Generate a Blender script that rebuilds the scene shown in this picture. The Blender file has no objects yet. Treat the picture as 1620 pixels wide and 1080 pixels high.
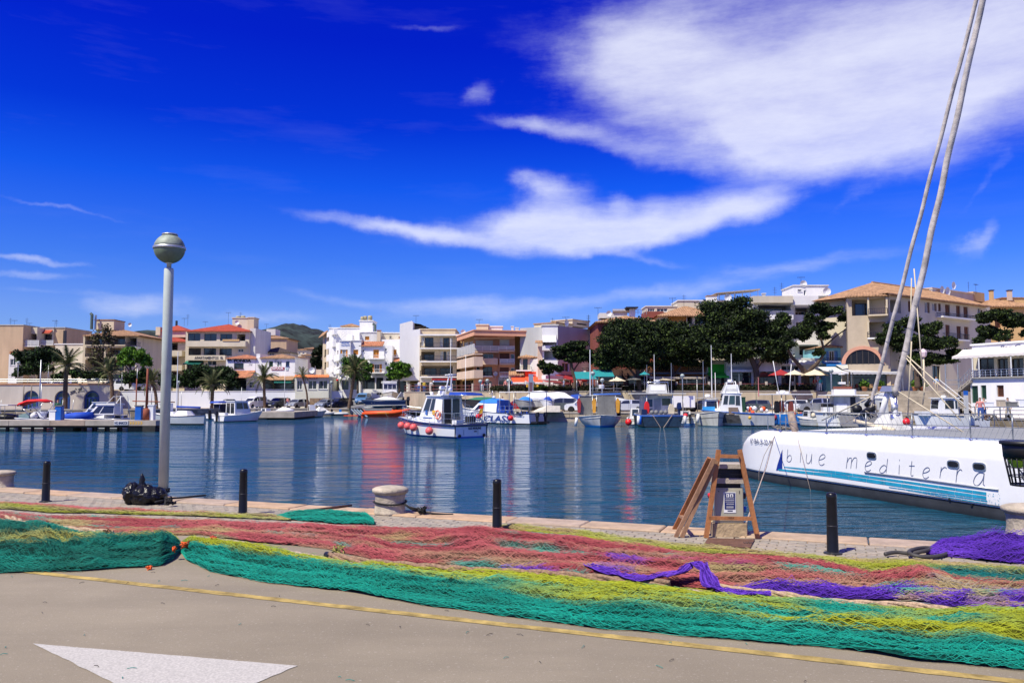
import bpy,math,random,colorsys
import numpy as np
from mathutils import Vector,Matrix,noise as mnoise
rad=math.radians
sc=bpy.context.scene
COL=sc.collection
rnd=random.Random(11)
# - camera
EYE=1.75
WATER=-1.10
F=1300.0
PITCH=math.atan(88.0/F)
cam_d=bpy.data.cameras.new("camera")
cam=bpy.data.objects.new("camera",cam_d)
COL.objects.link(cam)
cam.location=(0,0,EYE)
cam.rotation_euler=(rad(90)+PITCH,0,0)
cam_d.sensor_width=36.0
cam_d.lens=36.0*F/1620.0
cam_d.clip_start=0.1
cam_d.clip_end=9000
sc.camera=cam
# - light
SUN_EL,SUN_AZ=rad(55),math.atan2(-0.72,-0.69)
SUN_DIR=Vector((-0.72,-0.69,0)).normalized()*math.cos(SUN_EL)+Vector((0,0,math.sin(SUN_EL)))
sun_d=bpy.data.lights.new("sun",'SUN')
sun_d.energy=5.0
sun_d.angle=rad(0.5)
sun_d.color=(1.0,0.94,0.76)
sun=bpy.data.objects.new("sun",sun_d)
COL.objects.link(sun)
sun.rotation_euler=SUN_DIR.to_track_quat('Z','Y').to_euler()
sun.location=(0,0,60)
sc.view_settings.view_transform='Standard'
sc.view_settings.look='None'
sc.view_settings.exposure=0.34
sc.view_settings.gamma=1.0
sc.view_settings.use_curve_mapping=False
sc.render.engine='CYCLES'
# - world
world=bpy.data.worlds.new("World")
sc.world=world
world.use_nodes=True
def build_world():
 nt=world.node_tree
 N,L=nt.nodes,nt.links
 N.clear()
 out=N.new('ShaderNodeOutputWorld')
 bg=N.new('ShaderNodeBackground')
 bg.inputs['Strength'].default_value=0.12
 L.new(bg.outputs[0],out.inputs[0])
 tc=N.new('ShaderNodeTexCoord')
 sky=N.new('ShaderNodeTexSky')
 sky.sky_type='NISHITA'
 sky.sun_disc=False
 sky.sun_elevation=SUN_EL
 sky.sun_rotation=math.atan2(SUN_DIR.x,SUN_DIR.y)
 sky.air_density=1.0
 sky.dust_density=0.4
 sky.ozone_density=3.0
 sep=N.new('ShaderNodeSeparateXYZ')
 L.new(tc.outputs['Generated'],sep.inputs[0])
 def math_(op,a,b=None,c=None,clamp=False):
  n=N.new('ShaderNodeMath');n.operation=op;n.use_clamp=clamp
  for i,v in enumerate((a,b,c)):
   if v is None:continue
   if isinstance(v,(int,float)):n.inputs[i].default_value=v
   else:L.new(v,n.inputs[i])
  return n.outputs[0]
 az=math_('ARCTAN2',sep.outputs[0],sep.outputs[1])
 el=math_('ARCSINE',sep.outputs[2])
 elr=math_('DIVIDE',el,rad(60),clamp=True)
 ramp=N.new('ShaderNodeValToRGB')
 L.new(elr,ramp.inputs[0])
 stops=SKY_STOPS
 els=ramp.color_ramp.elements
 while len(els)>1:els.remove(els[-1])
 els[0].position=stops[0][0]/60;els[0].color=(*[v/2 for v in stops[0][1]],1)
 for e,c in stops[1:]:
  q=els.new(e/60);q.color=(*[v/2 for v in c],1)
 mul=N.new('ShaderNodeMix');mul.data_type='RGBA';mul.blend_type='MULTIPLY'
 mul.inputs['Factor'].default_value=1.0
 mul.clamp_result=False
 L.new(sky.outputs[0],mul.inputs['A']);L.new(ramp.outputs[0],mul.inputs['B'])
 dbl=N.new('ShaderNodeVectorMath');dbl.operation='SCALE';dbl.inputs['Scale'].default_value=1.5
 L.new(mul.outputs['Result'],dbl.inputs[0])
# ---- clouds, laid out by azimuth and elevation
 comb=N.new('ShaderNodeCombineXYZ')
 L.new(az,comb.inputs[0]);L.new(el,comb.inputs[1])
 def noise_(scale,detail,rough,sx=1,sy=1,off=0.0,rz=0.0):
  mp=N.new('ShaderNodeMapping')
  mp.inputs['Scale'].default_value=(sx,sy,1);mp.inputs['Location'].default_value=(off,off*.7,0)
  mp.inputs['Rotation'].default_value=(0,0,rz)
  L.new(comb.outputs[0],mp.inputs[0])
  nn=N.new('ShaderNodeTexNoise');nn.inputs['Scale'].default_value=scale
  nn.inputs['Detail'].default_value=detail;nn.inputs['Roughness'].default_value=rough
  L.new(mp.outputs[0],nn.inputs['Vector'])
  return nn
 warp=noise_(9,6,.6)
 wv=N.new('ShaderNodeVectorMath');wv.operation='SUBTRACT';wv.inputs[1].default_value=(.5,.5,.5)
 L.new(warp.outputs['Color'],wv.inputs[0])
 ws=N.new('ShaderNodeVectorMath');ws.operation='MULTIPLY';ws.inputs[1].default_value=(.11,.035,0)
 L.new(wv.outputs[0],ws.inputs[0])
 wa=N.new('ShaderNodeVectorMath');wa.operation='ADD'
 L.new(comb.outputs[0],wa.inputs[0]);L.new(ws.outputs[0],wa.inputs[1])
 total=None
 for(px,py,rx,ry,rot,w)in CLOUDS:
  a=math.atan((px-810)/F);e=math.atan((628-py)/F*math.cos(a))
  mp=N.new('ShaderNodeMapping');mp.vector_type='TEXTURE'
  mp.inputs['Location'].default_value=(a,e,0)
  mp.inputs['Rotation'].default_value=(0,0,rad(rot))
  mp.inputs['Scale'].default_value=(rx/F*1.5,ry/F*1.5,1)
  L.new(wa.outputs[0],mp.inputs[0])
  ln=N.new('ShaderNodeVectorMath');ln.operation='LENGTH'
  L.new(mp.outputs[0],ln.inputs[0])
  mr=N.new('ShaderNodeMapRange');mr.interpolation_type='SMOOTHSTEP'
  mr.inputs['From Min'].default_value=1.0;mr.inputs['From Max'].default_value=0.0
  mr.inputs['To Min'].default_value=0;mr.inputs['To Max'].default_value=w
  L.new(ln.outputs['Value'],mr.inputs['Value'])
  total=mr.outputs[0]if total is None else math_('ADD',total,mr.outputs[0])
 total=math_('MINIMUM',total,1.25)
 streak=noise_(3.0,11,.60,sx=1.5,sy=7,rz=rad(-10))
 fine=noise_(10,10,.72,sx=1,sy=3.5,off=3.0,rz=rad(-14))
 dens=math_('MULTIPLY_ADD',math_('SUBTRACT',streak.outputs[0],.5),.85,total)
 dens=math_('MULTIPLY_ADD',math_('SUBTRACT',fine.outputs[0],.5),0.75,dens)
 mr=N.new('ShaderNodeMapRange');mr.interpolation_type='SMOOTHSTEP'
 mr.inputs['From Min'].default_value=.10;mr.inputs['From Max'].default_value=1.6
 mr.inputs['To Min'].default_value=0;mr.inputs['To Max'].default_value=.84
 L.new(dens,mr.inputs['Value'])
 gate=math_('MULTIPLY',mr.outputs[0],math_('MULTIPLY',total,2.2,clamp=True))
 wisp=N.new('ShaderNodeMapRange');wisp.interpolation_type='SMOOTHSTEP'
 wisp.inputs['From Min'].default_value=.46;wisp.inputs['From Max'].default_value=.68
 wisp.inputs['To Max'].default_value=.5
 w2=noise_(1.6,9,.6,sx=1.0,sy=2.6,off=7.3)
 L.new(w2.outputs[0],wisp.inputs['Value'])
 oa=N.new('ShaderNodeMapRange');oa.interpolation_type='SMOOTHSTEP';L.new(math_('ABSOLUTE',az),oa.inputs['Value'])
 oa.inputs['From Min'].default_value=rad(37);oa.inputs['From Max'].default_value=rad(60)
 oe=N.new('ShaderNodeMapRange');oe.interpolation_type='SMOOTHSTEP';L.new(el,oe.inputs['Value'])
 oe.inputs['From Min'].default_value=rad(27);oe.inputs['From Max'].default_value=rad(42)
 faint=N.new('ShaderNodeMapRange');faint.inputs['From Min'].default_value=.55;faint.inputs['From Max'].default_value=.8;faint.inputs['To Max'].default_value=.035
 L.new(noise_(2.6,9,.62,sx=1.0,sy=6,off=1.3).outputs[0],faint.inputs['Value'])
 cov=math_('MAXIMUM',math_('MAXIMUM',gate,faint.outputs[0]),math_('MULTIPLY',wisp.outputs[0],math_('MAXIMUM',oa.outputs[0],oe.outputs[0])))
 mix=N.new('ShaderNodeMix');mix.data_type='RGBA';mix.clamp_result=False
 L.new(cov,mix.inputs['Factor'])
 L.new(dbl.outputs[0],mix.inputs['A'])
 mix.inputs['B'].default_value=(5.9,6.1,7.0,1)
 L.new(mix.outputs['Result'],bg.inputs['Color'])
SKY_STOPS=[(0,(.55,.75,1.25)),(5.6,(.41,.60,1.32)),(8.7,(.20,.47,1.38)),(14.2,(.035,.30,1.55)),(18.2,(.008,.135,1.42)),(23.6,(.006,.065,1.4)),(60,(.004,.05,1.4))]
CLOUDS=[(1330,40,440,150,-4,.85),(1130,140,260,90,-12,.75),(1235,235,120,60,0,.8),(1500,120,280,110,10,.85),(1000,60,120,60,20,.5),(1420,195,170,55,12,.6),(830,184,90,13,-8,.75),(930,205,90,22,-14,.6),(1040,235,90,25,-16,.4),(850,368,250,32,0,.95),(620,358,160,15,-8,.85),(870,325,90,50,12,.95),(850,283,46,18,-10,.6),(1060,335,140,36,3,.95),(1185,328,85,24,4,.85),(950,380,140,24,6,.7),(985,312,26,18,40,.4),(748,132,42,18,15,.6),(680,26,70,6,0,.4),(90,326,90,5,-12,.5),(50,410,80,6,-4,.7),(40,432,90,7,0,.6),(60,456,90,6,0,.4),(215,482,90,22,5,.75),(740,490,190,24,0,.72),(1250,424,260,18,6,.55),(420,500,120,12,0,.5),(1000,470,200,14,4,.45),(1545,372,60,18,52,.5),(1345,325,50,14,35,.35),(1020,410,100,9,-8,.4),(500,470,110,10,-6,.35),(1550,300,60,10,50,.3)]
build_world()
# - pixel -> place helpers (used only to read positions off the photograph)
CP,SP=math.cos(PITCH),math.sin(PITCH)
def ray(px,py):
 a,b=px-810.0,540.0-py
 return Vector((a,F*CP-b*SP,F*SP+b*CP))
def at_d(px,py,Y):
 r=ray(px,py);k=Y/r.y
 return Vector((r.x*k,Y,EYE+r.z*k))
def at_z(px,py,z=0.0):
 r=ray(px,py);k=(z-EYE)/r.z
 return Vector((r.x*k,r.y*k,z))
def gx(px,Y):
 return at_d(px,628,Y).x
# - materials
MATS={}
def mat(name,col,rough=.7,metal=0.0,var=.12,vscale=3.0,bump=0.0,bscale=30.0,spec=.5,attr=None,trans=0.0,ior=1.45,streak=False,coat=0.0,alpha=1.0,coords='Object',sub=0.0):
 if name in MATS:return MATS[name]
 m=bpy.data.materials.new(name);m.use_nodes=True
 nt=m.node_tree;N,L=nt.nodes,nt.links
 p=N['Principled BSDF']
 p.inputs['Roughness'].default_value=rough
 p.inputs['Metallic'].default_value=metal
 p.inputs['Specular IOR Level'].default_value=spec
 p.inputs['Transmission Weight'].default_value=trans
 p.inputs['IOR'].default_value=ior
 p.inputs['Coat Weight'].default_value=coat
 p.inputs['Alpha'].default_value=alpha
 tc=N.new('ShaderNodeTexCoord')
 src=None
 if attr:
  a=N.new('ShaderNodeAttribute');a.attribute_name=attr;src=a.outputs['Color']
 if var>0:
  mp=N.new('ShaderNodeMapping');L.new(tc.outputs[coords],mp.inputs[0])
  if streak:mp.inputs['Scale'].default_value=(1,1,.18)
  nz=N.new('ShaderNodeTexNoise');nz.inputs['Scale'].default_value=vscale
  nz.inputs['Detail'].default_value=6;nz.inputs['Roughness'].default_value=.65
  L.new(mp.outputs[0],nz.inputs['Vector'])
  mr=N.new('ShaderNodeMapRange');mr.inputs['From Min'].default_value=.3;mr.inputs['From Max'].default_value=.7
  mr.inputs['To Min'].default_value=1-var*1.6;mr.inputs['To Max'].default_value=1+var*.5
  L.new(nz.outputs[0],mr.inputs[0])
  mx=N.new('ShaderNodeMix');mx.data_type='RGBA';mx.blend_type='MULTIPLY';mx.inputs['Factor'].default_value=1
  if src:L.new(src,mx.inputs['A'])
  else:mx.inputs['A'].default_value=(*col,1)
  L.new(mr.outputs[0],mx.inputs['B'])
  L.new(mx.outputs['Result'],p.inputs['Base Color'])
 elif src:L.new(src,p.inputs['Base Color'])
 else:p.inputs['Base Color'].default_value=(*col,1)
 if bump>0:
  nb=N.new('ShaderNodeTexNoise');nb.inputs['Scale'].default_value=bscale;nb.inputs['Detail'].default_value=5
  L.new(tc.outputs[coords],nb.inputs['Vector'])
  b=N.new('ShaderNodeBump');b.inputs['Strength'].default_value=bump;b.inputs['Distance'].default_value=.02
  L.new(nb.outputs[0],b.inputs['Height']);L.new(b.outputs[0],p.inputs['Normal'])
 MATS[name]=m
 return m
WHITE=mat('white_render',(.80,.79,.76),.85,var=.10,vscale=.35,streak=True,bump=.15,bscale=8)
WHITE2=mat('old_white_render',(.66,.65,.62),.85,var=.16,vscale=.5,streak=True,bump=.15,bscale=8)
CREAM=mat('cream_render',(.62,.52,.36),.85,var=.12,vscale=.4,streak=True)
PALE=mat('pale_cream_render',(.64,.57,.43),.85,var=.12,vscale=.4,streak=True)
BEIGE=mat('beige_render',(.50,.36,.23),.9,var=.15,vscale=.5,streak=True)
SALMON=mat('salmon_render',(.70,.36,.22),.85,var=.12,vscale=.5,streak=True)
OCHRE=mat('ochre_render',(.62,.40,.18),.85,var=.14,vscale=.5,streak=True)
REDW=mat('red_render',(.24,.065,.045),.85,var=.15,vscale=.5)
PINKW=mat('pinkish_render',(.64,.49,.37),.85,var=.12,vscale=.5,streak=True)
GREYW=mat('grey_render',(.42,.43,.42),.85,var=.12,vscale=.5,streak=True)
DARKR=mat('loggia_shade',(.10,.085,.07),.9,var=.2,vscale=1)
STONE=mat('stone_wall',(.46,.37,.25),.9,var=.3,vscale=1.6,bump=.6,bscale=5)
TILE=mat('roof_tile',(.50,.20,.10),.85,var=.35,vscale=2.0,bump=.4,bscale=8)
TILE2=mat('faded_roof_tile',(.42,.24,.125),.85,var=.35,vscale=2.0,bump=.4,bscale=8)
REDTILE=mat('red_roof_tile',(.45,.075,.035),.8,var=.25,vscale=1.5,bump=.4,bscale=8)
GLASS=mat('window_glass',(.02,.025,.03),.06,var=0,spec=.9)
DARKGLASS=mat('dark_interior',(.012,.012,.013),.35,var=.3,vscale=.8)
FRAMEW=mat('white_frame',(.75,.75,.73),.5,var=.05)
FRAMED=mat('dark_frame',(.05,.04,.035),.6,var=.1)
FRAMEB=mat('blue_frame',(.02,.06,.22),.5,var=.1)
ORSH=mat('orange_shutter',(.66,.27,.04),.7,var=.15,vscale=4)
BRSH=mat('brown_shutter',(.16,.06,.03),.7,var=.15)
GRSH=mat('green_shutter',(.03,.10,.06),.6,var=.15)
BLSH=mat('blue_shutter',(.12,.28,.55),.6,var=.1)
WHSH=mat('white_shutter',(.66,.66,.64),.6,var=.08)
METAL=mat('galvanised_metal',(.48,.50,.50),.4,.7,var=.12,vscale=5)
STEEL=mat('stainless_steel',(.62,.64,.66),.22,.9,var=.05)
DKMETAL=mat('dark_metal',(.04,.04,.045),.45,.4,var=.15)
REDRAIL=mat('red_painted_rail',(.16,.03,.03),.6,var=.1)
BLACK=mat('black_plastic',(.012,.012,.013),.45,var=.2,vscale=6)
RUBBER=mat('rubber',(.015,.015,.015),.8,var=.1)
GEL=mat('white_gelcoat',(.80,.80,.78),.22,var=.05,vscale=1.2,coat=.4)
GELD=mat('worn_white_paint',(.62,.62,.58),.45,var=.22,vscale=1.5,streak=True)
NAVY=mat('navy_paint',(.012,.022,.08),.3,var=.1,coat=.3)
BLUEP=mat('blue_paint',(.015,.12,.48),.35,var=.12,vscale=2)
SKYB=mat('light_blue_paint',(.04,.33,.72),.4,var=.1)
BLUEC=mat('blue_canvas',(.01,.055,.36),.8,var=.12)
REDC=mat('red_canvas',(.75,.02,.02),.8,var=.12)
REDB=mat('red_buoy_plastic',(.72,.02,.025),.35,var=.08)
PINKB=mat('pink_buoy_plastic',(.80,.13,.12),.45,var=.25,vscale=1.6)
ORANGE=mat('orange_rubber',(.85,.10,.015),.5,var=.12,vscale=2)
YELLOW=mat('yellow_paint',(.75,.42,.03),.5,var=.12)
OILSK=mat('yellow_oilskin',(.62,.30,.03),.6,var=.15)
GREYC=mat('grey_canvas',(.17,.17,.16),.85,var=.15,vscale=2)
WCANV=mat('white_canvas',(.74,.73,.70),.8,var=.1,vscale=2)
CRCANV=mat('cream_canvas',(.70,.60,.42),.8,var=.1,vscale=2)
TEALC=mat('teal_canvas',(.015,.25,.26),.8,var=.12)
GREENC=mat('green_canvas',(.05,.50,.04),.8,var=.12)
DKREDC=mat('dark_red_canvas',(.32,.02,.025),.8,var=.12)
ORREDC=mat('orange_red_canvas',(.80,.09,.025),.8,var=.1)
WOOD=mat('varnished_wood',(.42,.17,.06),.6,var=.28,vscale=9,streak=True,bump=.3)
DKWOOD=mat('dark_wood',(.07,.035,.02),.7,var=.3,vscale=3)
BARK=mat('bark',(.10,.07,.05),.95,var=.35,vscale=6,bump=.8,bscale=10)
PALMB=mat('palm_bark',(.16,.10,.06),.95,var=.35,vscale=6,bump=.9,bscale=9)
CONC=mat('concrete',(.42,.37,.30),.9,var=.2,vscale=1.2,bump=.3,bscale=20)
CONCG=mat('grey_concrete',(.34,.32,.28),.9,var=.2,vscale=1.2,bump=.3,bscale=20)
# - objects
def tag(o,label=None,cat=None,group=None,kind=None):
 if label:o['label']=label
 if cat:o['category']=cat
 if group:o['group']=group
 if kind:o['kind']=kind
 return o
def thing(name,label,cat,loc=(0,0,0),rz=0.0,group=None):
 o=bpy.data.objects.new(name,None);COL.objects.link(o)
 o.location=loc;o.rotation_euler=(0,0,rz)
 o.empty_display_size=.3
 return tag(o,label,cat,group)
def link(name,me,m,parent=None,loc=None):
 o=bpy.data.objects.new(name,me);COL.objects.link(o)
 if m is not None:
  if not me.materials:
   for q in(m if isinstance(m,(list,tuple))else[m]):me.materials.append(q)
 if parent:o.parent=parent
 if loc is not None:o.location=loc
 return o
def copy_tree(o,parent=None):
 c=o.copy();COL.objects.link(c);c.parent=parent
 for ch in o.children:copy_tree(ch,c)
 return c
class MB:
 def __init__(s):s.v=[];s.f=[];s.m=[]
 def add(s,vs,fs,mi=0):
  n=len(s.v);s.v+=[tuple(v)for v in vs]
  s.f+=[tuple(i+n for i in f)for f in fs];s.m+=[mi]*len(fs);return s
 def box(s,x0,y0,z0,x1,y1,z1,mi=0):
  if x0>x1:x0,x1=x1,x0
  if y0>y1:y0,y1=y1,y0
  if z0>z1:z0,z1=z1,z0
  return s.add([(x0,y0,z0),(x1,y0,z0),(x1,y1,z0),(x0,y1,z0),(x0,y0,z1),(x1,y0,z1),(x1,y1,z1),(x0,y1,z1)],[(0,3,2,1),(4,5,6,7),(0,1,5,4),(1,2,6,5),(2,3,7,6),(3,0,4,7)],mi)
 def hexa(s,p,mi=0):
  return s.add(p,[(0,3,2,1),(4,5,6,7),(0,1,5,4),(1,2,6,5),(2,3,7,6),(3,0,4,7)],mi)
 def cbox(s,c,sx,sy,sz,mi=0,b=0.0):
  if b<=0:return s.box(c[0]-sx/2,c[1]-sy/2,c[2],c[0]+sx/2,c[1]+sy/2,c[2]+sz,mi)
  X,Y=sx/2,sy/2
  poly=[(-X+b,-Y),(X-b,-Y),(X,-Y+b),(X,Y-b),(X-b,Y),(-X+b,Y),(-X,Y-b),(-X,-Y+b)]
  return s.prism([(c[0]+x,c[1]+y)for x,y in poly],c[2],c[2]+sz,mi)
 def prism(s,poly,z0,z1,mi=0):
  n=len(poly)
  vs=[(x,y,z0)for x,y in poly]+[(x,y,z1)for x,y in poly]
  return s.add(vs,[tuple(range(n-1,-1,-1)),tuple(range(n,2*n))]+[(i,(i+1)%n,n+(i+1)%n,n+i)for i in range(n)],mi)
 def prism_y(s,poly,y0,y1,mi=0):
  n=len(poly)
  vs=[(x,y0,z)for x,z in poly]+[(x,y1,z)for x,z in poly]
  return s.add(vs,[tuple(range(n)),tuple(range(2*n-1,n-1,-1))]+[(i,n+i,n+(i+1)%n,(i+1)%n)for i in range(n)],mi)
 def tube(s,pts,r,n=6,mi=0,cap=True,closed=False):
  pts=[Vector(p)for p in pts];m=len(pts)
  rs=r if isinstance(r,(list,tuple))else[r]*m
  rings=[];up=None
  for i,p in enumerate(pts):
   if closed:d=pts[(i+1)%m]-pts[i-1]
   else:d=pts[min(i+1,m-1)]-pts[max(i-1,0)]
   d=d.normalized()if d.length>1e-9 else Vector((0,0,1))
   if up is None:up=Vector((0,0,1))if abs(d.z)<.9 else Vector((1,0,0))
   a=d.cross(up)
   if a.length<1e-6:a=d.cross(Vector((0,1,0)))
   a.normalize();b=a.cross(d).normalized();up=b
   rings.append([p+(a*math.cos(2*math.pi*k/n)+b*math.sin(2*math.pi*k/n))*rs[i]for k in range(n)])
  vs=[v for rg in rings for v in rg];fs=[]
  for i in range(m if closed else m-1):
   j=(i+1)%m
   for k in range(n):fs.append((i*n+k,j*n+k,j*n+(k+1)%n,i*n+(k+1)%n))
  if cap and not closed:fs+=[tuple(range(n)),tuple(range(m*n-1,(m-1)*n-1,-1))]
  return s.add(vs,fs,mi)
 def lathe(s,prof,n=16,c=(0,0,0),mi=0,wob=None):
  vs=[];fs=[]
  for r,z in prof:
   for k in range(n):
    a=2*math.pi*k/n;q=r*(wob(a,z)if wob else 1)
    vs.append((c[0]+q*math.cos(a),c[1]+q*math.sin(a),c[2]+z))
  for i in range(len(prof)-1):
   for k in range(n):fs.append((i*n+k,i*n+(k+1)%n,(i+1)*n+(k+1)%n,(i+1)*n+k))
  fs+=[tuple(range(n-1,-1,-1)),tuple(range((len(prof)-1)*n,len(prof)*n))]
  return s.add(vs,fs,mi)
 def ball(s,c,r,n=12,mi=0,sz=1.0):
  m=n//2
  return s.lathe([(max(r*math.sin(math.pi*i/m),.001*r),-r*math.cos(math.pi*i/m)*sz)for i in range(m+1)],n,c,mi)
 def loft(s,rings,mi=0,closed=True,cap=True):
  n=len(rings[0]);vs=[v for rg in rings for v in rg];fs=[]
  for i in range(len(rings)-1):
   for k in range(n if closed else n-1):fs.append((i*n+k,i*n+(k+1)%n,(i+1)*n+(k+1)%n,(i+1)*n+k))
  if cap:fs+=[tuple(range(n-1,-1,-1)),tuple(range((len(rings)-1)*n,len(rings)*n))]
  return s.add(vs,fs,mi)
 def mesh(s,name,smooth=False):
  me=bpy.data.meshes.new(name);me.from_pydata(s.v,[],s.f)
  if any(s.m):me.polygons.foreach_set('material_index',s.m)
  if smooth:me.polygons.foreach_set('use_smooth',[True]*len(s.f))
  me.update();return me
 def build(s,name,m,parent=None,smooth=False,loc=None,label=None):
  o=link(name,s.mesh(name,smooth),m,parent,loc)
  if isinstance(m,(list,tuple))and False:pass
  if label:o['label']=label
  return o
def text_mesh(txt,size,width=None,font_offset=0.0,extrude=.004,shear=0.0,bold=0.0):
 cu=bpy.data.curves.new('lettering','FONT');cu.body=txt;cu.size=size;cu.extrude=extrude
 cu.align_x='LEFT';cu.shear=shear;cu.offset=bold;cu.resolution_u=3
 ob=bpy.data.objects.new('lettering',cu);COL.objects.link(ob)
 dg=bpy.context.evaluated_depsgraph_get()
 me=bpy.data.meshes.new_from_object(ob.evaluated_get(dg))
 bpy.data.objects.remove(ob);bpy.data.curves.remove(cu)
 co=np.empty(len(me.vertices)*3,'f');me.vertices.foreach_get('co',co);co=co.reshape(-1,3)
 co[:,0]-=co[:,0].min();co[:,1]-=co[:,1].min()
 w,h=co[:,0].max(),co[:,1].max()
 if width:co[:,0]*=width/w
 co[:,1]*=size/h
 me.vertices.foreach_set('co',co.ravel());me.update()
 return me
def lettering(txt,parent,m,u0,z0,u1,z1,y,shear=0.0,bold=0.0,name='lettering',rx=90,rz=0,origin=None):
 """flat letters standing in the parent's x-z plane, facing -y, between u0..u1 and z0..z1"""
 me=text_mesh(txt,z1-z0,abs(u1-u0),shear=shear,bold=bold)
 me.materials.clear()
 o=link(name,me,m,parent,(u0,y,z0));o.rotation_euler=(rad(rx),0,rad(rz))
 return o
#  SETTING
QO=Vector((0,12.1,0));QU=Vector((0.9285,-0.3714,0));QN=Vector((-0.3714,-0.9285,0))
QANG=math.atan2(QU.y,QU.x)
def Q(s,t,z=0.0):return QO+QU*s+QN*t+Vector((0,0,z))
def to_st(p):
 d=Vector((p[0],p[1],0))-QO
 return d.dot(QU),d.dot(QN)
def ground_mat(name,c1,c2,c3,big=.35,fine=180,bump=.35,speck=.25):
 m=bpy.data.materials.new(name);m.use_nodes=True
 nt=m.node_tree;N,L=nt.nodes,nt.links;p=N['Principled BSDF']
 tc=N.new('ShaderNodeTexCoord')
 def nz(scale,det,r=.6,sc3=None):
  n=N.new('ShaderNodeTexNoise');n.inputs['Scale'].default_value=scale;n.inputs['Detail'].default_value=det;n.inputs['Roughness'].default_value=r
  if sc3:
   mp=N.new('ShaderNodeMapping');mp.inputs['Scale'].default_value=sc3;mp.inputs['Rotation'].default_value=(0,0,-QANG)
   L.new(tc.outputs['Object'],mp.inputs[0]);L.new(mp.outputs[0],n.inputs['Vector'])
  else:L.new(tc.outputs['Object'],n.inputs['Vector'])
  return n.outputs[0]
 def rng(v,a,b):
  r=N.new('ShaderNodeMapRange');r.inputs['From Min'].default_value=a;r.inputs['From Max'].default_value=b;L.new(v,r.inputs[0]);return r.outputs[0]
 def mix(f,a,b,mode='MIX'):
  x=N.new('ShaderNodeMix');x.data_type='RGBA';x.blend_type=mode
  for s_,v in(('Factor',f),('A',a),('B',b)):
   if isinstance(v,tuple):x.inputs[s_].default_value=(*v,1)
   elif isinstance(v,float):x.inputs[s_].default_value=v
   else:L.new(v,x.inputs[s_])
  return x.outputs['Result']
 big_=rng(nz(big,7,.62),.35,.68)
 st=rng(nz(.9,8,.7,(.35,1.4,1)),.42,.75)
 grain=rng(nz(fine,3,.8),.3,.7)
 dots=rng(nz(fine*.35,2,.5),.62,.72)
 c=mix(big_,c1,c2)
 c=mix(mix(.0,(0.,0.,0.),(0.,0.,0.))if False else st,c,mix(.55,c,c3))
 c=mix(.55,c,mix(grain,(.55,.52,.5),(1.25,1.25,1.25)),'MULTIPLY')
 d2=N.new('ShaderNodeMath');d2.operation='MULTIPLY';d2.inputs[1].default_value=speck;L.new(dots,d2.inputs[0])
 c=mix(d2.outputs[0],c,(.62,.58,.52))
 L.new(c,p.inputs['Base Color']);p.inputs['Roughness'].default_value=.9
 b=N.new('ShaderNodeBump');b.inputs['Strength'].default_value=bump;b.inputs['Distance'].default_value=.004
 L.new(nz(fine,3,.8),b.inputs['Height']);L.new(b.outputs[0],p.inputs['Normal'])
 MATS[name]=m;return m
ROAD=ground_mat('worn_roadway',(.23,.195,.133),(.31,.265,.183),(.175,.149,.102),fine=120,bump=.6)
BEDM=mat('mortar_bed',(.20,.165,.12),.95,var=.2,vscale=8)
MUDM=mat('sea_bed',(.06,.07,.05),.95,var=.2)
LANDM=ground_mat('harbour_concrete',(.42,.35,.27),(.50,.42,.33),(.36,.30,.24),fine=20,bump=.1)
PROM=ground_mat('promenade_paving',(.40,.34,.27),(.46,.40,.32),(.36,.31,.25),fine=20,bump=.1)
g=MB();g.add([(-4000,-1500,-3.2),(4000,-1500,-3.2),(4000,6000,-3.2),(-4000,6000,-3.2)],[(0,1,2,3)])
tag(g.build('ground',MUDM),kind='structure')
def water_material():
 m=bpy.data.materials.new('harbour_water');m.use_nodes=True
 nt=m.node_tree;N,L=nt.nodes,nt.links;p=N['Principled BSDF']
 p.inputs['Base Color'].default_value=(.006,.058,.100,1)
 p.inputs['Roughness'].default_value=.03;p.inputs['IOR'].default_value=1.33
 p.inputs['Specular IOR Level'].default_value=.5
 tc=N.new('ShaderNodeTexCoord')
 def nz(scale,sx,sy,det,rz,rough=.55):
  mp=N.new('ShaderNodeMapping');mp.inputs['Scale'].default_value=(sx,sy,1);mp.inputs['Rotation'].default_value=(0,0,rad(rz))
  L.new(tc.outputs['Object'],mp.inputs[0])
  n=N.new('ShaderNodeTexNoise');n.inputs['Scale'].default_value=scale;n.inputs['Detail'].default_value=det;n.inputs['Roughness'].default_value=rough
  n.inputs['Distortion'].default_value=.6
  L.new(mp.outputs[0],n.inputs['Vector']);return n.outputs[0]
 big=nz(.30,.4,1.3,4,6);a=nz(.9,.45,1.4,4,10);b_=nz(3.2,.5,1.3,4,-14);c=nz(9,.55,1.2,3,4)
 def mad(x,k,y):
  n=N.new('ShaderNodeMath');n.operation='MULTIPLY_ADD';L.new(x,n.inputs[0]);n.inputs[1].default_value=k
  if isinstance(y,float):n.inputs[2].default_value=y
  else:L.new(y,n.inputs[2])
  return n.outputs[0]
 h=mad(big,1.2,mad(a,.36,mad(b_,.13,mad(c,.028,0.0))))
 pt=nz(.055,.5,1.6,3,8)
 r=N.new('ShaderNodeMapRange');r.inputs['From Min'].default_value=.35;r.inputs['From Max'].default_value=.65
 r.inputs['To Min'].default_value=.45;r.inputs['To Max'].default_value=1.0;L.new(pt,r.inputs[0])
 b=N.new('ShaderNodeBump');b.inputs['Distance'].default_value=WATER_BUMP
 L.new(r.outputs[0],b.inputs['Strength']);L.new(h,b.inputs['Height']);L.new(b.outputs[0],p.inputs['Normal'])
 return m
WATER_BUMP=1.0
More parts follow.
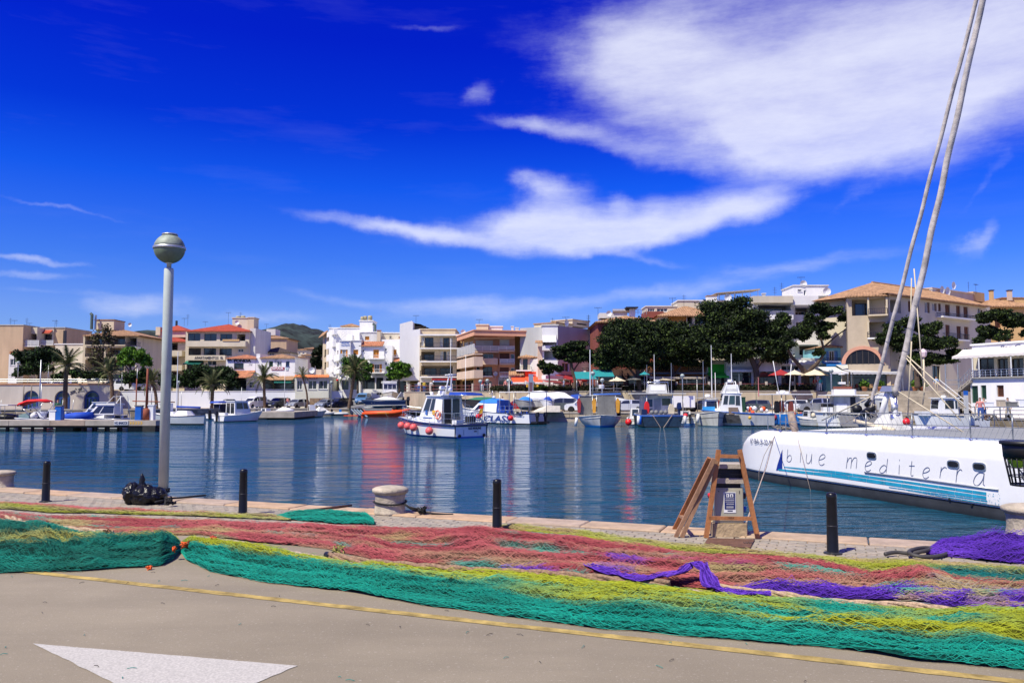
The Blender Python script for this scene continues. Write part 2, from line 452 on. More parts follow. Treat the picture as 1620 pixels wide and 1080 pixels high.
w=MB();w.add([(-400,-60,WATER),(400,-60,WATER),(400,250,WATER),(-400,250,WATER)],[(0,1,2,3)])
tag(w.build('water',water_material()),kind='structure')
NB=MB()
S0,S1=-34,30
poly=[Q(S0,.02),Q(S1,.02),Q(S1,60),Q(S0,60)]
NB.prism([(p.x,p.y)for p in poly][::-1],-3.3,-.055)
quay=tag(NB.build('quay',BEDM),kind='structure')
rb=MB();TPAVE=2.35
poly=[Q(S0,TPAVE),Q(S1,TPAVE),Q(S1,59),Q(S0,59)]
rb.prism([(p.x,p.y)for p in poly][::-1],-.05,0.0)
road=tag(rb.build('road',ROAD),kind='structure')
qw=MB()
for i in range(64):
 for j in range(4):
  s=S0+i*1.0+(j%2)*.5
  a=[Q(s+.01,.0,0),Q(s+.99,.0,0),Q(s+.99,.25,0),Q(s+.01,.25,0)]
  qw.prism([(p.x,p.y)for p in a][::-1],-.13-(j+1)*.42+.012,-.13-j*.42-.012)
tag(qw.build('quay_wall',STONE),kind='structure')
COPM=[mat('coping_stone_%d'%i,c,.9,var=.22,vscale=3.5,bump=.5,bscale=25)for i,c in enumerate(((.50,.34,.21),(.46,.335,.225),(.53,.37,.24),(.44,.335,.25)))]
def slab_mesh(L_,W_,T_,b=.012,seed=0):
 r=random.Random(seed);m=MB();X,Y=L_/2,W_/2
 j=lambda:r.uniform(-.006,.006)
 lo=[(-X,-Y),(X,-Y),(X,Y),(-X,Y)]
 r0=[(x,y,-T_)for x,y in lo];r1=[(x+j(),y+j(),-b)for x,y in lo]
 r2=[(x-math.copysign(b,x)+j(),y-math.copysign(b,y)+j(),0)for x,y in lo]
 return m.loft([r0,r1,r2]).mesh('stone')
s=-15.5;k=0
while s<12:
 L_=rnd.uniform(1.05,1.45)
 me=slab_mesh(L_-.014,.50,.16,.014,k)
 o=link('coping_stone',me,rnd.choice(COPM),quay)
 p=Q(s+L_/2,.22);o.location=(p.x,p.y,.018+rnd.uniform(-.004,.004));o.rotation_euler=(0,0,QANG+rnd.uniform(-.003,.003))
 s+=L_;k+=1
far_cop=MB()
for s in np.arange(12.1,28,1.2):
 a=[Q(s,-.03),Q(s+1.18,-.03),Q(s+1.18,.47),Q(s,.47)];far_cop.prism([(q.x,q.y)for q in a][::-1],-.14,.018)
for s in np.arange(-32,-15.8,1.25):
 a=[Q(s,-.03),Q(s+1.22,-.03),Q(s+1.22,.47),Q(s,.47)];far_cop.prism([(q.x,q.y)for q in a][::-1],-.14,.018)
o=far_cop.build('coping_row',COPM[0],quay)
o['kind']='stuff'
PAVM=[mat('paver_%d'%i,c,.92,var=.22,vscale=14,bump=.4,bscale=60)for i,c in enumerate(((.33,.29,.23),(.37,.32,.255),(.30,.265,.215),(.36,.30,.23)))]
bl,bw=.215,.108
pme=[slab_mesh(bl-.012,bw-.012,.05,.006,100+i)for i in range(4)]
for i,m_ in enumerate(pme):m_.materials.append(PAVM[i])
cells=[]
HOLE=[(2.02,.88,3.0,1.24)]
for r_ in range(17):
 t=.485+bw*(r_+.5)
 for c_ in range(int(27/bl)):
  s=-15.5+bl*(c_+.5+.5*(r_%2))
  cells.append((s,t,(s-4.2)**2*.55+(Q(s,t).length-9.3)**2*0))
cells.sort(key=lambda c:(Q(c[0],c[1]).length))
mass=MB()
for i,(s,t,_)in enumerate(cells):
 p=Q(s,t);z=rnd.uniform(-.004,.002)
 if i<300 and s<7.2:
  o=bpy.data.objects.new('paving_brick',pme[i%4]);COL.objects.link(o);o.parent=quay
  o.location=(p.x,p.y,z);o.rotation_euler=(0,0,QANG+rnd.uniform(-.02,.02))
 else:
  a=QANG+rnd.uniform(-.02,.02);ca,sa=math.cos(a),math.sin(a);X,Y,b=bl/2-.006,bw/2-.006,.006
  mi=rnd.randrange(4)
  def P3(x,y,zz):return(p.x+x*ca-y*sa,p.y+x*sa+y*ca,z+zz)
  lo=[(-X,-Y),(X,-Y),(X,Y),(-X,Y)]
  mass.loft([[P3(x,y,-.05)for x,y in lo],[P3(x,y,-b)for x,y in lo],[P3(x-math.copysign(b,x),y-math.copysign(b,y),0)for x,y in lo]],mi=mi)
o=mass.build('brick_paving',PAVM,quay)
o['kind']='stuff'
YPAINT=mat('worn_yellow_paint',(.47,.34,.10),.85,var=.42,vscale=5)
WPAINT=mat('worn_white_paint_marking',(.50,.475,.42),.85,var=.22,vscale=60)
def rough_edge_strip(t0,t1,s0,s1,z,step=.08,amp=.006):
 m=MB();n=int((s1-s0)/step);vs=[]
 for i in range(n+1):
  s=s0+i*step
  vs.append(Q(s,t0+rnd.uniform(-amp,amp),z));vs.append(Q(s,t1+rnd.uniform(-amp,amp),z))
 return m.add(vs,[(2*i,2*i+1,2*i+3,2*i+2)for i in range(n)])
tag(rough_edge_strip(5.20,5.30,-14,12,.004).build('yellow_line',YPAINT),kind='structure')
A=at_z(52,1018);B_=at_z(470,1053);C_=Vector((-1.83,4.66,0))
ar=MB();ring=[]
def edge(a,b,n=24):
 for i in range(n):
  p=a.lerp(b,i/n);ring.append((p.x+rnd.uniform(-.006,.006),p.y+rnd.uniform(-.006,.006)))
edge(A,B_);edge(B_,C_,12);edge(C_,A)
ar.add([(x,y,.004)for x,y in ring],[tuple(range(len(ring)))])
sh=[C_.lerp(B_,.35),C_.lerp(B_,.65)];d=Vector((C_-A))+Vector((B_-A));d.normalize()
tag(ar.build('road_arrow',WPAINT),kind='structure')
pl=[at_z(1120,851,.01),at_z(1194,853,.01),at_z(1187,866,.01),at_z(1113,862,.01)]
mp_=MB();c=sum(pl,Vector())/4
RUST=mat('rusty_iron',(.17,.085,.055),.8,.2,var=.3,vscale=9,bump=.4,bscale=40)
mp_.prism([(p.x-c.x,p.y-c.y)for p in pl][::-1],0.0,.012)
t_=thing('manhole_cover','rusty rectangular iron cover set in the paving in front of the supply pedestal','manhole cover',(c.x,c.y,.004))
mp_.build('plate',RUST,t_)
m2=MB()
for i in range(4):
 m2.box(.16+i*.03,-.10,.0125,.17+i*.03,-.03,.018)
m2.build('lifting_slot',DKMETAL,t_)
# - black bollards
def bollard(s,label):
 t=thing('bollard',label,'bollard',Q(s,1.2),QANG,'black bollards along the quay')
 m=MB();m.lathe([(.067,0),(.067,.02),(.064,.03),(.055,.60),(.058,.62),(.058,.655),(.05,.672),(.02,.68),(.001,.681)],20)
 m.build('post',mat('black_bollard_paint',(.008,.008,.009),.32,var=.3,vscale=10),t,True)
 r=MB();r.lathe([(.062,.30),(.064,.303),(.064,.312),(.062,.315)],20)
 r.build('seam_ring',DKMETAL,t,True)
 f=MB();f.lathe([(.10,.001),(.10,.012),(.07,.022)],20);f.build('base_flange',DKMETAL,t)
 return t
for s,lab in((4.36,'black bollard standing to the right of the wooden trestles, close to the lone manhole cover'),(.27,'black bollard with a faint ring, between the stone mooring post and the supply pedestal'),(-3.85,'black bollard between the lamp post and the stone mooring post'),(-7.95,'black bollard on the near quay to the left of the rubbish bag')):
 bollard(s,lab)
# - stone mooring posts
BOLST=mat('mooring_stone',(.48,.41,.31),.9,var=.3,vscale=5,bump=.7,bscale=30)
ROPEK=mat('black_rope',(.02,.02,.022),.9,var=.3,vscale=40)
def mooring(pos,label,rope=True,sc_=1.0,roperun=None):
 t=thing('mooring_post',label,'mooring post',pos,QANG,'stone mooring posts on the near quay')
 m=MB();w=lambda a,z:1+.012*math.sin(3*a+z*20)+.008*math.sin(7*a)
 m.lathe([(.245*sc_,0),(.245*sc_,.03),(.235*sc_,.04),(.225*sc_,.12),(.222*sc_,.26),(.235*sc_,.30)],32,wob=w)
 m.build('shaft',BOLST,t,True)
 m=MB();m.lathe([(.235*sc_,.295),(.265*sc_,.325),(.272*sc_,.345),(.268*sc_,.375),(.23*sc_,.395),(.12*sc_,.415),(.001,.42)],32,wob=w)
 m.build('cap',BOLST,t,True)
 if rope:
  m=MB();pts=[(.245*math.cos(a),.245*math.sin(a),.17+.012*math.sin(a*2+k*2)+.028*k)for k in range(1)for a in np.linspace(0,2*math.pi,28)[:-1]]
  m.tube(pts,.014,6,closed=True)
  o=m.build('mooring_rope',ROPEK,None,True);o.parent=t
  kn=MB();r2=random.Random(4)
  pts=[(.24,-.03,.17),(.36,-.05,.12),(.50,-.02,.09)]
  kn.tube(pts,.014,6)
  kn.tube([(.24,.03,.14),(.38,.0,.08),(.52,.0,.05)],.014,6)
  cc=Vector((.55,-.01,.08));pk=[cc+Vector((r2.uniform(-.06,.06),r2.uniform(-.06,.06),r2.uniform(-.05,.06)))for _ in range(34)]
  kn.tube(pk,.016,6)
  kn.tube([(.6,0,.05),(.72,.04,.03),(.86,.10,.02),(.98,.16,.015)],.016,6)
  kn.build('rope_knot',ROPEK,t,True)
 return t
mooring(at_z(617,812),'pale stone mooring post with black rope tied round it at the water edge')
mooring(at_z(2,771),'pale stone mooring post cut by the picture border, beyond the first bollard',False).scale=(.92,.92,.8)
mp3=mooring(at_z(1632,850),'stone mooring post behind the purple net, under the black fish basket',False,1.2)
# - lamp post with globe
def lamp_globe(pos,label):
 t=thing('lamp_post',label,'lamp post',pos,0)
 GREYP=mat('lamp_grey_paint',(.46,.52,.47),.5,0,var=.10,vscale=3)
 m=MB();m.lathe([(.085,0),(.085,3.0),(.083,4.02),(.07,4.05),(.001,4.06)],24);m.build('pole',GREYP,t,True)
 m=MB();m.lathe([(.13,.0),(.13,.015),(.09,.03)],20)
 m.build('base_flange',GREYP,t)
 m=MB();m.lathe([(.04,4.05),(.04,4.13),(.07,4.14),(.07,4.17)],16);m.build('neck',GREYP,t,True)
 R_,cz=.265,4.40
 def shell(a0,a1,n=10):return[(R_*math.sin(a),cz-R_*math.cos(a))for a in np.linspace(a0,a1,n)]
 m=MB();m.lathe([(.02,cz-R_+.001)]+shell(.3,math.pi*.5+.05),32)
 m.build('lower_globe',mat('lamp_grey_shell',(.18,.25,.17),.55,0,var=.35,vscale=2,streak=True),t,True)
 m=MB();m.lathe([(R_+.012,cz-.012),(R_+.016,cz),(R_+.012,cz+.035),(R_-.01,cz+.04)],32)
 m.build('rim_ring',METAL,t,True)
 m=MB();m.lathe(shell(math.pi*.5+.13,math.pi*.86,9)+[(.06,cz+R_*.96)],32)
 m.build('upper_globe',mat('lamp_grey_cap',(.36,.42,.33),.55,0,var=.4,vscale=3),t,True)
 m=MB();m.lathe([(.14,cz+.245),(.13,cz+.27),(.05,cz+.285),(.001,cz+.287)],20);m.build('cap',METAL,t,True)
 return t
lp=at_z(258,786)
lt=lamp_globe(lp,'tall grey lamp post with a round globe head beside the black rubbish bag');lt.rotation_euler=(0,rad(-.15),0)
def strand(name,label,cat,pts,r,m,group=None,n=6):
 b=MB();b.tube(pts,r,n);o=b.build(name,m,None,True);return tag(o,label,cat,group)
def smooth_path(pts,n=8):
 pts=[Vector(p)for p in pts];out=[]
 for i in range(len(pts)-1):
  p0=pts[max(i-1,0)];p1=pts[i];p2=pts[i+1];p3=pts[min(i+2,len(pts)-1)]
  for k in range(n):
   t=k/n;out.append(.5*((2*p1)+(-p0+p2)*t+(2*p0-5*p1+4*p2-p3)*t*t+(-p0+3*p1-3*p2+p3)*t**3))
 out.append(pts[-1]);return out
rp=[at_z(246,794,.06),at_z(262,790,.07),at_z(270,788,.08),at_z(285,787,.05),at_z(305,785,.04),at_z(325,783,.035)]
lr=strand('mooring_line','black rope tied round the foot of the lamp post, running to the quay edge','rope',smooth_path(rp),.018,ROPEK)
kn=MB();r2=random.Random(9);cc=at_z(268,791,.10)
kn.tube([cc+Vector((r2.uniform(-.07,.07),r2.uniform(-.07,.07),r2.uniform(-.07,.07)))for _ in range(30)],.02,6)
o=kn.build('knot',ROPEK,None,True);o.parent=lr
for k in range(2):
 kn=MB();kn.tube([(lp.x+.10*math.cos(a),lp.y+.10*math.sin(a),.10+.04*k)for a in np.linspace(0,6.28,20)[:-1]],.017,6,closed=True)
 o=kn.build('rope_turn',ROPEK,None,True);o.parent=lr
strand('iron_bar','long dark iron bar lying across the paving near the small green net heap','bar',[at_z(556,799,.03),at_z(505,805,.04),at_z(452,812,.05)],.019,RUST)
hp=[at_z(1400,876,.03),at_z(1418,873,.04),at_z(1440,875,.03),at_z(1462,871,.05),at_z(1480,868,.05),at_z(1500,874,.03),at_z(1478,880,.03),at_z(1450,879,.04),at_z(1438,872,.06),at_z(1460,866,.06),at_z(1490,868,.05),at_z(1530,872,.03)]
strand('hose','dark hose coiled on the paving beside the purple net heap','hose',smooth_path(hp),.022,mat('dark_hose',(.06,.055,.05),.6,var=.2))
# - rubbish bag
def bag():
 t=thing('rubbish_bag','shiny black rubbish bag knotted shut at the foot of the lamp post','rubbish bag',at_z(226,797))
 PL=mat('black_bag_plastic',(.007,.007,.008),.28,var=.1,bump=.6,bscale=22)
 def lump(c,rx,ry,h,seed,peak=0):
  m=MB();rings=[];n=46
  for i in range(27):
   u=i/26;rr=math.sin(math.pi*(0.12+u*.86))**.55;z=h*u
   rg=[]
   for k in range(n):
    a=2*math.pi*k/n
    v=Vector((math.cos(a)*2.2+seed,math.sin(a)*2.2,z*6))
    w_=.96+.26*mnoise.noise(v)+.26*abs(mnoise.noise(v*2.3))-.20*abs(mnoise.noise(v*5.1+Vector((3,1,z*9))))
    rg.append((c[0]+rx*rr*w_*math.cos(a),c[1]+ry*rr*w_*math.sin(a),max(0.003,z+.03*mnoise.noise(v*2))))
   rings.append(rg)
  return m.loft(rings)
 lump((-.19,.02,0),.15,.17,.35,2.0).build('filled_end',PL,t,True)
 lump((.02,-.02,0),.24,.20,.31,7.0).build('bag_body',PL,t,True)
 lump((.20,.03,0),.18,.18,.27,11.0).build('bag_end',PL,t,True)
 e=MB();rings=[]
 for i,(x,z,r)in enumerate([(.0,.22,.09),(-.02,.30,.06),(-.03,.36,.035),(-.02,.40,.045),(-.03,.46,.028),(-.035,.50,.006)]):
  rings.append([(x+r*(1+.3*math.sin(5*a+i))*math.cos(a),.01+r*.8*math.sin(a),z)for a in np.linspace(0,2*math.pi,13)[:-1]])
 e.loft(rings).build('tied_neck',PL,t,True)
 return t
bag()
# - supply pedestal and trestles
def pedestal():
 base=at_z(1157,850)
 t=thing('supply_pedestal','grey-beige electricity and water pedestal with blue notice, on a stone block behind the trestle','pedestal',base,rad(-2))
 PB=mat('pedestal_paint',(.42,.40,.30),.6,var=.12,vscale=4,streak=True)
 PC=mat('pedestal_concrete',(.45,.39,.31),.85,var=.2,vscale=6,bump=.3)
 MB().cbox((0,.22,0),.43,.36,.165,b=.012).build('stone_block',mat('pedestal_stone',(.50,.37,.22),.9,var=.25,vscale=7,bump=.5,bscale=30),t)
 MB().cbox((.0,.22,.172),.36,.30,.435,b=.015).build('cabinet',PB,t)
 MB().box(-.165,.058,.20,.165,.069,.585).build('cabinet_door',PB,t)
 MB().cbox((.0,.22,.610),.30,.24,.07).build('neck',BLACK,t)
 h=MB();x0,x1,y0,y1,z0,z1=-.195,.205,.04,.42,.665,.905
 h.box(x0,y0+.06,z0,x1,y1,z1);h.box(x0,y0,z0,x1,y0+.06,z0+.065);h.box(x0,y0,z1-.055,x1,y0+.06,z1)
 h.box(x0,y0,z0+.065,x0+.03,y0+.06,z1-.055);h.box(x1-.03,y0,z0+.065,x1,y0+.06,z1-.055)
 h.build('head',PC,t)
 MB().box(x0+.03,y0+.05,z0+.065,x1-.03,y0+.058,z1-.055).build('lamp_window',DKMETAL,t)
 lv=MB()
 for i in range(4):lv.box(x0+.035,y0+.03,z0+.078+i*.03,x1-.035,y0+.048,z0+.084+i*.03)
 lv.build('grille',BLACK,t)
 nb=MB().box(-.075,.052,.30,.075,.0565,.555).build('notice',FRAMEW,t)
 o=MB().box(-.066,.048,.345,.066,.0515,.547).build('notice_panel',mat('notice_blue',(.012,.022,.12),.5,var=0),nb)
 for x in(-.045,.005):
  MB().box(x,.0445,.495,x+.038,.0475,.535).build('pictogram',FRAMEW,nb)
 MB().box(-.038,.0425,.502,-.030,.0440,.528).build('pictogram_mark',NAVY,nb);MB().box(-.029,.0425,.515,-.020,.0440,.520).build('pictogram_mark',NAVY,nb)
 MB().prism_y([(.016,.500),(.030,.500),(.030,.516),(.027,.528),(.019,.528),(.016,.516)],.0425,.0440).build('pictogram_mark',NAVY,nb)
 l=MB()
 for z in(.475,.455,.435):l.box(-.055,.0455,z,.055,.0475,z+.004)
 for z in(.412,.403,.378,.369,.360):l.box(-.045+(z<.39)*.0,.0455,z,.045+(z>.4)*.006,.0475,z+.003)
 l.build('notice_lines',FRAMEW,nb)
 MB().box(-.03,.0495,.318,.035,.0515,.330).build('notice_mark',NAVY,nb)
 for sx,z,mm in((-1,.50,REDB),(-1,.35,SKYB),(1,.50,BLACK),(1,.33,BLUEP)):
  s_=MB();s_.tube([(sx*.18,.2,z),(sx*.235,.19,z-.01)],[.045,.036],12)
  s_.build('socket',mm,t,True)
 k=MB();k.tube([(.21,.2,.50),(.28,.19,.50)],.008,6);k.ball((.29,.19,.50),.022,8);k.build('tap',DKMETAL,t,True)
 MB().box(-.14,.052,.56,-.13,.0575,.575).build('door_hinge',DKMETAL,t);MB().box(.12,.052,.54,.126,.0575,.575).build('door_lock',DKMETAL,t)
pedestal()
def beam(m,a,b,w,d,up=Vector((0,0,1))):
 a,b=Vector(a),Vector(b);ax=(b-a).normalized();s_=ax.cross(up)
 if s_.length<1e-4:s_=Vector((1,0,0))
 s_.normalize();u=s_.cross(ax).normalized();s_*=w/2;u*=d/2
 m.hexa([a-s_-u,a+s_-u,a+s_+u,a-s_+u,b-s_-u,b+s_-u,b+s_+u,b-s_+u])
def trestle():
 L1,R1=at_z(1117,850),at_z(1199,852)
 d=10.12;ab=lambda px,py,dy=0.0:at_d(px,py,d+dy)
 o0=(L1+R1)/2
 t=thing('wooden_trestle','upright wooden A-shaped trestle standing against the supply pedestal','trestle',o0)
 def P(v):return Vector(v)-o0
 m=MB();beam(m,P(L1),P(ab(1137,711,.25)),.055,.04,Vector((0,1,0)));m.build('leg',WOOD,t)
 m=MB();beam(m,P(R1),P(ab(1170,711,.25)),.055,.04,Vector((0,1,0)));m.build('leg',WOOD,t)
 m=MB();beam(m,P(ab(1139,721,.21)),P(ab(1169,722,.21)),.045,.03,Vector((0,1,0)));m.build('rung',WOOD,t)
 m=MB();beam(m,P(ab(1122,819,.06)),P(ab(1190,820,.06)),.045,.03,Vector((0,1,0)));m.build('rung',WOOD,t)
 mk=MB()
 for i in range(5):mk.box(-.03+i*.014,-.033,.0,-.022+i*.014,-.030,.016-(i%2)*.006)
 c=P(ab(1156,819,.035));mk2=mk.build('stamp_mark',DKWOOD,t);mk2.location=c+Vector((0,.012,-.003))
 d2=10.25;A1=at_z(1072,848);A2=at_z(1083,838,0)
 t2=thing('wooden_trestle','folded wooden trestle leaning sideways against the upright trestle','trestle',A1)
 def P2(v):return Vector(v)-A1
 top=at_d(1130,725,10.30)
 WOOD2=mat('weathered_wood',(.36,.20,.11),.75,var=.28,vscale=9,streak=True,bump=.3)
 b0,b1,b2=at_z(1069,849),at_z(1080,851),at_z(1066,838)
 beam(m:=MB(),P2(b0),P2(top+Vector((-.0,.0,.0))),.05,.035,Vector((0,1,0)));m.build('leg',WOOD2,t2)
 beam(m:=MB(),P2(b1)+Vector((.0,.06,.0)),P2(top+Vector((.045,.07,-.03))),.05,.035,Vector((0,1,0)));m.build('leg',WOOD2,t2)
 beam(m:=MB(),P2(b2),P2(top+Vector((-.035,.11,.0))),.05,.035,Vector((0,1,0)));m.build('leg',WOOD,t2)
 a=P2(b0).lerp(P2(top),.24);b=P2(b2).lerp(P2(top+Vector((-.035,.11,0))),.20)
 beam(m:=MB(),a+Vector((0,0,0)),b+Vector((0,.02,0)),.05,.03,Vector((0,0,1)));m.build('rung',WOOD2,t2)
trestle()
# - fish basket at the right
def basket():
 c=at_z(1629,835);c.z=.56
 t=thing('fish_basket','black slatted basket with lime green rope inside, on the mooring post at the picture border','basket',c)
 m=MB();n=28;R0,R1,H=.20,.29,.60
 m.lathe([(R1,H-.05),(R1+.03,H-.045),(R1+.03,H),(R1-.01,H)],n);m.build('rim',BLACK,t,True)
 m=MB();m.lathe([(R1-.012,H-.22),(R1,H-.04),(R1-.015,H-.03),(R1-.03,H-.22)],n);m.build('upper_band',BLACK,t,True)
 m=MB()
 for k in range(22):
  a=2*math.pi*k/22
  m.tube([(R0*math.cos(a),R0*math.sin(a),0),((R1-.02)*math.cos(a),(R1-.02)*math.sin(a),H-.2)],.007,5)
 m.build('slats',BLACK,t,True)
 for z in(.02,.13,.25,.36):
  m=MB();r=R0+(R1-R0)*z/H
  m.tube([(r*math.cos(a),r*math.sin(a),z)for a in np.linspace(0,2*math.pi,29)[:-1]],.008,5,closed=True);m.build('hoop',DKMETAL,t,True)
 m=MB();m.lathe([(R0,0),(R0,.015),(.001,.015)],n);m.build('bottom',BLACK,t)
 m=MB()
 for k in range(5):
  m.tube([((.15+.012*k)*math.cos(a)-.02,(.15+.01*k)*math.sin(a),.27+.02*k+.01*math.sin(5*a))for a in np.linspace(0,6.28,22)[:-1]],.022,6,closed=True)
 o=m.build('rope_coil',mat('lime_rope',(.45,.75,.03),.6,var=.2,vscale=30),None,True);o.location=c;tag(o,'lime green rope coil lying inside the black basket','rope')
 m=MB();r2=random.Random(3)
 for k in range(26):
  a=r2.uniform(0,6.28);q=r2.uniform(.02,.13)
  m.tube([(q*math.cos(a+j*.5),q*math.sin(a+j*.5),.05+j*.03+r2.uniform(0,.06))for j in range(5)],.006,4)
 o=m.build('net_bundle',mat('pale_net',(.55,.55,.55),.8,var=.3,vscale=20),None);o.location=c;tag(o,'pale tangled net bundle at the bottom of the black basket','net')
basket()
lm=MB();r3=random.Random(21)
for i in range(150):
 s=r3.uniform(-6,9);t=r3.uniform(4.6,8.5)
 p=Q(s,t);a=r3.uniform(0,3.1);L_=r3.uniform(.015,.07)
 dx,dy=math.cos(a)*L_,math.sin(a)*L_
 lm.tube([(p.x,p.y,.006),(p.x+dx*.5+r3.uniform(-.01,.01),p.y+dy*.5,.012),(p.x+dx,p.y+dy,.006)],.0022,4,mi=(0 if r3.random()<.6 else 1))
tag(lm.build('litter',[mat('teal_scrap',(.02,.20,.17),.8,var=0),mat('dark_scrap',(.07,.06,.05),.8,var=0)]),'scraps of net twine scattered on the roadway','litter',kind='stuff')
#  FISHING NETS
NR=np.random.RandomState(5)
def np_at_z(px,py,z=0.0):
 a=px-810.0;b=540.0-py
 rx,ry,rz=a,F*CP-b*SP,F*SP+b*CP
 k=(z-EYE)/rz
 return rx*k,ry*k
def vnoise(x,y,seed=0):
 xi=np.floor(x).astype(int);yi=np.floor(y).astype(int);fx=x-xi;fy=y-yi
 fx=fx*fx*(3-2*fx);fy=fy*fy*(3-2*fy)
 def h(i,j):
  n=(i*374761393+j*668265263+seed*1442695041)&0x7fffffff
  n=((n^(n>>13))*1274126177)&0x7fffffff
  return((n^(n>>16))&0xffff)/65535.0
 return(h(xi,yi)*(1-fx)+h(xi+1,yi)*fx)*(1-fy)+(h(xi,yi+1)*(1-fx)+h(xi+1,yi+1)*fx)*fy
def fbm(x,y,seed=0,o=4,g=.5):
 s=0;a=1;t=0
 for i in range(o):s=s+a*vnoise(x*2**i,y*2**i,seed+i*7);t+=a;a*=g
 return s/t
NETM=mat('net_twine',(1,1,1),.75,attr='col',var=0,spec=.3)
NETB=mat('net_mass',(1,1,1),.9,attr='col',var=.35,vscale=60,bump=.9,bscale=90,spec=.2)
C_TEAL=np.array((.0,.13,.095));C_TEAL2=np.array((.0,.26,.19));C_YG=np.array((.25,.28,.012));C_OLIVE=np.array((.29,.28,.11))
C_RED=np.array((.22,.032,.042));C_RED2=np.array((.36,.085,.09));C_TAN=np.array((.30,.19,.11));C_PUR=np.array((.055,.012,.26));C_PUR2=np.array((.11,.035,.40))
C_DKTEAL=np.array((.0,.10,.10))
def band(name,label,upper,lower,colf,hgt,layers=4,dx=.066,dy=.024,x0=None,x1=None,hfun=None,seed=1,wid=.0029,fold=1.0,cat='fishing net'):
 """net lying on the ground between two outlines read off the photograph (px, py); height field with lengthwise folds"""
 ux,uy=np.array(upper).T;lx,ly=np.array(lower).T
 x0=x0 if x0 is not None else max(ux[0],lx[0]);x1=x1 if x1 is not None else min(ux[-1],lx[-1])
 pxs=np.linspace(x0,x1,400)
 UX,UY=np_at_z(pxs,np.interp(pxs,ux,uy));LX,LY=np_at_z(pxs,np.interp(pxs,lx,ly))
 mid=np.stack([(UX+LX)/2,(UY+LY)/2],1);seg=np.r_[0,np.cumsum(np.hypot(*np.diff(mid,axis=0).T))]
 total=seg[-1];width=np.hypot(UX-LX,UY-LY).mean()
 def pos(S,V):
  S=np.clip(S,0,total)
  edge_j=(fbm(S*3,S*0+seed,seed,4)-.5)*.10
  V2=V+edge_j*(np.abs(V-.5)*2)**2/max(width,.2)*.8
  ax,ay=np.interp(S,seg,LX),np.interp(S,seg,LY);bx,by=np.interp(S,seg,UX),np.interp(S,seg,UY)
  x=ax+(bx-ax)*V2;y=ay+(by-ay)*V2
  prof=np.clip(1-np.abs(V-.5)*2,0,1)**.45
  f=fbm(S*.45,V*width*5.5+S*.25,seed+3,4)
  f2=1-np.abs(fbm(S*.8+9,V*width*8-S*.5,seed+11,3)*2-1)
  f3=fbm(S*3,V*width*22,seed+17,3)
  h=hgt*prof*(.10+.6*f*fold+1.9*f2**4*fold+.4*f3)
  taper=np.clip(np.minimum(S,total-S)/.3,0,1)if hfun!='flatend' else 1.0
  h=h*taper
  if callable(hfun):h=h*hfun(np.interp(S,seg,pxs))
  return x,y,h
 def cols(S,V,jit):
  px=np.interp(S,seg,pxs)
  c=colf(px,V,S,width,seed)
  return np.clip(c*jit[...,None],0,1)
 root=thing(name,label,cat,(float(mid[200][0]),float(mid[200][1]),0))
 off=np.array(root.location)
 nu,nv=int(total/.045),max(6,int(width/.028))
 S,V=np.meshgrid(np.linspace(0,total,nu),np.linspace(.015,.985,nv),indexing='ij')
 x,y,h=pos(S,V)
 rough=NR.rand(*x.shape)
 co=np.stack([x,y,h*.86+.006+rough*.006],-1).reshape(-1,3)-off
 idx=np.arange(nu*nv).reshape(nu,nv)
 quads=np.stack([idx[:-1,:-1],idx[1:,:-1],idx[1:,1:],idx[:-1,1:]],-1).reshape(-1,4)
 base=np_mesh('net_mass',co,quads,cols(S,V,.26+.25*NR.rand(*x.shape)).reshape(-1,3))  # base colour darkened below the twine to paint shade in the gaps
 o=link('net_mass',base,NETB,root)
 VV,QQ,CC=[],[],[];nvt=0
 for Ly in range(layers):
  ddx=dx*NR.uniform(.8,1.35);ddy=dy*NR.uniform(.8,1.4)*(1 if Ly<layers-2 else 1.5)
  nu,nv=int(total/ddx),int(width/ddy)+2
  S,V=np.meshgrid(np.arange(nu)*ddx,np.linspace(.0,1.0,nv),indexing='ij')
  S=S+(np.arange(nv)%1)[None,:]*0+NR.uniform(0,ddx)
  amp=ddy/width*.5
  zig=np.where((np.add.outer(np.arange(nu),np.arange(nv))%2)==0,1,-1)
  opening=(.4 if Ly<layers-2 else 1.0)+1.2*fbm(S*.9,V*4,seed+30+Ly,3)
  V=V+zig*amp*opening+(fbm(S*1.2,V*6,seed+50+Ly,3)-.5)*.13
  jit=1.0 if Ly<layers-2 else .35
  S=S+(NR.rand(nu,nv)-.5)*ddx*.55*jit+(fbm(V*7,S*.8,seed+90+Ly,2)-.5)*.10
  V=V+(NR.rand(nu,nv)-.5)*ddy/width*.5*jit
  keep=(V>-.03)&(V<1.03)
  x,y,h=pos(S,np.clip(V,0,1))
  z=h+.006+Ly*.0045+NR.rand(nu,nv)*.010
  P=np.stack([x,y,z],-1)-off
  P[...,2]+=.018*np.clip(fbm(S*5,V*width*14,seed+120+Ly,2)-.55,0,1)*3
  a=P[:-1].reshape(-1,3);b=P[1:].reshape(-1,3);k=(keep[:-1]&keep[1:]).reshape(-1)
  hole=fbm(S*1.3+50,V*3,seed+70+Ly,3)[:-1].reshape(-1)>(.30+.06*Ly)
  k&=hole
  cs=cols(S[:-1],np.clip(V[:-1],0,1),.75+.6*NR.rand(nu-1,nv)).reshape(-1,3)
  a,b,cs=a[k],b[k],cs[k]
  d=b-a;ln=np.linalg.norm(d,axis=1,keepdims=True)+1e-9;d/=ln
  side=np.stack([-d[:,1],d[:,0],np.zeros(len(d))],1)*wid*.5
  up=np.array((0,0,wid*1.15))
  vs=np.stack([a-side,a+up,a+side,b-side,b+up,b+side],1).reshape(-1,3)
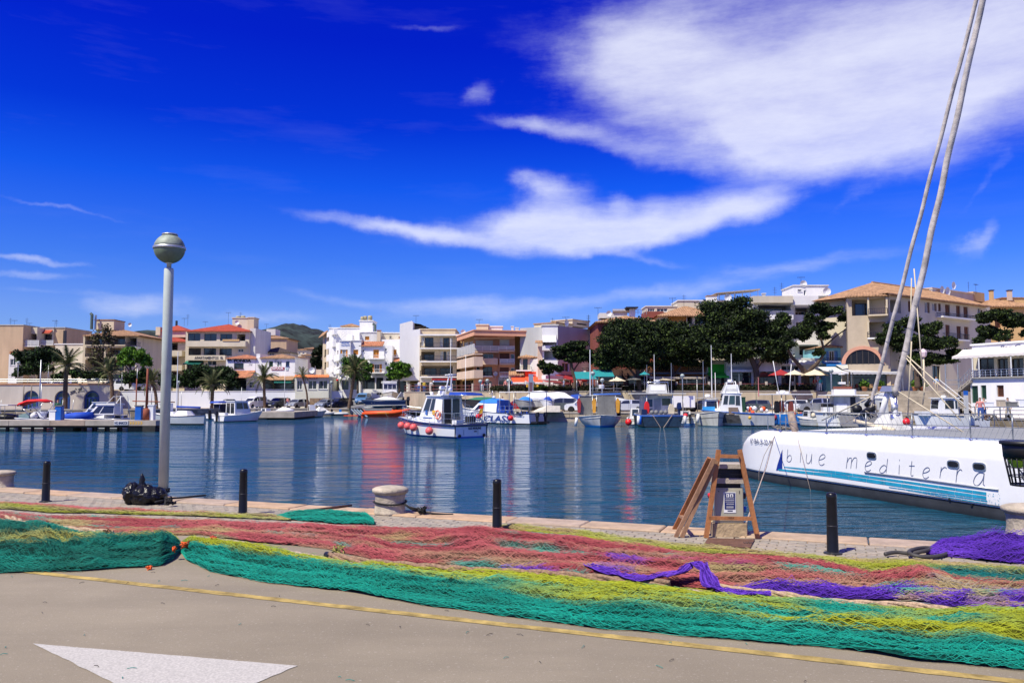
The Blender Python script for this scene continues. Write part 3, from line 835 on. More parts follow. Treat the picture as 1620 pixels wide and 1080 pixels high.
  base_i=np.arange(len(a))*6+nvt
  q=np.concatenate([np.stack([base_i,base_i+3,base_i+4,base_i+1],1),np.stack([base_i+1,base_i+4,base_i+5,base_i+2],1)])
  VV.append(vs);QQ.append(q);CC.append(np.repeat(cs,6,axis=0));nvt+=len(vs)
 me=np_mesh('twine',np.concatenate(VV),np.concatenate(QQ),np.concatenate(CC))
 tw=link('twine',me,NETM,root);tw['kind']='stuff'
 return root,pos,seg,pxs
def np_mesh(name,co,quads,col):
 me=bpy.data.meshes.new(name)
 me.vertices.add(len(co));me.vertices.foreach_set('co',np.asarray(co,'f').ravel())
 n=len(quads);k=quads.shape[1]
 me.loops.add(n*k);me.loops.foreach_set('vertex_index',np.asarray(quads,'i').ravel())
 me.polygons.add(n);me.polygons.foreach_set('loop_start',np.arange(0,n*k,k,dtype='i'));
 me.update(calc_edges=True)
 if col is not None:
  at=me.color_attributes.new('col','FLOAT_COLOR','POINT')
  at.data.foreach_set('color',np.concatenate([col,np.ones((len(col),1))],1).astype('f').ravel())
 return me
def mixc(a,b,f):
 return a+(b-a)*np.clip(f,0,1)[...,None]
def col_green(px,V,S,W,seed):
 e=.5+(fbm(S*.5,V*3,seed+5,4)-.5)*.55
 e=e-.08*np.exp(-((px-900)/300.)**2)+.16*np.clip((700-px)/300,0,1)
 f=np.clip((V-e)*9,0,1)
 teal=mixc(C_TEAL,C_TEAL2,fbm(S*1.2,V*8,seed+8,4)*1.6-.3)
 yg=mixc(C_YG,C_TEAL2,np.clip(fbm(S*.9,V*9,seed+15,4)*4-2.4,0,1))
 st=np.exp(-((V-(.42+.0*px)-.05*np.sin(S*.7))/.07)**2)*np.clip((px-1050)/150,0,1)
 hump=np.exp(-(((px-1340)/90.)**2)-((V-.80)/.12)**2)+np.exp(-(((px-1500)/60.)**2)-((V-.62)/.12)**2)
 f=np.clip(f*(1-np.clip(hump*1.5,0,1))+st*1.2,0,1)
 return mixc(teal,yg,f)
def col_green_left(px,V,S,W,seed):
 yg=mixc(C_YG,C_OLIVE,fbm(S,V*4,seed,3))
 teal=mixc(C_TEAL*.6,C_TEAL2*.8,fbm(S*1.2,V*8,seed+8,4)*1.6-.5)
 ctr=np.interp(px,[15,120,200,285],[.40,.52,.72,.88]);f=np.exp(-((V-ctr)/.075)**2)*1.5-.25
 f=f+(fbm(S*2,V*8,seed+3,3)-.5)*.5
 return mixc(teal,yg,f*1.5)
def col_red(px,V,S,W,seed):
 c=mixc(C_RED,C_RED2,fbm(S*.7,V*8,seed+2,4)*2-.5)
 c=mixc(c,C_TAN,np.clip(fbm(S*.5,V*9+5,seed+9,4)*5-2.9,0,.6))
 lowr=np.clip((.30-V)*6,0,1)*np.clip((px-480)/100,0,1)
 tanlow=np.clip(fbm(S*1.3,V*5,seed+21,3)*5-2.0,0,1)
 c=mixc(c,C_TAN,lowr*tanlow)
 c=mixc(c,C_TEAL2*.9+.03,np.clip(fbm(S*1.1+30,V*7,seed+33,4)*9-5.7,0,1)*.9)
 p=np.clip(fbm(S*.8+70,V*4,seed+44,3)*9-5.2,0,1)*np.clip((.55-V)*5,0,1)*np.clip((px-560)/50,0,1)
 c=mixc(c,C_PUR2,p)
 y=np.clip(fbm(S*.9+11,V*6,seed+55,4)*8-5.0,0,1)*.7
 return mixc(c,C_OLIVE,y)
def col_olive(px,V,S,W,seed):
 c=mixc(C_OLIVE,C_YG*.9,fbm(S,V*5,seed,3)*2-.5)
 c=mixc(c,C_TAN,np.clip(fbm(S*1.3,V*4,seed+4,3)*5-2.7,0,.7))
 dk=np.clip((px-1430)/60,0,1)*np.exp(-((V-.38)/.24)**4)
 return mixc(c,mixc(C_DKTEAL,C_TEAL2,fbm(S*2,V*9,seed+6,3)-.3),dk)
def col_purple(px,V,S,W,seed):
 return mixc(C_PUR,C_PUR2,fbm(S*2.5,V*6,seed,4)*2-.5)
def col_teal(px,V,S,W,seed):
 return mixc(C_TEAL,C_TEAL2,fbm(S*2.5,V*6,seed,4)*2-.5)
band('fishing_net','long teal and yellow-green fishing net stretched along the yellow road line',[(284,864),(296,852),(330,857),(400,866),(470,882),(551,896),(681,900),(820,913),(941,925),(1081,938),(1220,953),(1305,960),(1397,970),(1499,975),(1560,968),(1700,972)],[(284,872),(296,888),(330,904),(400,919),(470,929),(541,936),(597,946),(646,955),(716,965),(820,980),(905,991),(1011,1000),(1081,1008),(1152,1012),(1220,1018),(1341,1029),(1446,1046),(1605,1062),(1700,1074)],col_green,.052,layers=7,seed=2)
band('fishing_net','bunched teal net with a yellow streak, gathered by an orange tie at its right end',[(-60,822),(15,832),(60,833),(120,850),(170,856),(230,852),(270,853),(288,862)],[(-60,912),(15,908),(130,905),(200,899),(255,896),(275,886),(288,870)],col_green_left,.075,layers=7,seed=12,fold=1.2)
band('fishing_net','long red trawl net with teal and tan patches, lying along the brick paving',[(-60,812),(15,815),(77,820),(141,820),(300,826),(420,830),(590,838),(702,842),(752,838),(820,844),(905,853),(1011,869),(1081,879),(1220,884),(1305,896),(1376,914),(1453,908),(1516,925),(1605,931),(1700,935)],[(-60,822),(15,832),(100,846),(176,850),(316,846),(400,858),(516,868),(611,893),(681,897),(787,905),(905,914),(1046,927),(1116,935),(1220,938),(1376,945),(1516,962),(1605,965),(1700,970)],col_red,.05,layers=7,seed=23,hfun=lambda px:.6+.5*np.clip((px-300)/300,0,1)+.35*np.exp(-((px-1470)/50)**2))
band('fishing_net','thin faded red and olive net strip lying furthest back by the first bollard',[(-60,794),(15,797),(90,800),(141,805),(260,812),(420,820),(460,823)],[(-60,806),(15,806),(77,812),(141,812),(300,817),(420,822),(460,824)],lambda px,V,S,W,seed:mixc(col_olive(px,V,S,W,seed),np.broadcast_to(C_RED2,V.shape+(3,)),np.clip((V-.45)*6+(fbm(S,V*3,4,3)-.5)*3,0,1)),.025,layers=4,seed=34)
band('fishing_net','faded olive-yellow net spread between the brick paving and the red net',[(780,834),(850,839),(950,850),(1060,866),(1200,880),(1341,889),(1446,890),(1605,900),(1700,904)],[(780,836),(850,845),(905,852),(1011,866),(1081,876),(1220,882),(1305,900),(1376,918),(1440,917),(1516,928),(1605,934),(1700,938)],col_olive,.03,layers=6,seed=45)
band('fishing_net','small teal net heap at the end of the iron bar',[(430,819),(460,816),(500,812),(545,812),(575,817),(594,827)],[(430,821),(470,824),(520,828),(560,830),(594,830)],col_teal,.045,layers=6,seed=56,dx=.07)
band('fishing_net','crumpled purple net heap on the paving by the coiled hose',[(1465,874),(1490,864),(1530,860),(1570,860),(1620,858),(1700,858)],[(1458,876),(1490,880),(1530,884),(1570,890),(1620,893),(1700,892)],col_purple,.07,layers=8,seed=67,dx=.055,fold=1.4,hfun=lambda px:.5+.5*np.clip((px-1480)/120,0,1)+.3*np.exp(-((px-1580)/25)**2))
band('fishing_net','purple net strip rippling along the front edge of the red net',[(1130,936),(1200,934),(1240,926),(1290,934),(1340,943),(1400,940),(1440,934),(1500,948),(1560,947),(1605,957),(1700,960)],[(1150,938),(1200,946),(1300,950),(1376,950),(1440,951),(1516,964),(1560,956),(1605,966),(1700,970)],col_purple,.05,layers=5,seed=78,dx=.06)
def ribbon():
 pth=[(930,893,.08),(962,903,.10),(985,910,.10),(1020,914,.10),(1050,909,.11),(1075,905,.14),(1095,893,.20),(1106,892,.22),(1116,903,.18),(1124,923,.10),(1140,932,.08),(1175,938,.08),(1220,939,.09)]
 P=[at_z(x,y+0,0.0)for x,y,h in pth]
 P=[]
 for x,y,h in pth:
  q=at_z(x,y,h);P.append(q)
 P=smooth_path(P,10);m=MB();W=9
 rows=[]
 for i,p in enumerate(P):
  d=(P[min(i+1,len(P)-1)]-P[max(i-1,0)]).normalized()
  side=Vector((-d.y,d.x,0)).normalized()
  w_=.13+.03*math.sin(i*.3)
  rows.append([p+side*w_*(k/(W-1)-.5)+Vector((0,0,.012*math.sin(k*2.1+i*.4)))for k in range(W)])
 root=thing('net_ribbon','purple net ribbon arching up over the red net below the trestle','fishing net',P[len(P)//2].xy.to_3d())
 co=np.array([tuple(v-root.location)for r in rows for v in r]);n=len(rows)
 idx=np.arange(n*W).reshape(n,W)
 quads=np.stack([idx[:-1,:-1],idx[1:,:-1],idx[1:,1:],idx[:-1,1:]],-1).reshape(-1,4)
 col=np.clip(mixc(C_PUR,C_PUR2,NR.rand(n*W)),0,1)
 link('net_mass',np_mesh('net_mass',co,quads,col*.9),NETB,root)
 tw=MB()
 for k in range(W):tw.tube([rows[i][k]-root.location+Vector((0,0,.006+.004*math.sin(i*1.3+k)))for i in range(n)],.0035,3)
 for i in range(0,n-3,1):
  for k in range(0,W-1,2):
   a=rows[i][k]-root.location;b=rows[i+2][k+1]-root.location
   tw.tube([a+Vector((0,0,.008)),b+Vector((0,0,.008))],.0025,3)
 me=tw.mesh('twine');
 at=me.color_attributes.new('col','FLOAT_COLOR','POINT')
 c=NR.rand(len(me.vertices),1)*.7+.7;cc=np.concatenate([np.clip(C_PUR2*c,0,1),np.ones_like(c)],1)
 at.data.foreach_set('color',cc.astype('f').ravel())
 link('twine',me,NETM,root)
ribbon()
TANROPE=mat('tan_rope',(.52,.37,.24),.95,var=.35,vscale=30,bump=.8,bscale=60)
PALEROPE=mat('pale_rope',(.48,.38,.30),.95,var=.3,vscale=30,bump=.8,bscale=60)
def gpath(pts,h=.03):return smooth_path([at_z(x,y,h)for x,y in pts],8)
def twisted(name,label,pts,r,m):
 b=MB();pts=[Vector(p)for p in pts]
 L_=[0]
 for i in range(1,len(pts)):L_.append(L_[-1]+(pts[i]-pts[i-1]).length)
 n=int(L_[-1]/(r*1.6));arr=np.array([tuple(p)for p in pts])
 ss=np.linspace(0,L_[-1],n);xs=[np.interp(ss,L_,arr[:,k])for k in range(3)]
 d=np.gradient(np.stack(xs,1),axis=0);d/=np.linalg.norm(d,axis=1,keepdims=True)
 side=np.stack([-d[:,1],d[:,0],0*d[:,0]],1);up=np.array((0,0,1.))
 for ph in(0,2*math.pi/3,4*math.pi/3):
  a=ss/(r*3.2)+ph
  q=np.stack(xs,1)+side*(np.cos(a)*r*.55)[:,None]+up*(np.sin(a)*r*.55)[:,None]
  b.tube([tuple(v)for v in q],r*.62,5)
 return tag(b.build(name,m,None,True),label,'rope')
twisted('head_rope','thick tan rope along the near edge of the red net by the picture border',gpath([(-40,812),(15,820),(45,830),(80,835),(120,838),(150,841),(176,843)],.05),.045,TANROPE)
twisted('head_rope','pale rope winding between the green net and the red net',gpath([(300,852),(380,858),(421,869),(470,875),(516,884),(560,893),(611,900),(700,904),(787,908),(850,914),(905,920),(976,928),(1046,932),(1116,938),(1180,944),(1240,948)],.03),.022,PALEROPE)
twisted('foot_rope','thick brown foot rope wrapped at one end, under the red net',gpath([(523,878),(545,883),(586,889),(640,894),(700,899),(760,903),(830,906),(905,911),(980,918),(1060,924)],.06),.042,mat('brown_rope',(.33,.21,.13),.95,var=.35,vscale=30,bump=.8,bscale=60))
twisted('foot_rope','tan rope showing at the front of the red net by the purple ribbon',gpath([(1120,925),(1180,934),(1240,940),(1300,950),(1380,955),(1450,958),(1520,968)],.04),.03,TANROPE)
w_=MB();a=at_z(516,877,.035);b=at_z(538,882,.035)
w_.tube([a,a.lerp(b,.3),a.lerp(b,.6),b],[.035,.042,.042,.035],12)
tag(w_.build('rope_sleeve',BLACK,None,True),'black rubber sleeve binding the foot rope to the olive net','sleeve')
def tie(px,py,h,r,label,m):
 b=MB();r2=random.Random(int(px));c=at_z(px,py,h)
 b.tube([c+Vector((r2.uniform(-r,r),r2.uniform(-r,r),r2.uniform(-r,r)))for _ in range(26)],.008,5)
 tag(b.build('net_tie',m,None,True),label,'net tie','ties on the nets')
OTW=mat('orange_twine',(.85,.13,.02),.7,var=.1)
tie(292,862,.10,.045,'orange twine tie gathering the teal net together',OTW)
tie(275,868,.12,.03,'small orange tie beside the gathering knot of the teal net',OTW)
tie(236,898,.02,.025,'tiny orange twine scrap lying at the edge of the bunched teal net',OTW)
tie(338,852,.06,.04,'short red tie on the pale rope near the gathered net',mat('red_twine',(.6,.03,.03),.7,var=.1))
tie(169,842,.07,.05,'brown knot on the tan rope at its right end',mat('brown_twine',(.2,.09,.04),.8,var=.1))
tie(535,872,.09,.07,'olive twine knot beside the black rope sleeve',mat('olive_twine',(.33,.30,.08),.8,var=.2))
#  FAR SHORE
def W2(px,Y):return(gx(px,Y),Y)
def land(name,pts,z0,z1,m,kind='structure'):
 b=MB();b.prism(pts,z0,z1);return tag(b.build(name,m),kind=kind)
edge_pts=[(-700,72),(-120,118),(240,118),(396,128),(520,129),(640,127),(742,112),(852,96),(1000,95),(1270,94),(1420,84),(1560,71),(1720,60),(2200,44)]
EP=[W2(*p)for p in edge_pts]
back=[(420,44),(420,900),(-500,900),(-500,72)]
land('harbour_apron',EP+back,-3.15,0.0,LANDM)
fb=MB()
for(a,b)in zip(EP[:-1],EP[1:]):
 a=Vector((*a,0));b=Vector((*b,0));L_=(b-a).length;d=(b-a)/L_;nrm=Vector((d.y,-d.x,0))
 n=max(1,int(L_/1.6))
 for i in range(n):
  for j in range(3):
   if rnd.random()<.06:continue
   p0=a+d*(L_*i/n+.02+(.5 if j%2 else 0));p1=a+d*(L_*(i+1)/n-.02+(.5 if j%2 else 0));k=rnd.uniform(.04,.12)
   q=[p0,p1,p1+nrm*k,p0+nrm*k]
   fb.prism([(v.x,v.y)for v in q],-.12-.5*(j+1)+.02,-.12-.5*j-.02,rnd.randrange(2))
  p0=a+d*(L_*i/n+.01);p1=a+d*(L_*(i+1)/n-.01);q=[p0-nrm*.5,p1-nrm*.5,p1+nrm*.14,p0+nrm*.14]
  fb.prism([(v.x,v.y)for v in q],-.12,.06,2)
tag(fb.build('harbour_quay_wall',[STONE,mat('stone_wall_dark',(.26,.21,.14),.9,var=.3,vscale=1.6,bump=.6,bscale=5),CONC]),kind='structure')
L2=2.45
wall_r=[(640,121),(742,118),(860,108),(1010,104),(1165,103),(1290,101)]
WR=[W2(*p)for p in wall_r]
steps_top=[W2(1320,100),W2(1520,90)]
land('promenade',WR+steps_top+[W2(1545,76),W2(1900,64),(400,60),(400,700),(gx(640,700),700)],-.5,L2,PROM)
land('upper_street',[W2(-500,122.5),W2(186,122.5),W2(190,138.5),W2(522,138.5),W2(522,800),(-900,800)],-.5,2.75,PROM)
rp_=MB();x0a,x1a=gx(522,131),gx(640,131);x0b,x1b=gx(522,150),gx(640,150)
rp_.hexa([(x0a,131,-.3),(x1a,123,-.3),(x1b,150,-.3),(x0b,150,-.3),(x0a,131,.01),(x1a,123,.01),(x1b,150,2.5),(x0b,150,2.7)])
tag(rp_.build('side_street',mat('grey_asphalt',(.17,.17,.18),.9,var=.15)),kind='structure')
land('street_behind',[(gx(515,149.9),149.9),(gx(650,149.9),149.9),(gx(650,700),700),(gx(515,700),700)],-.5,2.65,PROM)
zb=MB()
for i in range(9):
 x=gx(537+i*8,140.5);zb.box(x,140.3,1.45,x+.45,141.3,1.50)
tag(zb.build('zebra_crossing',WPAINT),kind='structure')
def wall_thing(name,label,pts,z0,z1,th,m,cat='wall',coping=True,cm=None):
 o=Vector((*pts[0],0));t=thing(name,label,cat,(o.x,o.y,z0));b=MB();c=MB()
 for p,q in zip(pts[:-1],pts[1:]):
  p=Vector((*p,0))-o;q=Vector((*q,0))-o;d=(q-p).normalized();n=Vector((-d.y,d.x,0))*th
  b.prism([(v.x,v.y)for v in(p,q,q+n,p+n)],0,z1-z0-(.1 if coping else 0))
  if coping:
   k=Vector((-d.y,d.x,0))*.06
   c.prism([(v.x,v.y)for v in(p-k,q-k,q+n+k,p+n+k)],z1-z0-.1,z1-z0)
 b.build('wall_body',m,t)
 if coping:c.build('coping',cm or CONC,t)
 return t
RETW=mat('retaining_wall',(.47,.39,.27),.9,var=.22,vscale=.8,streak=True,bump=.4)
pw=[(x,y-.28)for x,y in WR]
wall_thing('retaining_wall','long beige retaining wall under the promenade hedge, behind the moored boats',pw,-.1,L2+.12,.25,RETW)
white_pts=[W2(188,137.9),W2(420,137.9),W2(541,137.9)]
wall_thing('garden_wall','long smooth white wall behind the parked cars and palms',white_pts,-.1,2.78,.4,mat('white_wall_paint',(.72,.74,.78),.85,var=.06,vscale=.25,streak=True),cm=WHITE)
st=MB();N_=8
A0,B0=W2(1320,92.5),W2(1500,83);A1,B1=steps_top
for i in range(N_):
 f0=i/N_
 pa=Vector(A0).lerp(Vector(A1),f0);pb=Vector(B0).lerp(Vector(B1),f0)
 st.prism([tuple(pa),tuple(pb),tuple(B1),tuple(A1)],-.05,L2*(i+1)/N_)
tag(st.build('stone_steps',mat('step_stone',(.36,.31,.24),.9,var=.3,vscale=1.2,bump=.3)),kind='structure')
def hill(name,cx,cy,w_,d_,h_,seed):
 m=MB();n=70;k=22;vs=[]
 for j in range(k):
  for i in range(n):
   u,v=i/(n-1)*2-1,j/(k-1)*2-1
   r=max(0,1-(u*u)**.9-v*v*.9)
   z=h_*(r**.8)*(1+.12*mnoise.noise(Vector((u*3+seed,v*3,1))))+h_*.03*mnoise.noise(Vector((u*22+seed,v*12,0)))*(r>0)
   vs.append((cx+u*w_,cy+v*d_,z-2))
 m.add(vs,[(j*n+i,j*n+i+1,(j+1)*n+i+1,(j+1)*n+i)for j in range(k-1)for i in range(n-1)])
 hm=mat('wooded_hill',(.035,.055,.045),.95,var=.75,vscale=.045,bump=0)
 return tag(m.build(name,hm,None,True),kind='structure')
def hill_px(x0,x1,ytop,Y,seed):
 cx=(gx(x0,Y)+gx(x1,Y))/2;w_=(gx(x1,Y)-gx(x0,Y))/2
 return hill('hill',cx,Y,w_,260,at_d(800,ytop,Y).z+2,seed)
hill_px(340,600,513,1300,1.0);hill_px(110,420,525,1500,5.0);hill_px(-300,200,545,1500,8.0);hill_px(430,700,545,1250,3.0)
# - buildings
CROP={'A':(0,480,4.911),'B':(220,480,4.911),'C':(480,480,4.911),'D':(700,480,4.911),'E':(920,440,4.154),'F':(1140,420,3.857),'G':(1340,420,3.857),'P':(0,0,1.0)}
def panes(b_,u0,z0,u1,z1,y,nx=2,ny=1,th=.06,fr=.07):
 """frame bars of a window"""
 b_.box(u0,y,z0,u0+fr,y+th,z1);b_.box(u1-fr,y,z0,u1,y+th,z1)
 b_.box(u0+fr,y,z0,u1-fr,y+th,z0+fr);b_.box(u0+fr,y,z1-fr,u1-fr,y+th,z1)
 for i in range(1,nx):
  x=u0+(u1-u0)*i/nx;b_.box(x-fr/2,y,z0+fr,x+fr/2,y+th,z1-fr)
 for i in range(1,ny):
  z=z0+(z1-z0)*i/ny;b_.box(u0+fr,y+.005,z-fr/2,u1-fr,y+th-.005,z+fr/2)
class Bld:
 def __init__(s,name,label,crop,x0,d0,x1,d1,zb=L2,cat='building',group=None):
  s.c=CROP[crop];s.zb=zb
  a=Vector((gx(s.X(x0),d0),d0,0));b=Vector((gx(s.X(x1),d1),d1,0))
  s.o=a;s.d=(b-a).normalized();s.n=Vector((-s.d.y,s.d.x,0));s.rz=math.atan2(s.d.y,s.d.x)
  s.t=thing(name,label,cat,(a.x,a.y,zb),s.rz,group)
 def X(s,x):return s.c[0]+x/s.c[2]
 def Y(s,y):return s.c[1]+y/s.c[2]
 def uz(s,x,y,off=0.0):
  r=ray(s.X(x),s.Y(y));o=s.o+s.n*off-Vector((0,0,EYE))
  k=(o.x*s.n.x+o.y*s.n.y)/(r.x*s.n.x+r.y*s.n.y)
  p=Vector((0,0,EYE))+r*k
  return(p-s.o).dot(s.d),p.z-s.zb
 def part(s,mb,name,m,smooth=False,parent=None,label=None):return mb.build(name,m,parent or s.t,smooth,label=label)
 def block(s,x0,y0,x1,y1,m,off=0.0,depth=9.0,holes=(),name='wall',rec=.22,top=None,cap=None,low=None):
  """box whose front face matches the picture rectangle, with real openings"""
  u0,z1=s.uz(x0,y0,off);u1,_=s.uz(x1,y0,off);z0=s.uz(x0,y1,off)[1]if y1 is not None else-1.0
  if low is not None:z0=low
  H=[]
  for h in holes:
   hu0,hz1=s.uz(h[0],h[1],off);hu1,hz0=s.uz(h[2],h[3],off)
   hu0=max(hu0,u0+.05);hu1=min(hu1,u1-.05);hz0=max(hz0,z0+.02);hz1=min(hz1,z1-.05)
   if hu1-hu0>.1 and hz1-hz0>.1:H.append((hu0,hz0,hu1,hz1,h[4],h[5]if len(h)>5 else None))
  b=MB();us=sorted({u0,u1,*[h[0]for h in H],*[h[2]for h in H]});zs=sorted({z0,z1,*[h[1]for h in H],*[h[3]for h in H]})
  for i in range(len(us)-1):
   for j in range(len(zs)-1):
    cu,cz=(us[i]+us[i+1])/2,(zs[j]+zs[j+1])/2
    if any(h[0]<cu<h[2]and h[1]<cz<h[3]for h in H):continue
    b.add([(us[i],off,zs[j]),(us[i+1],off,zs[j]),(us[i+1],off,zs[j+1]),(us[i],off,zs[j+1])],[(0,1,2,3)])
  b.add([(u0,off,z0),(u1,off,z0),(u1,off+depth,z0),(u0,off+depth,z0),(u0,off,z1),(u1,off,z1),(u1,off+depth,z1),(u0,off+depth,z1)],[(4,5,6,7),(1,2,6,5),(2,3,7,6),(3,0,4,7)])
  for(a,c,e,g,k,o_)in H:
   dp=2.3 if k[0]=='o' else(2.2 if k[0]=='d' else rec)
   b.add([(a,off,c),(e,off,c),(e,off,g),(a,off,g),(a,off+dp,c),(e,off+dp,c),(e,off+dp,g),(a,off+dp,g)],[(0,4,5,1),(1,5,6,2),(2,6,7,3),(3,7,4,0)])
   s.opening(a,c,e,g,k,off,dp,o_)
  s.part(b,name,m)
  if cap:s.part(MB().box(u0-.12,off-.12,z1+.003,u1+.12,off+depth+.1,z1+.16),'parapet_cap',cap)
  return u0,z0,u1,z1
 def opening(s,a,c,e,g,k,off,dp,o_):
  y=off+dp
  if k in('w','w3','wd','wb','w1','wg'):
   fm={'wd':FRAMED,'wb':FRAMEB,'wg':GRSH}.get(k,FRAMEW);f=MB();panes(f,a,c,e,g,y-.08,{'w3':3,'w1':1}.get(k,2))
   f.box(a-.06,off-.09,c-.07,e+.06,off-.004,c-.006)
   w=s.part(f,'window',fm);s.part(MB().box(a+.05,y-.03,c+.05,e-.05,y-.01,g-.05),'pane',GLASS,parent=w)
  elif k[0]=='s':
   m={'sO':ORSH,'sW':WHSH,'sG':GRSH,'sB':BLSH,'sN':BRSH}[k];n=2 if e-a>.9 else 1
   for i in range(n):
    f=MB();p,q=a+(e-a)*i/n+.02,a+(e-a)*(i+1)/n-.02;panes(f,p,c,q,g,y-.10,1,th=.07,fr=.09)
    z=c+.1
    while z<g-.14:f.add([(p+.08,y-.04,z),(q-.08,y-.04,z),(q-.08,y-.085,z+.10),(p+.08,y-.085,z+.10)],[(0,1,2,3)]);z+=.13
    s.part(f,'shutter',m)
   s.part(MB().box(a,y-.03,c,e,y-.01,g),'shutter_back',m)
  elif k[0]=='x':
   m={'xO':ORSH,'xB':BLSH,'xW':WHSH,'xG':GRSH,'xN':BRSH}[k];w_=(e-a)*.27
   for p,q in((a,a+w_),(e-w_,e)):
    f=MB();f.box(p+.02,y-.09,c+.02,q-.02,y-.04,g-.02)
    z=c+.1
    while z<g-.14:f.box(p+.07,y-.115,z,q-.07,y-.092,z+.06);z+=.14
    s.part(f,'shutter',m)
   f=MB();panes(f,a+w_,c,e-w_,g,y-.08,2);w=s.part(f,'window',FRAMEW)
   s.part(MB().box(a+w_+.04,y-.03,c+.05,e-w_-.04,y-.01,g-.05),'pane',GLASS,parent=w)
  elif k[0]=='o':
   s.part(MB().box(a-.1,y,c-.05,e+.1,y+.1,g+.05),'loggia_wall',o_ or mat('loggia_back',(.36,.30,.22),.9,var=.1))  # default darker tan paints shade onto the recess wall
   n=max(1,int((e-a)/2.4));
   for i in range(n):
    p=a+(e-a)*(i+.12)/n;q=a+(e-a)*(i+.88)/n;f=MB();panes(f,p,c+.02,q,g-.35,y-.08,2 if q-p<2.2 else 3)
    w=s.part(f,'window',FRAMED if k=='od' else FRAMEW);s.part(MB().box(p+.05,y-.04,c+.07,q-.05,y-.01,g-.4),'pane',GLASS,parent=w)
  elif k[0]=='d':
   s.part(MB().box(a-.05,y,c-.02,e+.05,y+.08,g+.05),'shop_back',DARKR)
   n=max(1,int((e-a)/2.2));f=MB()
   for i in range(n+1):
    x=a+.03+(e-a-.12)*i/n;f.box(x,off+.35,c,x+.07,off+.42,g)
   f.box(a,off+.35,g-.5,e,off+.41,g-.43)
   s.part(f,'shop_front',FRAMED if k!='dw' else FRAMEW);s.part(MB().box(a,off+.44,c,e,off+.45,g),'shop_glass',GLASS)
  elif k=='b':
   f=MB();z=c
   while z<g-.05:f.box(a,y-.06-.02*(int(z*10)%2),z,e,y-.01,min(z+.16,g)-.012);z+=.16
   s.part(f,'roller_shutter',o_ or BRSH)
 def balcony(s,x0,y0,x1,y1,off=0.0,proj=1.2,kind='solid',m=None,slab=None):
  u0,z1=s.uz(x0,y0,off-proj);u1,z0=s.uz(x1,y1,off-proj);yf=off-proj
  m=m or WHITE
  sl=MB().box(u0,yf,z0,u1,off-.004,z0+.18);w=s.part(sl,'balcony',slab or m)
  zt=z1
  if kind=='solid':
   b=MB();b.box(u0,yf-.003,z0+.183,u1,yf+.12,zt);b.box(u0,yf+.123,z0+.183,u0+.12,off-.004,zt);b.box(u1-.12,yf+.123,z0+.183,u1,off-.004,zt)
   s.part(b,'parapet',m,parent=w)
  elif kind=='glass':
   b=MB();n=max(2,int((u1-u0)/1.1))
   for i in range(n):
    b.box(u0+(u1-u0)*i/n+.03,yf+.02,z0+.26,u0+(u1-u0)*(i+1)/n-.03,yf+.04,zt-.06)
   s.part(b,'balcony_panels',mat('frosted_panel',(.45,.45,.44),.3,var=.1),parent=w)
   b=MB();b.box(u0,yf,zt-.05,u1,yf+.06,zt)
   for i in range(n+1):
    x=u0+(u1-u0-.05)*i/n;b.box(x,yf,z0+.183,x+.05,yf+.06,zt-.05)
   s.part(b,'railing',FRAMEW,parent=w)
  else:
   b=MB();r=.03;b.box(u0,yf+.01,zt-.05,u1,yf+.05,zt);b.box(u0,yf+.01,z0+.26,u1,yf+.04,z0+.29)
   n=int((u1-u0)/.22)
   for i in range(n+1):
    x=u0+(u1-u0-.03)*i/n;b.box(x,yf+.015,z0+.183,x+.025,yf+.04,zt-.05)
   for x in(u0,u1-.03):
    b.box(x,yf+.05,zt-.05,x+.03,off-.01,zt)
    for j in range(1,5):b.box(x,yf+proj*j/5,z0+.183,x+.025,yf+proj*j/5+.02,zt-.05)
   s.part(b,'railing',{'rail':DKMETAL,'railw':FRAMEW}[kind],parent=w)
 def slab(s,x0,y0,x1,y1,off=0.0,proj=.4,m=None,name='floor_slab',depth=.2):
  u0,z1=s.uz(x0,y0,off-proj);u1,z0=s.uz(x1,y1,off-proj)
  s.part(MB().box(u0,off-proj,z0,u1,off-.004,z1),name,m or WHITE)
 def roof(s,x0,y0,x1,y1,m,off=0.0,depth=9.0,ov=.35,kind='hip',name='roof',step=.34):
  """x0..x1, ridge at y0, eave at y1 (eave overhang in front of the wall)"""
  u0,ze=s.uz(x0,y1,off-ov);u1,_=s.uz(x1,y1,off-ov)
  W=u1-u0;D=depth+2*ov;half=min(D/2,1e9)
  yr=off-ov+half
  zr=s.uz((x0+x1)/2,y0,yr)[1];zr=max(zr,ze+.4);sl=(zr-ze)/half
  y_f=off-ov
  def side(y_of):
   b=MB();n=max(4,int(W/step));vs=[];fs=[]
   for i in range(n*2+1):
    x=u0+W*i/(n*2);w_=.035 if i%2 else-.035
    ln=half if kind=='gable' else min(half,(x-u0)*1.0+.02,(u1-x)*1.0+.02)
    vs+=[(x,y_f,ze+w_),(x,y_f+ln,ze+ln*sl+w_),(x,y_f,ze+w_-.14)]
   for i in range(n*2):fs+=[(3*i,3*i+3,3*i+4,3*i+1),(3*i+2,3*i+5,3*i+3,3*i)]
   return b.add(vs,fs)
  b=side(0)
  yb=y_f+D
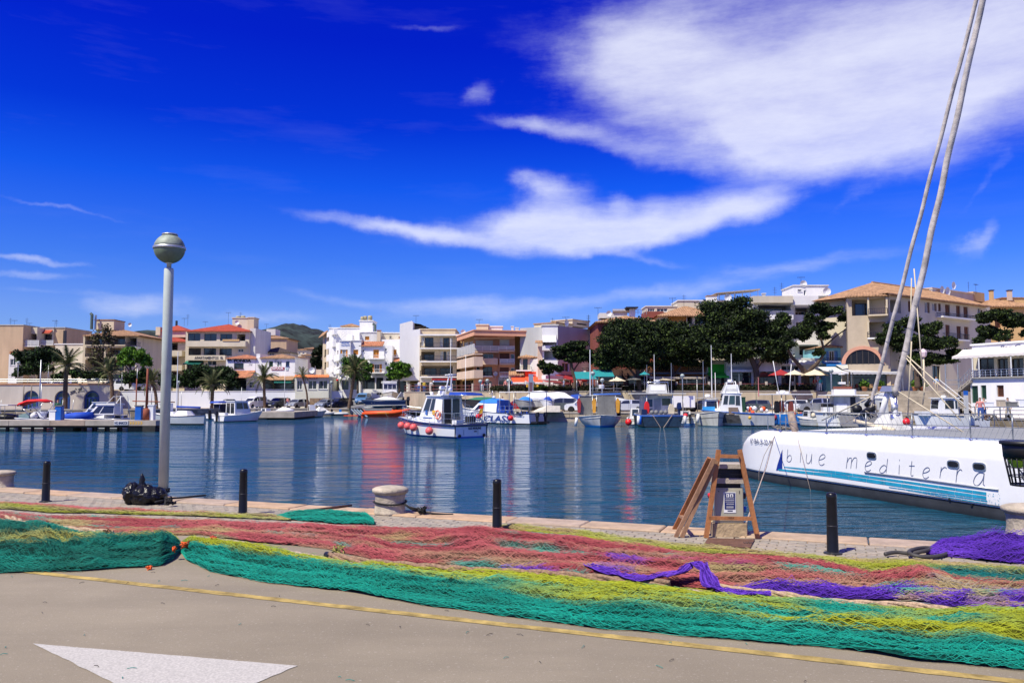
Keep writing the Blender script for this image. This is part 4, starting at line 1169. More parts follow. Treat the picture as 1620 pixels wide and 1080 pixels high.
  if kind=='gable':
   b.add([(u0,yb,ze),(u1,yb,ze),(u1,yr,zr),(u0,yr,zr)],[(0,3,2,1)])
   for x in(u0+ov,u1-ov):s.part(MB().add([(x,off,ze-.1),(x,yb-ov,ze-.1),(x,yr,zr-.08)],[(0,1,2)]),'gable',PALE)
  else:
   h=min(half,W/2)
   rl,rr=u0+h,u1-h;zz=ze+h*sl;yy0,yy1=y_f+h,yb-h
   b.add([(u0,y_f,ze),(u0,yb,ze),(rl,yb-h,zz),(rl,y_f+h,zz)],[(0,3,2,1)])
   b.add([(u1,y_f,ze),(u1,yb,ze),(rr,yb-h,zz),(rr,y_f+h,zz)],[(0,1,2,3)])
   b.add([(u0,yb,ze),(u1,yb,ze),(rr,yb-h,zz),(rl,yb-h,zz)],[(0,3,2,1)])
   b.add([(rl,y_f+h,zz),(rr,y_f+h,zz),(rr,yb-h,zz),(rl,yb-h,zz)],[(0,1,2,3)])
  b.add([(u0,y_f,ze-.14),(u1,y_f,ze-.14),(u1,yb,ze-.14),(u0,yb,ze-.14)],[(0,3,2,1)])
  r_=s.part(b,name,m)
  if kind=='hip' and W>2*half+.5:
   s.part(MB().tube([(u0+half,yr,zr+.03),(u1-half,yr,zr+.03)],.13,6),'ridge_tiles',m,parent=r_)
  return r_
 def shed(s,x0,y0,x1,y1,m,off=0.0,proj=1.5,name='tiled_canopy',step=.3):
  """tiled lean-to roof: top edge at the wall y0, eave at y1"""
  u0,zt=s.uz(x0,y0,off);u1,_=s.uz(x1,y0,off);ze=s.uz(x0,y1,off-proj)[1]
  b=MB();n=max(3,int((u1-u0)/step));vs=[];fs=[]
  for i in range(2*n+1):
   x=u0+(u1-u0)*i/(2*n);w_=.03 if i%2 else-.03
   vs+=[(x,off-proj,ze+w_),(x,off-.004,zt+w_),(x,off-proj,ze+w_-.12),(x,off-.004,zt-.2)]
  for i in range(2*n):fs+=[(4*i,4*i+4,4*i+5,4*i+1),(4*i+2,4*i+6,4*i+4,4*i),(4*i+3,4*i+7,4*i+6,4*i+2)]
  e=8*n;fs+=[(0,1,3,2),(e,e+2,e+3,e+1)]
  s.part(b.add(vs,fs),name,m)
 def awning(s,x0,y0,x1,y1,m,off=0.0,proj=2.2,val=.28,vm=None,name='awning',legs=False):
  u0,zt=s.uz(x0,y0,off);u1,_=s.uz(x1,y0,off);w0,ze=s.uz(x0,y1,off-proj);
  ze+=val*.0
  b=MB();n=max(4,int((u1-u0)/.5));vs=[];fs=[]
  for i in range(n+1):
   f=i/n;x=u0+(u1-u0)*f;sg=-.03*math.sin(f*math.pi*3)**2
   vs+=[(x,off-.01,zt),(x,off-proj*.5,(zt+ze)/2+sg),(x,off-proj,ze+val)]
  for i in range(n):fs+=[(3*i,3*i+1,3*i+4,3*i+3),(3*i+1,3*i+2,3*i+5,3*i+4)]
  b.add(vs,fs);b.add([(x,y,z-.02)for x,y,z in vs],[f[::-1]for f in fs])
  a=s.part(b,name,m)
  v=MB();k=n*2;vs=[]
  for i in range(k+1):
   x=u0+(u1-u0)*i/k;vs+=[(x,off-proj-.01,ze+val),(x,off-proj-.01,ze+(.05 if i%2 else 0))]
  v.add(vs,[(2*i,2*i+1,2*i+3,2*i+2)for i in range(k)]);s.part(v,'valance',vm or m,parent=a)
  def arm(p):s.part(MB().tube(p,.03,5),'awning_arm',METAL,parent=a)
  for x in(u0+.05,u1-.05):arm([(x,off,zt-.5),(x,off-proj,ze+val-.03)])
  if legs:
   for i in range(int((u1-u0)/3.5)+2):
    x=u0+.1+(u1-u0-.2)*i/(int((u1-u0)/3.5)+1);arm([(x,off-proj+.05,ze+val),(x,off-proj+.05,-.2)])
 def sign(s,x0,y0,x1,y1,txt,m,bm=None,off=0.0,bold=.0,pad=.14,shear=0.0):
  u0,z1=s.uz(x0,y0,off);u1,z0=s.uz(x1,y1,off)
  if bm:
   w=s.part(MB().box(u0,off-.10,z0,u1,off-.004,z1),'sign_board',bm);yy=off-.112
   p=pad*(z1-z0)*1.2;a=lettering(txt,s.t,m,u0+p,z0+p,u1-p,z1-p,yy,shear,bold);a.parent=w
  else:lettering(txt,s.t,m,u0,z0,u1,z1,off-.03,shear,bold)
 def chimney(s,x0,y0,x1,y1,m,off=2.0,cap=True,cm=None,depth=None):
  u0,z1=s.uz(x0,y0,off);u1,z0=s.uz(x1,y1,off);dd=depth or max(.5,min(1.2,u1-u0))
  c=s.part(MB().box(u0,off,z0-.3,u1,off+dd,z1-.12),'chimney',m)
  if cap:s.part(MB().box(u0-.08,off-.08,z1-.118,u1+.08,off+dd+.08,z1),'chimney_cap',cm or m,parent=c)
 def antenna(s,x,ytop,ybot,off=2.0,kind=0):
  u,z1=s.uz(x,ytop,off);_,z0=s.uz(x,ybot,off);b=MB();r=.022
  b.tube([(u,off,z0-.3),(u,off,z1)],r,4)
  if kind==0:
   b.tube([(u-.5,off,z1-.12),(u+.55,off,z1-.08)],r*.8,4)
   for i in range(5):
    x_=u-.45+i*.23;b.tube([(x_,off-.25,z1-.1),(x_,off+.25,z1-.1)],r*.6,3);b.tube([(x_,off,z1-.2),(x_,off,z1+.02)],r*.6,3)
  elif kind==1:
   for i in range(4):b.tube([(u-.3,off,z1-.2-.22*i),(u+.3,off,z1-.2-.22*i)],r*.7,3)
  s.part(b,'antenna',DKMETAL)
 def dish(s,x,y,r=.45,off=1.5):
  u,z=s.uz(x,y,off);b=MB()
  rings=[[(u+q*math.cos(a),off-.18*(q/r)**2+.1,z+q*math.sin(a))for a in np.linspace(0,2*math.pi,15)[:-1]]for q in(.02,r*.5,r*.8,r)]
  b.loft(rings,cap=False);b.tube([(u,off+.1,z),(u,off+.1,z-r-.4)],.03,5);b.tube([(u,off,z-r),(u,off-.5,z)],.015,4)
  s.part(b,'satellite_dish',mat('dish_white',(.7,.7,.7),.5,var=.05),True)
 def tank(s,x0,y0,x1,y1,m,off=2.0):
  u0,z1=s.uz(x0,y0,off);u1,z0=s.uz(x1,y1,off);r=(u1-u0)/2
  s.part(MB().lathe([(r*.96,z0-z0),(r,.1),(r,(z1-z0)*.5),(r*1.03,(z1-z0)*.52),(r,(z1-z0)*.56),(r*.98,(z1-z0)*.9),(r*.7,z1-z0),(.01,z1-z0+.02)],16,((u0+u1)/2,off+r,z0)),'water_tank',m,True)
TANKM=mat('asbestos_tank',(.42,.37,.22),.8,var=.15)
# - left: beige blocks
b=Bld('apartment_building','beige flat-roofed block cut by the picture border, with a greenish glazed balcony corner','A',-260,150,290,150,2.7)
b.block(-260,170,182,None,BEIGE,depth=14,holes=[(-120,230,-60,300,'w'),(-120,370,-60,450,'w')],cap=GREYW)
b.block(184,186,290,None,PALE,off=2.5,depth=11,holes=[(196,235,285,320,'od'),(196,345,285,430,'od')])
b.balcony(180,285,300,335,off=2.5,proj=2.0,kind='glass');b.balcony(180,385,300,440,off=2.5,proj=2.0,kind='glass')
b.block(75,370,138,392,TILE,off=-2.0,depth=2,name='porch_roof');b.block(70,394,136,None,WHITE2,off=-2.0,depth=2,holes=[(80,430,120,480,'w')])
b.antenna(112,128,165,4);b.antenna(82,112,165,6,1);b.antenna(210,110,186,8,1)
b=Bld('apartment_building','cream block with a balcony over a large dark tree, chimney flue on its right end','A',232,155,505,155,2.7)
b.block(232,190,418,None,PALE,depth=10,holes=[(240,235,300,290,'od'),(335,238,402,290,'wd'),(328,335,395,372,'w'),(245,335,300,380,'wd')],cap=GREYW)
b.block(418,190,505,None,BEIGE,off=.25,depth=10,cap=GREYW)
b.shed(235,205,410,228,REDTILE,proj=1.0)
b.balcony(260,285,412,322,proj=1.4,kind='glass')
b.chimney(492,205,505,312,DKMETAL,off=-.5,cap=False);b.antenna(228,150,188,3);b.antenna(428,130,188,3);b.antenna(440,125,188,4,1)
b=Bld('gabled_house','blank beige gabled wall behind the low pale annexe','A',500,165,640,165,2.7)
b.block(500,252,640,None,BEIGE,depth=9)
b.roof(495,222,645,254,TILE2,kind='hip',depth=9)
b=Bld('annexe','low pale blank annexe beside the vine-covered building','A',430,148,655,148,2.7)
b.block(430,318,655,None,PALE,depth=6,cap=WHITE)
b=Bld('apartment_building','tile-roofed building with three dark loggia floors behind a wispy tree','A',645,140,978,140,2.7)
b.block(648,246,975,None,CREAM,depth=12,holes=[(662,250,805,325,'od'),(822,250,972,325,'od'),(662,342,805,420,'od'),(822,342,972,420,'od'),(662,436,805,528,'od'),(822,436,972,528,'od'),(655,548,970,600,'d')])
b.block(977,246,1066,None,PALE,off=1.2,depth=10,holes=[(1000,268,1060,325,'od')])
b.roof(640,190,1082,246,TILE2,depth=12,ov=.6)
b.balcony(984,300,1070,345,off=1.2,proj=1.2,kind='rail')
for y in(318,412,520):b.balcony(660,y-22,972,y+10,proj=.35,kind='rail',m=CREAM)
b.block(738,130,886,205,CREAM,off=4,depth=4,cap=TILE2)
u0,z1=b.uz(715,85,3);_,z0=b.uz(715,200,3)
b.part(MB().tube([(u0,3,z0),(u0,3,z1),(u0-.25,3,z1+.15)],.26,8),'flue',mat('flue_green',(.12,.17,.14),.5,.4));
u0,z1=b.uz(745,90,3.4);b.part(MB().tube([(u0,3.4,z0),(u0,3.4,z1)],.17,8),'flue',METAL)
b.antenna(885,125,180,6);b.dish(1010,165,.35,8)
b=Bld('clubhouse','sand-coloured harbour wall building with three blue arched doors','A',10,122,860,122,0.0)
def arch_wall():
 u0,z1=b.uz(-420,632);u1,_=b.uz(862,632)
 holes=[(182,303),(426,549),(653,775)]
 m=MB();fr_all=[]
 us=[u0];zb_,zt=-.1,z1
 segs=[]
 prev=u0
 for(a,c)in holes:
  ua,ztp=b.uz(a,675);uc,_=b.uz(c,675);zs=b.uz(a,735)[1]
  m.add([(prev,0,zb_),(ua,0,zb_),(ua,0,zt),(prev,0,zt)],[(0,1,2,3)])
  r=(uc-ua)/2;cu=(ua+uc)/2;zc=ztp-r;n=16
  arc=[(cu-r*math.cos(math.pi*i/n),zc+r*math.sin(math.pi*i/n))for i in range(n+1)]
  for i in range(n):
   (x0,z0_),(x1,z1_)=arc[i],arc[i+1]
   m.add([(x0,0,z0_),(x1,0,z1_),(x1,0,zt),(x0,0,zt)],[(0,1,2,3)])
   m.add([(x0,0,z0_),(x1,0,z1_),(x1,.5,z1_),(x0,.5,z0_)],[(0,3,2,1)])
  m.add([(ua,0,zb_),(ua,0,zc),(ua,.5,zc),(ua,.5,zb_)],[(0,1,2,3)]);m.add([(uc,0,zb_),(uc,0,zc),(uc,.5,zc),(uc,.5,zb_)],[(0,1,2,3)])
  f=MB();ri=r-.28
  for i in range(n):
   a0,a1=math.pi*i/n,math.pi*(i+1)/n
   f.hexa([(cu-r*math.cos(a0),.3,zc+r*math.sin(a0)),(cu-r*math.cos(a1),.3,zc+r*math.sin(a1)),(cu-r*math.cos(a1),.42,zc+r*math.sin(a1)),(cu-r*math.cos(a0),.42,zc+r*math.sin(a0)),(cu-ri*math.cos(a0),.3,zc+ri*math.sin(a0)),(cu-ri*math.cos(a1),.3,zc+ri*math.sin(a1)),(cu-ri*math.cos(a1),.42,zc+ri*math.sin(a1)),(cu-ri*math.cos(a0),.42,zc+ri*math.sin(a0))])
  f.box(ua,.3,zb_,ua+.28,.42,zc);f.box(uc-.28,.3,zb_,uc,.42,zc);f.box(ua+.28,.31,zc-.05,uc-.28,.41,zc+.18)
  for x in(cu-.1,cu-r*.52,cu+r*.52):f.box(x,.32,zb_,x+.2,.40,zc-.05)
  w=b.part(f,'arched_door',FRAMEB)
  g=MB();g.add([(x,.37,z)for x,z in arc]+[(uc,.37,zb_),(ua,.37,zb_)],[tuple(range(n+3))]);b.part(g,'pane',mat('green_glass',(.03,.07,.075),.1,var=0),parent=w)
  prev=uc
 m.add([(prev,0,zb_),(u1,0,zb_),(u1,0,zt),(prev,0,zt)],[(0,1,2,3)])
 m.add([(u1,0,zb_),(u1,.45,zb_),(u1,.45,zt),(u1,0,zt),(u0,.45,zb_),(u0,.45,zt),(u0,0,zt)],[(0,1,2,3),(3,2,5,6),(1,4,5,2)])
 b.part(m,'wall',mat('sand_render',(.50,.45,.38),.9,var=.12,vscale=.6,streak=True))
 c=MB();c.box(u0,-.1,zt+.003,u1,.5,zt+.22)
 b.part(c,'coping',mat('terracotta_trim',(.5,.25,.13),.85,var=.3,vscale=1.0))
 r_=MB();zr=b.uz(100,588)[1]
 for z in(zr,(zr+zt+.22)/2):r_.tube([(u0,.1,z),(u1,.1,z)],.03,5)
 x=u0
 while x<u1:r_.tube([(x,.1,zt+.22),(x,.1,zr)],.03,5);x+=1.5
 b.part(r_,'railing',METAL)
 e=MB();cu,cz=b.uz(598,678)
 for i in range(7):
  a=i*.9;e.tube([(cu+.9*math.cos(a)*.3,-.04,cz+.25*math.sin(a)),(cu+1.1*math.cos(a),-.05,cz+.5*math.sin(a*1.3))],.05,5)
 b.part(e,'metal_emblem',DKMETAL)
arch_wall()
# - red-roofed apartments with the lettered balcony
b=Bld('apartment_building','three-storey wing with red hip roof and cream balconies behind the lamp post','B',78,158,362,158,2.7)
b.block(100,288,362,None,PALE,depth=10,holes=[(118,305,162,362,'od'),(215,305,300,362,'od'),(118,418,162,475,'od'),(215,418,300,475,'od'),(118,530,300,590,'d')])
b.roof(76,245,366,292,REDTILE,depth=10,ov=.8)
b.balcony(76,366,332,408,proj=1.6,m=PALE);b.balcony(76,478,332,522,proj=1.6,m=PALE)
b.block(148,205,362,262,PINKW,off=5,depth=6);b.roof(138,165,368,207,REDTILE,off=5,depth=6)
b.block(130,182,165,245,CREAM,off=4.6,depth=2)
b.chimney(283,128,292,178,DKMETAL,off=8,cap=False)
b=Bld('apartment_building','cream holiday apartment block with red tiled roof and lettered balcony front','B',362,156,860,156,2.7)
b.block(364,212,858,None,PALE,depth=11,holes=[(380,232,475,290,'wd'),(507,234,602,290,'wd'),(630,236,722,292,'wd'),(760,238,825,292,'od'),(385,348,480,402,'wd'),(503,348,598,402,'wd'),(625,350,720,402,'wd'),(770,352,810,378,'w'),(370,450,500,540,'d'),(530,445,600,480,'w')],cap=None)
b.roof(360,160,862,212,REDTILE,depth=11,ov=.7)
b.balcony(365,290,826,334,proj=1.3,m=PALE);b.balcony(362,402,668,440,proj=1.3,m=PALE)
b.sign(432,411,655,432,'APARTAMENTOS  EL',mat('sign_letters',(.04,.04,.05),.6,var=0),off=-1.32,bold=.01)
b.awning(366,446,500,474,mat('dark_green_canvas',(.01,.16,.12),.8),proj=1.4)
b.part(MB().box(*[b.uz(650,288,-1.3)[0],-1.42,b.uz(650,292,-1.3)[1],b.uz(780,288,-1.3)[0],-1.33,b.uz(650,278,-1.3)[1]]),'flower_box',OCHRE)
b.block(725,115,846,205,PALE,off=5,depth=3,cap=PALE);b.block(847,112,893,205,CREAM,off=4.6,depth=3,cap=CREAM)
b.tank(748,96,782,113,TANKM,5.2);b.tank(786,94,820,113,TANKM,5.2)
b.block(862,192,906,None,WHITE2,off=.6,depth=10)
b.dish(762,148,.45,4.7);b.antenna(380,82,160,4,1);b.antenna(352,112,162,5);b.antenna(515,138,165,5);b.antenna(695,68,170,5);b.antenna(790,66,96,6,1)
b=Bld('house','blank ochre house with shallow tiled gable, in front of the hill','B',905,190,1162,190,2.7)
b.block(908,262,1146,None,BEIGE,depth=10);b.roof(902,242,1162,268,TILE2,depth=10)
b.block(990,198,1060,246,WHITE2,off=5,depth=4)
b.antenna(990,158,246,6)
b=Bld('shed','long dark-roofed shed in front of the ochre house','B',915,165,1178,165,2.7)
b.block(920,372,1175,None,PALE,depth=6,holes=[(1010,385,1050,400,'w')]);b.roof(912,340,1180,376,mat('dark_roof',(.07,.05,.045),.9,var=.2),depth=6)
for(x0,y0,x1,y1,d,lab,m)in((1175,362,1240,500,240,'small pinkish town house far up the slope by the hill',BEIGE),(1225,345,1300,500,230,'beige town house far back above the long dark shed roof',PALE),(1285,335,1390,480,250,'sand-coloured house highest on the slope, next to the white hotel',BEIGE),(1260,385,1340,520,210,'small pale house with a round dark opening, low on the slope',PALE),(1225,400,1290,520,190,'cream house with a dark window beside the pine on the slope',PINKW)):
 b=Bld('town_house',lab,'B',x0,d,x1,d,2.7)
 w_=(x1-x0)
 b.block(x0,y0+12,x1,None,m,depth=9,holes=[(x0+w_*.2,y0+30,x0+w_*.38,y0+48,'w'),(x0+w_*.6,y0+30,x0+w_*.78,y0+48,'w')])
 b.roof(x0-3,y0-4,x1+3,y0+12,TILE2,depth=9)
b=Bld('restaurant','white inn with brown tile roof and bold black FONDA lettering','B',676,142,908,142,2.7)
b.block(676,424,905,None,WHITE,depth=9,holes=[(738,462,812,506,'wd'),(676,572,832,690,'d'),(850,610,895,650,'dw')])
b.roof(672,380,912,424,TILE,depth=8)
b.sign(690,431,722,446,'SA',BLACK,bold=.02);b.sign(738,432,872,456,'FONDA',BLACK,bold=.035);b.sign(852,466,880,484,'74',GREYW,shear=.3)
b.shed(735,520,905,572,TILE,proj=2.5)
b=Bld('supermarket','white supermarket with tiled roof and red sign over a dark shopfront','B',905,142,1216,142,2.7)
b.block(908,418,1212,None,WHITE,depth=9,holes=[(1010,448,1040,490,'sG'),(1075,448,1106,490,'xG'),(1140,448,1168,490,'wb'),(970,595,1210,664,'d')])
b.roof(935,380,1210,420,TILE2,depth=8);b.block(912,390,940,420,WHITE,off=.2,depth=8)
b.sign(1030,495,1130,516,'SPAR',mat('sign_white',(.8,.8,.8),.5,var=0),mat('sign_maroon',(.30,.015,.03),.5,var=0),bold=.01)
b.sign(1140,499,1160,517,'81',mat('sign_teal',(.1,.35,.4),.5,var=0),mat('sign_pale',(.7,.75,.75),.5,var=0))
b.shed(940,563,1215,590,TILE2,proj=1.8);b.awning(1080,592,1212,618,mat('dark_green_canvas',(.01,.16,.12),.8),proj=2.4)
b.antenna(1063,418,450,-.1,1)
b=Bld('cafe','low pale cafe with an orange tiled edge and wide windows beside the sloping street','C',-65,136,200,136,2.2)
b.block(-62,566,198,None,mat('pale_green_render',(.62,.62,.52),.85,var=.08,vscale=.4),depth=8,low=-2.3,holes=[(-50,596,-12,668,'w'),(38,598,102,666,'w'),(118,598,186,664,'w')])
b.shed(-66,553,202,568,mat('orange_tile',(.75,.22,.07),.8,var=.2,vscale=2),proj=.4,off=-.1)
b.sign(36,569,108,586,'CAFE',mat('sign_white',(.8,.8,.8),.5,var=0),mat('sign_maroon',(.30,.015,.03),.5,var=0),off=-.02)
b.dish(66,518,.5,1.5);b.dish(125,530,.4,2.5)
b.block(98,512,140,553,PINKW,off=2,depth=2)
w0=thing('stone_garden_wall','low brown stone wall running down beside the cafe','wall',(0,0,0))
a,c=W2(490,134.8),W2(521,131.5);MB().prism([a,c,(c[0],c[1]+.4),(a[0],a[1]+.4)],-.1,1.6).build('wall_body',mat('brown_stone',(.22,.15,.10),.9,var=.35,vscale=2.5,bump=.6),w0)
# - white hotel with orange shutters
b=Bld('hotel','large white hotel with orange shutters, stepped roof terraces and blue lettering','C',280,140,865,140,2.55)
b.block(282,292,366,None,WHITE,depth=9,holes=[(286,358,343,424,'xO'),(300,600,350,668,'d')],cap=WHITE)
b.block(366,290,448,None,WHITE,off=.5,depth=9,holes=[(387,358,426,398,'sO'),(384,460,420,520,'sO'),(380,590,430,668,'d')],cap=WHITE)
b.block(448,322,628,None,WHITE,off=.9,depth=9,holes=[(457,360,473,377,'w1'),(543,358,586,424,'sO'),(530,470,610,536,'xO'),(455,575,555,664,'d'),(565,575,620,664,'d')])
b.shed(446,294,630,326,TILE,off=2.4,proj=1.9)
b.block(628,326,690,None,WHITE,off=1.1,depth=8,holes=[(633,348,648,368,'w1'),(633,457,648,478,'w1'),(640,580,680,660,'d')])
b.block(605,279,866,None,WHITE,off=2.8,depth=8,holes=[(692,358,723,416,'sO'),(790,358,834,416,'sO'),(808,467,847,540,'sO'),(700,600,800,690,'d'),(838,622,885,652,'sN')])
b.block(600,231,802,282,PALE,off=5.5,depth=6,holes=[(594,254,612,272,'sO'),(740,256,772,274,'sO'),(668,256,684,270,'w1')],cap=WHITE)
b.block(436,225,602,300,WHITE2,off=4.6,depth=6,holes=[(479,255,512,284,'sO')],cap=WHITE)
b.block(336,244,380,296,WHITE,off=3,depth=2);b.block(408,226,436,296,WHITE,off=3.6,depth=2)
b.block(200,193,440,None,WHITE,off=8,depth=9,cap=WHITE)
b.block(437,137,540,235,WHITE,off=7.2,depth=4,cap=WHITE)
b.block(298,172,432,200,CREAM,off=10,depth=4);b.roof(284,150,436,174,TILE2,off=10,depth=4)
b.tank(441,100,470,134,TANKM,7.6);b.tank(462,96,494,134,TANKM,8.4);b.tank(498,93,532,134,TANKM,7.4)
b.chimney(572,206,598,300,CREAM,off=2.6,cm=TILE);
u0,z1=b.uz(557,170,7);_,z0=b.uz(557,222,7);b.part(MB().tube([(u0,7,z0),(u0,7,z1),(u0-.4,7,z1+.3)],.22,8),'flue',mat('flue_green',(.12,.17,.14),.5,.4))
b.shed(708,418,895,446,TILE,off=2.8,proj=1.5)
b.balcony(500,400,625,432,off=.9,proj=1.0,kind='railw');b.balcony(515,508,625,543,off=.9,proj=1.1,kind='railw');b.balcony(283,392,366,424,off=0,proj=.7,kind='railw')
b.balcony(810,512,895,545,off=2.8,proj=1.1,kind='railw');b.balcony(690,398,880,420,off=2.8,proj=.6,kind='railw');b.balcony(365,396,446,424,off=.5,proj=.8,kind='railw')
b.slab(560,545,900,560,off=.9,proj=.5,m=GREYW,name='ledge')
b.sign(296,300,358,314,'HOSTAL',BLUEP,off=0,bold=.004);b.sign(294,318,360,332,'CALA BLAVA',BLUEP,off=0,bold=.004)
b.awning(275,562,360,592,WCANV,off=0,proj=1.4);b.awning(270,574,285,600,REDC,off=0,proj=1.6)
b.awning(830,598,892,626,mat('khaki_canvas',(.33,.27,.13),.8),off=2.8,proj=1.2)
b.dish(1,1,.01)if False else None;b.antenna(207,162,196,9,1);b.antenna(678,244,262,5.3,1)
b=Bld('hotel_wing','yellowish side wing behind the hotel corner with stacked small balconies','C',152,162,232,149,2.6)
b.block(152,238,232,None,CREAM,depth=3,holes=[(163,262,176,312,'xB'),(188,255,214,300,'wd'),(163,360,176,405,'wd'),(190,362,212,405,'wd'),(163,458,176,500,'wd'),(190,458,212,505,'wd')])
for y0,y1 in((300,335),(402,436),(498,532)):b.balcony(178,y0,232,y1,proj=.5,m=WHITE)
b.shed(150,228,190,246,TILE2,proj=.8);b.slab(182,226,236,238,proj=.6,m=WHITE,name='canopy_slab')
b=Bld('hotel_corner','white angled corner wing of the hotel with narrow windows and small balconies','C',233,149,281,141.3,2.6)
b.block(233,320,281,None,WHITE,depth=3,holes=[(240,372,249,420,'xN'),(262,366,271,420,'xN'),(240,462,249,515,'xN'),(262,460,271,518,'xN'),(238,575,274,665,'d')])
for y0,y1 in((405,440),(500,540)):b.balcony(235,y0,280,y1,proj=.5,m=WHITE)
# - cream block
b=Bld('apartment_building','cream four-storey block with white slab balconies and iron railings','C',902,134,1210,134,2.5)
b.block(904,240,1190,None,CREAM,depth=11,holes=[(915,262,935,330,'sW'),(944,264,1010,334,'wd'),(1086,266,1132,336,'wd'),(1060,266,1082,334,'sW'),(1136,266,1158,334,'sW'),(914,372,1018,440,'od'),(1064,370,1086,440,'sW'),(1088,372,1110,440,'wd'),(1112,370,1134,440,'sW'),(914,482,1160,556,'od'),(1000,590,1185,690,'d'),(912,612,990,690,'d')])
b.block(904,203,1180,240,CREAM,off=2.0,depth=9,cap=CREAM)
for y0,y1,k in((303,352,'rail'),(406,455,'rail'),(520,575,'rail')):b.balcony(905,y0,1212,y1,proj=1.5,kind=k,m=WHITE2,slab=WHITE)
b.slab(905,238,1215,248,proj=1.5)
b.sign(908,578,998,610,'RESTAURANT',mat('sign_grey',(.3,.3,.3),.6,var=0),WCANV,off=-.1)
b.awning(1005,568,1190,596,DKREDC,proj=1.8)
b.antenna(875,90,140,4);b.antenna(1240,205,240,4,1)
for x_,yy in((880,430),(0,0)):
 pass
sw=MB();yo=-.3
P_=[b.uz(745,156,yo),b.uz(838,132,yo),b.uz(846,140,yo),b.uz(846,203,yo),b.uz(900,196,yo),b.uz(902,245,yo)]
ub,_=b.uz(902,300,yo);ua,_=b.uz(745,300,yo)
sw.prism_y([(ua,2.0)]+[(ub,2.0)]+P_[::-1],yo+.6,yo+9);b.part(sw,'party_wall',WHITE)
sw=MB();P_=[b.uz(846,150,2),b.uz(910,160,2),b.uz(985,195,2)]
u_,z_=P_[0];sw.add([(P_[0][0],2,P_[0][1]),(P_[1][0],2,P_[1][1]),(P_[2][0],2,P_[2][1]),(P_[0][0],9,P_[0][1]),(P_[1][0],9,P_[1][1]),(P_[2][0],9,P_[2][1])],[(0,1,4,3),(1,2,5,4)])
sw.box(P_[0][0],2.6,b.uz(846,200,2)[1],P_[2][0]-.8,3.0,b.uz(846,172,2)[1]);b.part(sw,'stair_roof',DARKR)
# - salmon corner building
b=Bld('apartment_building','salmon corner building with angled balconies and an orange ground floor','D',245,125,562,125,2.5)
b.block(247,262,438,None,SALMON,depth=10,holes=[(256,285,392,335,'sW'),(315,390,396,458,'w'),(312,490,386,560,'wd'),(262,490,290,560,'w1'),(300,605,385,690,'dw')])
b.block(438,262,562,None,SALMON,off=-.8,depth=11,holes=[(443,280,520,335,'sW'),(443,385,520,428,'b'),(530,392,560,430,'w1'),(443,495,516,535,'b'),(530,498,560,536,'w1'),(436,600,555,690,'d')])
b.block(247,232,430,262,SALMON,off=-1.4,depth=11,cap=SALMON);b.block(430,222,562,262,SALMON,off=-1.7,depth=11,cap=SALMON)
b.slab(245,262,562,272,proj=1.6,m=PINKW)
b.balcony(245,328,438,380,proj=1.5,kind='glass',m=PINKW);b.balcony(438,330,560,372,off=-.8,proj=1.0,kind='glass',m=PINKW)
b.balcony(245,425,430,474,proj=1.5,m=PINKW);b.balcony(445,430,560,475,off=-.8,proj=.9,kind='glass',m=PINKW)
b.balcony(245,532,300,574,proj=1.4,m=PINKW);b.balcony(305,530,390,570,proj=.6,kind='rail');b.balcony(445,530,560,572,off=-.8,proj=.9,kind='railw')
b.block(262,168,356,232,CREAM,off=3,depth=4,cap=PALE);b.block(360,182,465,222,WHITE,off=4,depth=3,cap=WHITE)
b.part(MB().box(b.uz(300,576,-.02)[0],-.06,-.3,b.uz(420,576,-.02)[0],-.01,b.uz(300,576,-.02)[1]),'orange_front',mat('orange_panel',(.60,.19,.04),.8))if False else None
b.antenna(285,120,168,4);b.dish(412,545,.35,-.3);b.dish(160,222,.4,3)
b=Bld('apartment_building','receding salmon wing with peach balconies and shaded ground floor','D',112,138,246,125.2,2.5)
b.block(112,282,246,None,OCHRE,depth=9,holes=[(135,312,160,370,'sW'),(165,305,200,350,'sW'),(205,300,235,345,'sW'),(140,400,165,440,'w'),(190,395,235,440,'wd'),(150,505,235,560,'od'),(140,600,240,690,'d')])
for y0,y1 in((350,396),(442,486),(535,578)):b.balcony(112,y0,246,y1,proj=1.3,kind='glass' if y0==350 else 'solid',m=PINKW)
b.block(112,258,246,292,SALMON,off=-1.2,depth=10,cap=SALMON)
# - grey block and the tiled house
b=Bld('apartment_building','narrow grey block with dark recessed balconies, between salmon and white buildings','D',565,128,776,128,2.5)
b.block(566,216,774,None,GREYW,depth=12,holes=[(575,258,680,345,'od'),(575,362,680,440,'od'),(575,458,615,525,'od')],cap=CREAM)
b.block(686,262,774,380,GREYW,off=-.5,depth=4)
b.balcony(573,310,684,350,proj=.4,kind='railw');b.balcony(573,418,684,450,proj=.4,kind='railw')
b.chimney(534,175,552,218,WHITE2,3);b.chimney(566,186,592,208,WHITE2,3);b.chimney(742,180,762,208,WHITE2,3);b.antenna(760,168,185,3)
b=Bld('house','small tiled-roof house with a brown roller door above the orange-red awning','D',590,121,778,121,2.5)
b.block(612,412,776,None,PALE,depth=5,holes=[(625,428,662,522,'wd'),(680,432,758,522,'b'),(540,610,770,690,'d')])
b.roof(585,378,782,414,TILE2,depth=5,ov=.5)
b.balcony(570,488,690,525,proj=1.2,kind='rail');
b.shed(515,525,632,552,TILE2,proj=1.5)
b.part(MB().box(b.uz(640,560,-.6)[0],-.7,b.uz(640,572,-.6)[1],b.uz(760,560,-.6)[0],-.6,b.uz(640,530,-.6)[1]),'sign_board',ORREDC)
lettering('CROQUE',b.t,FRAMEW,b.uz(668,556,-.6)[0],b.uz(668,562,-.6)[1],b.uz(735,556,-.6)[0],b.uz(668,546,-.6)[1],-.73)
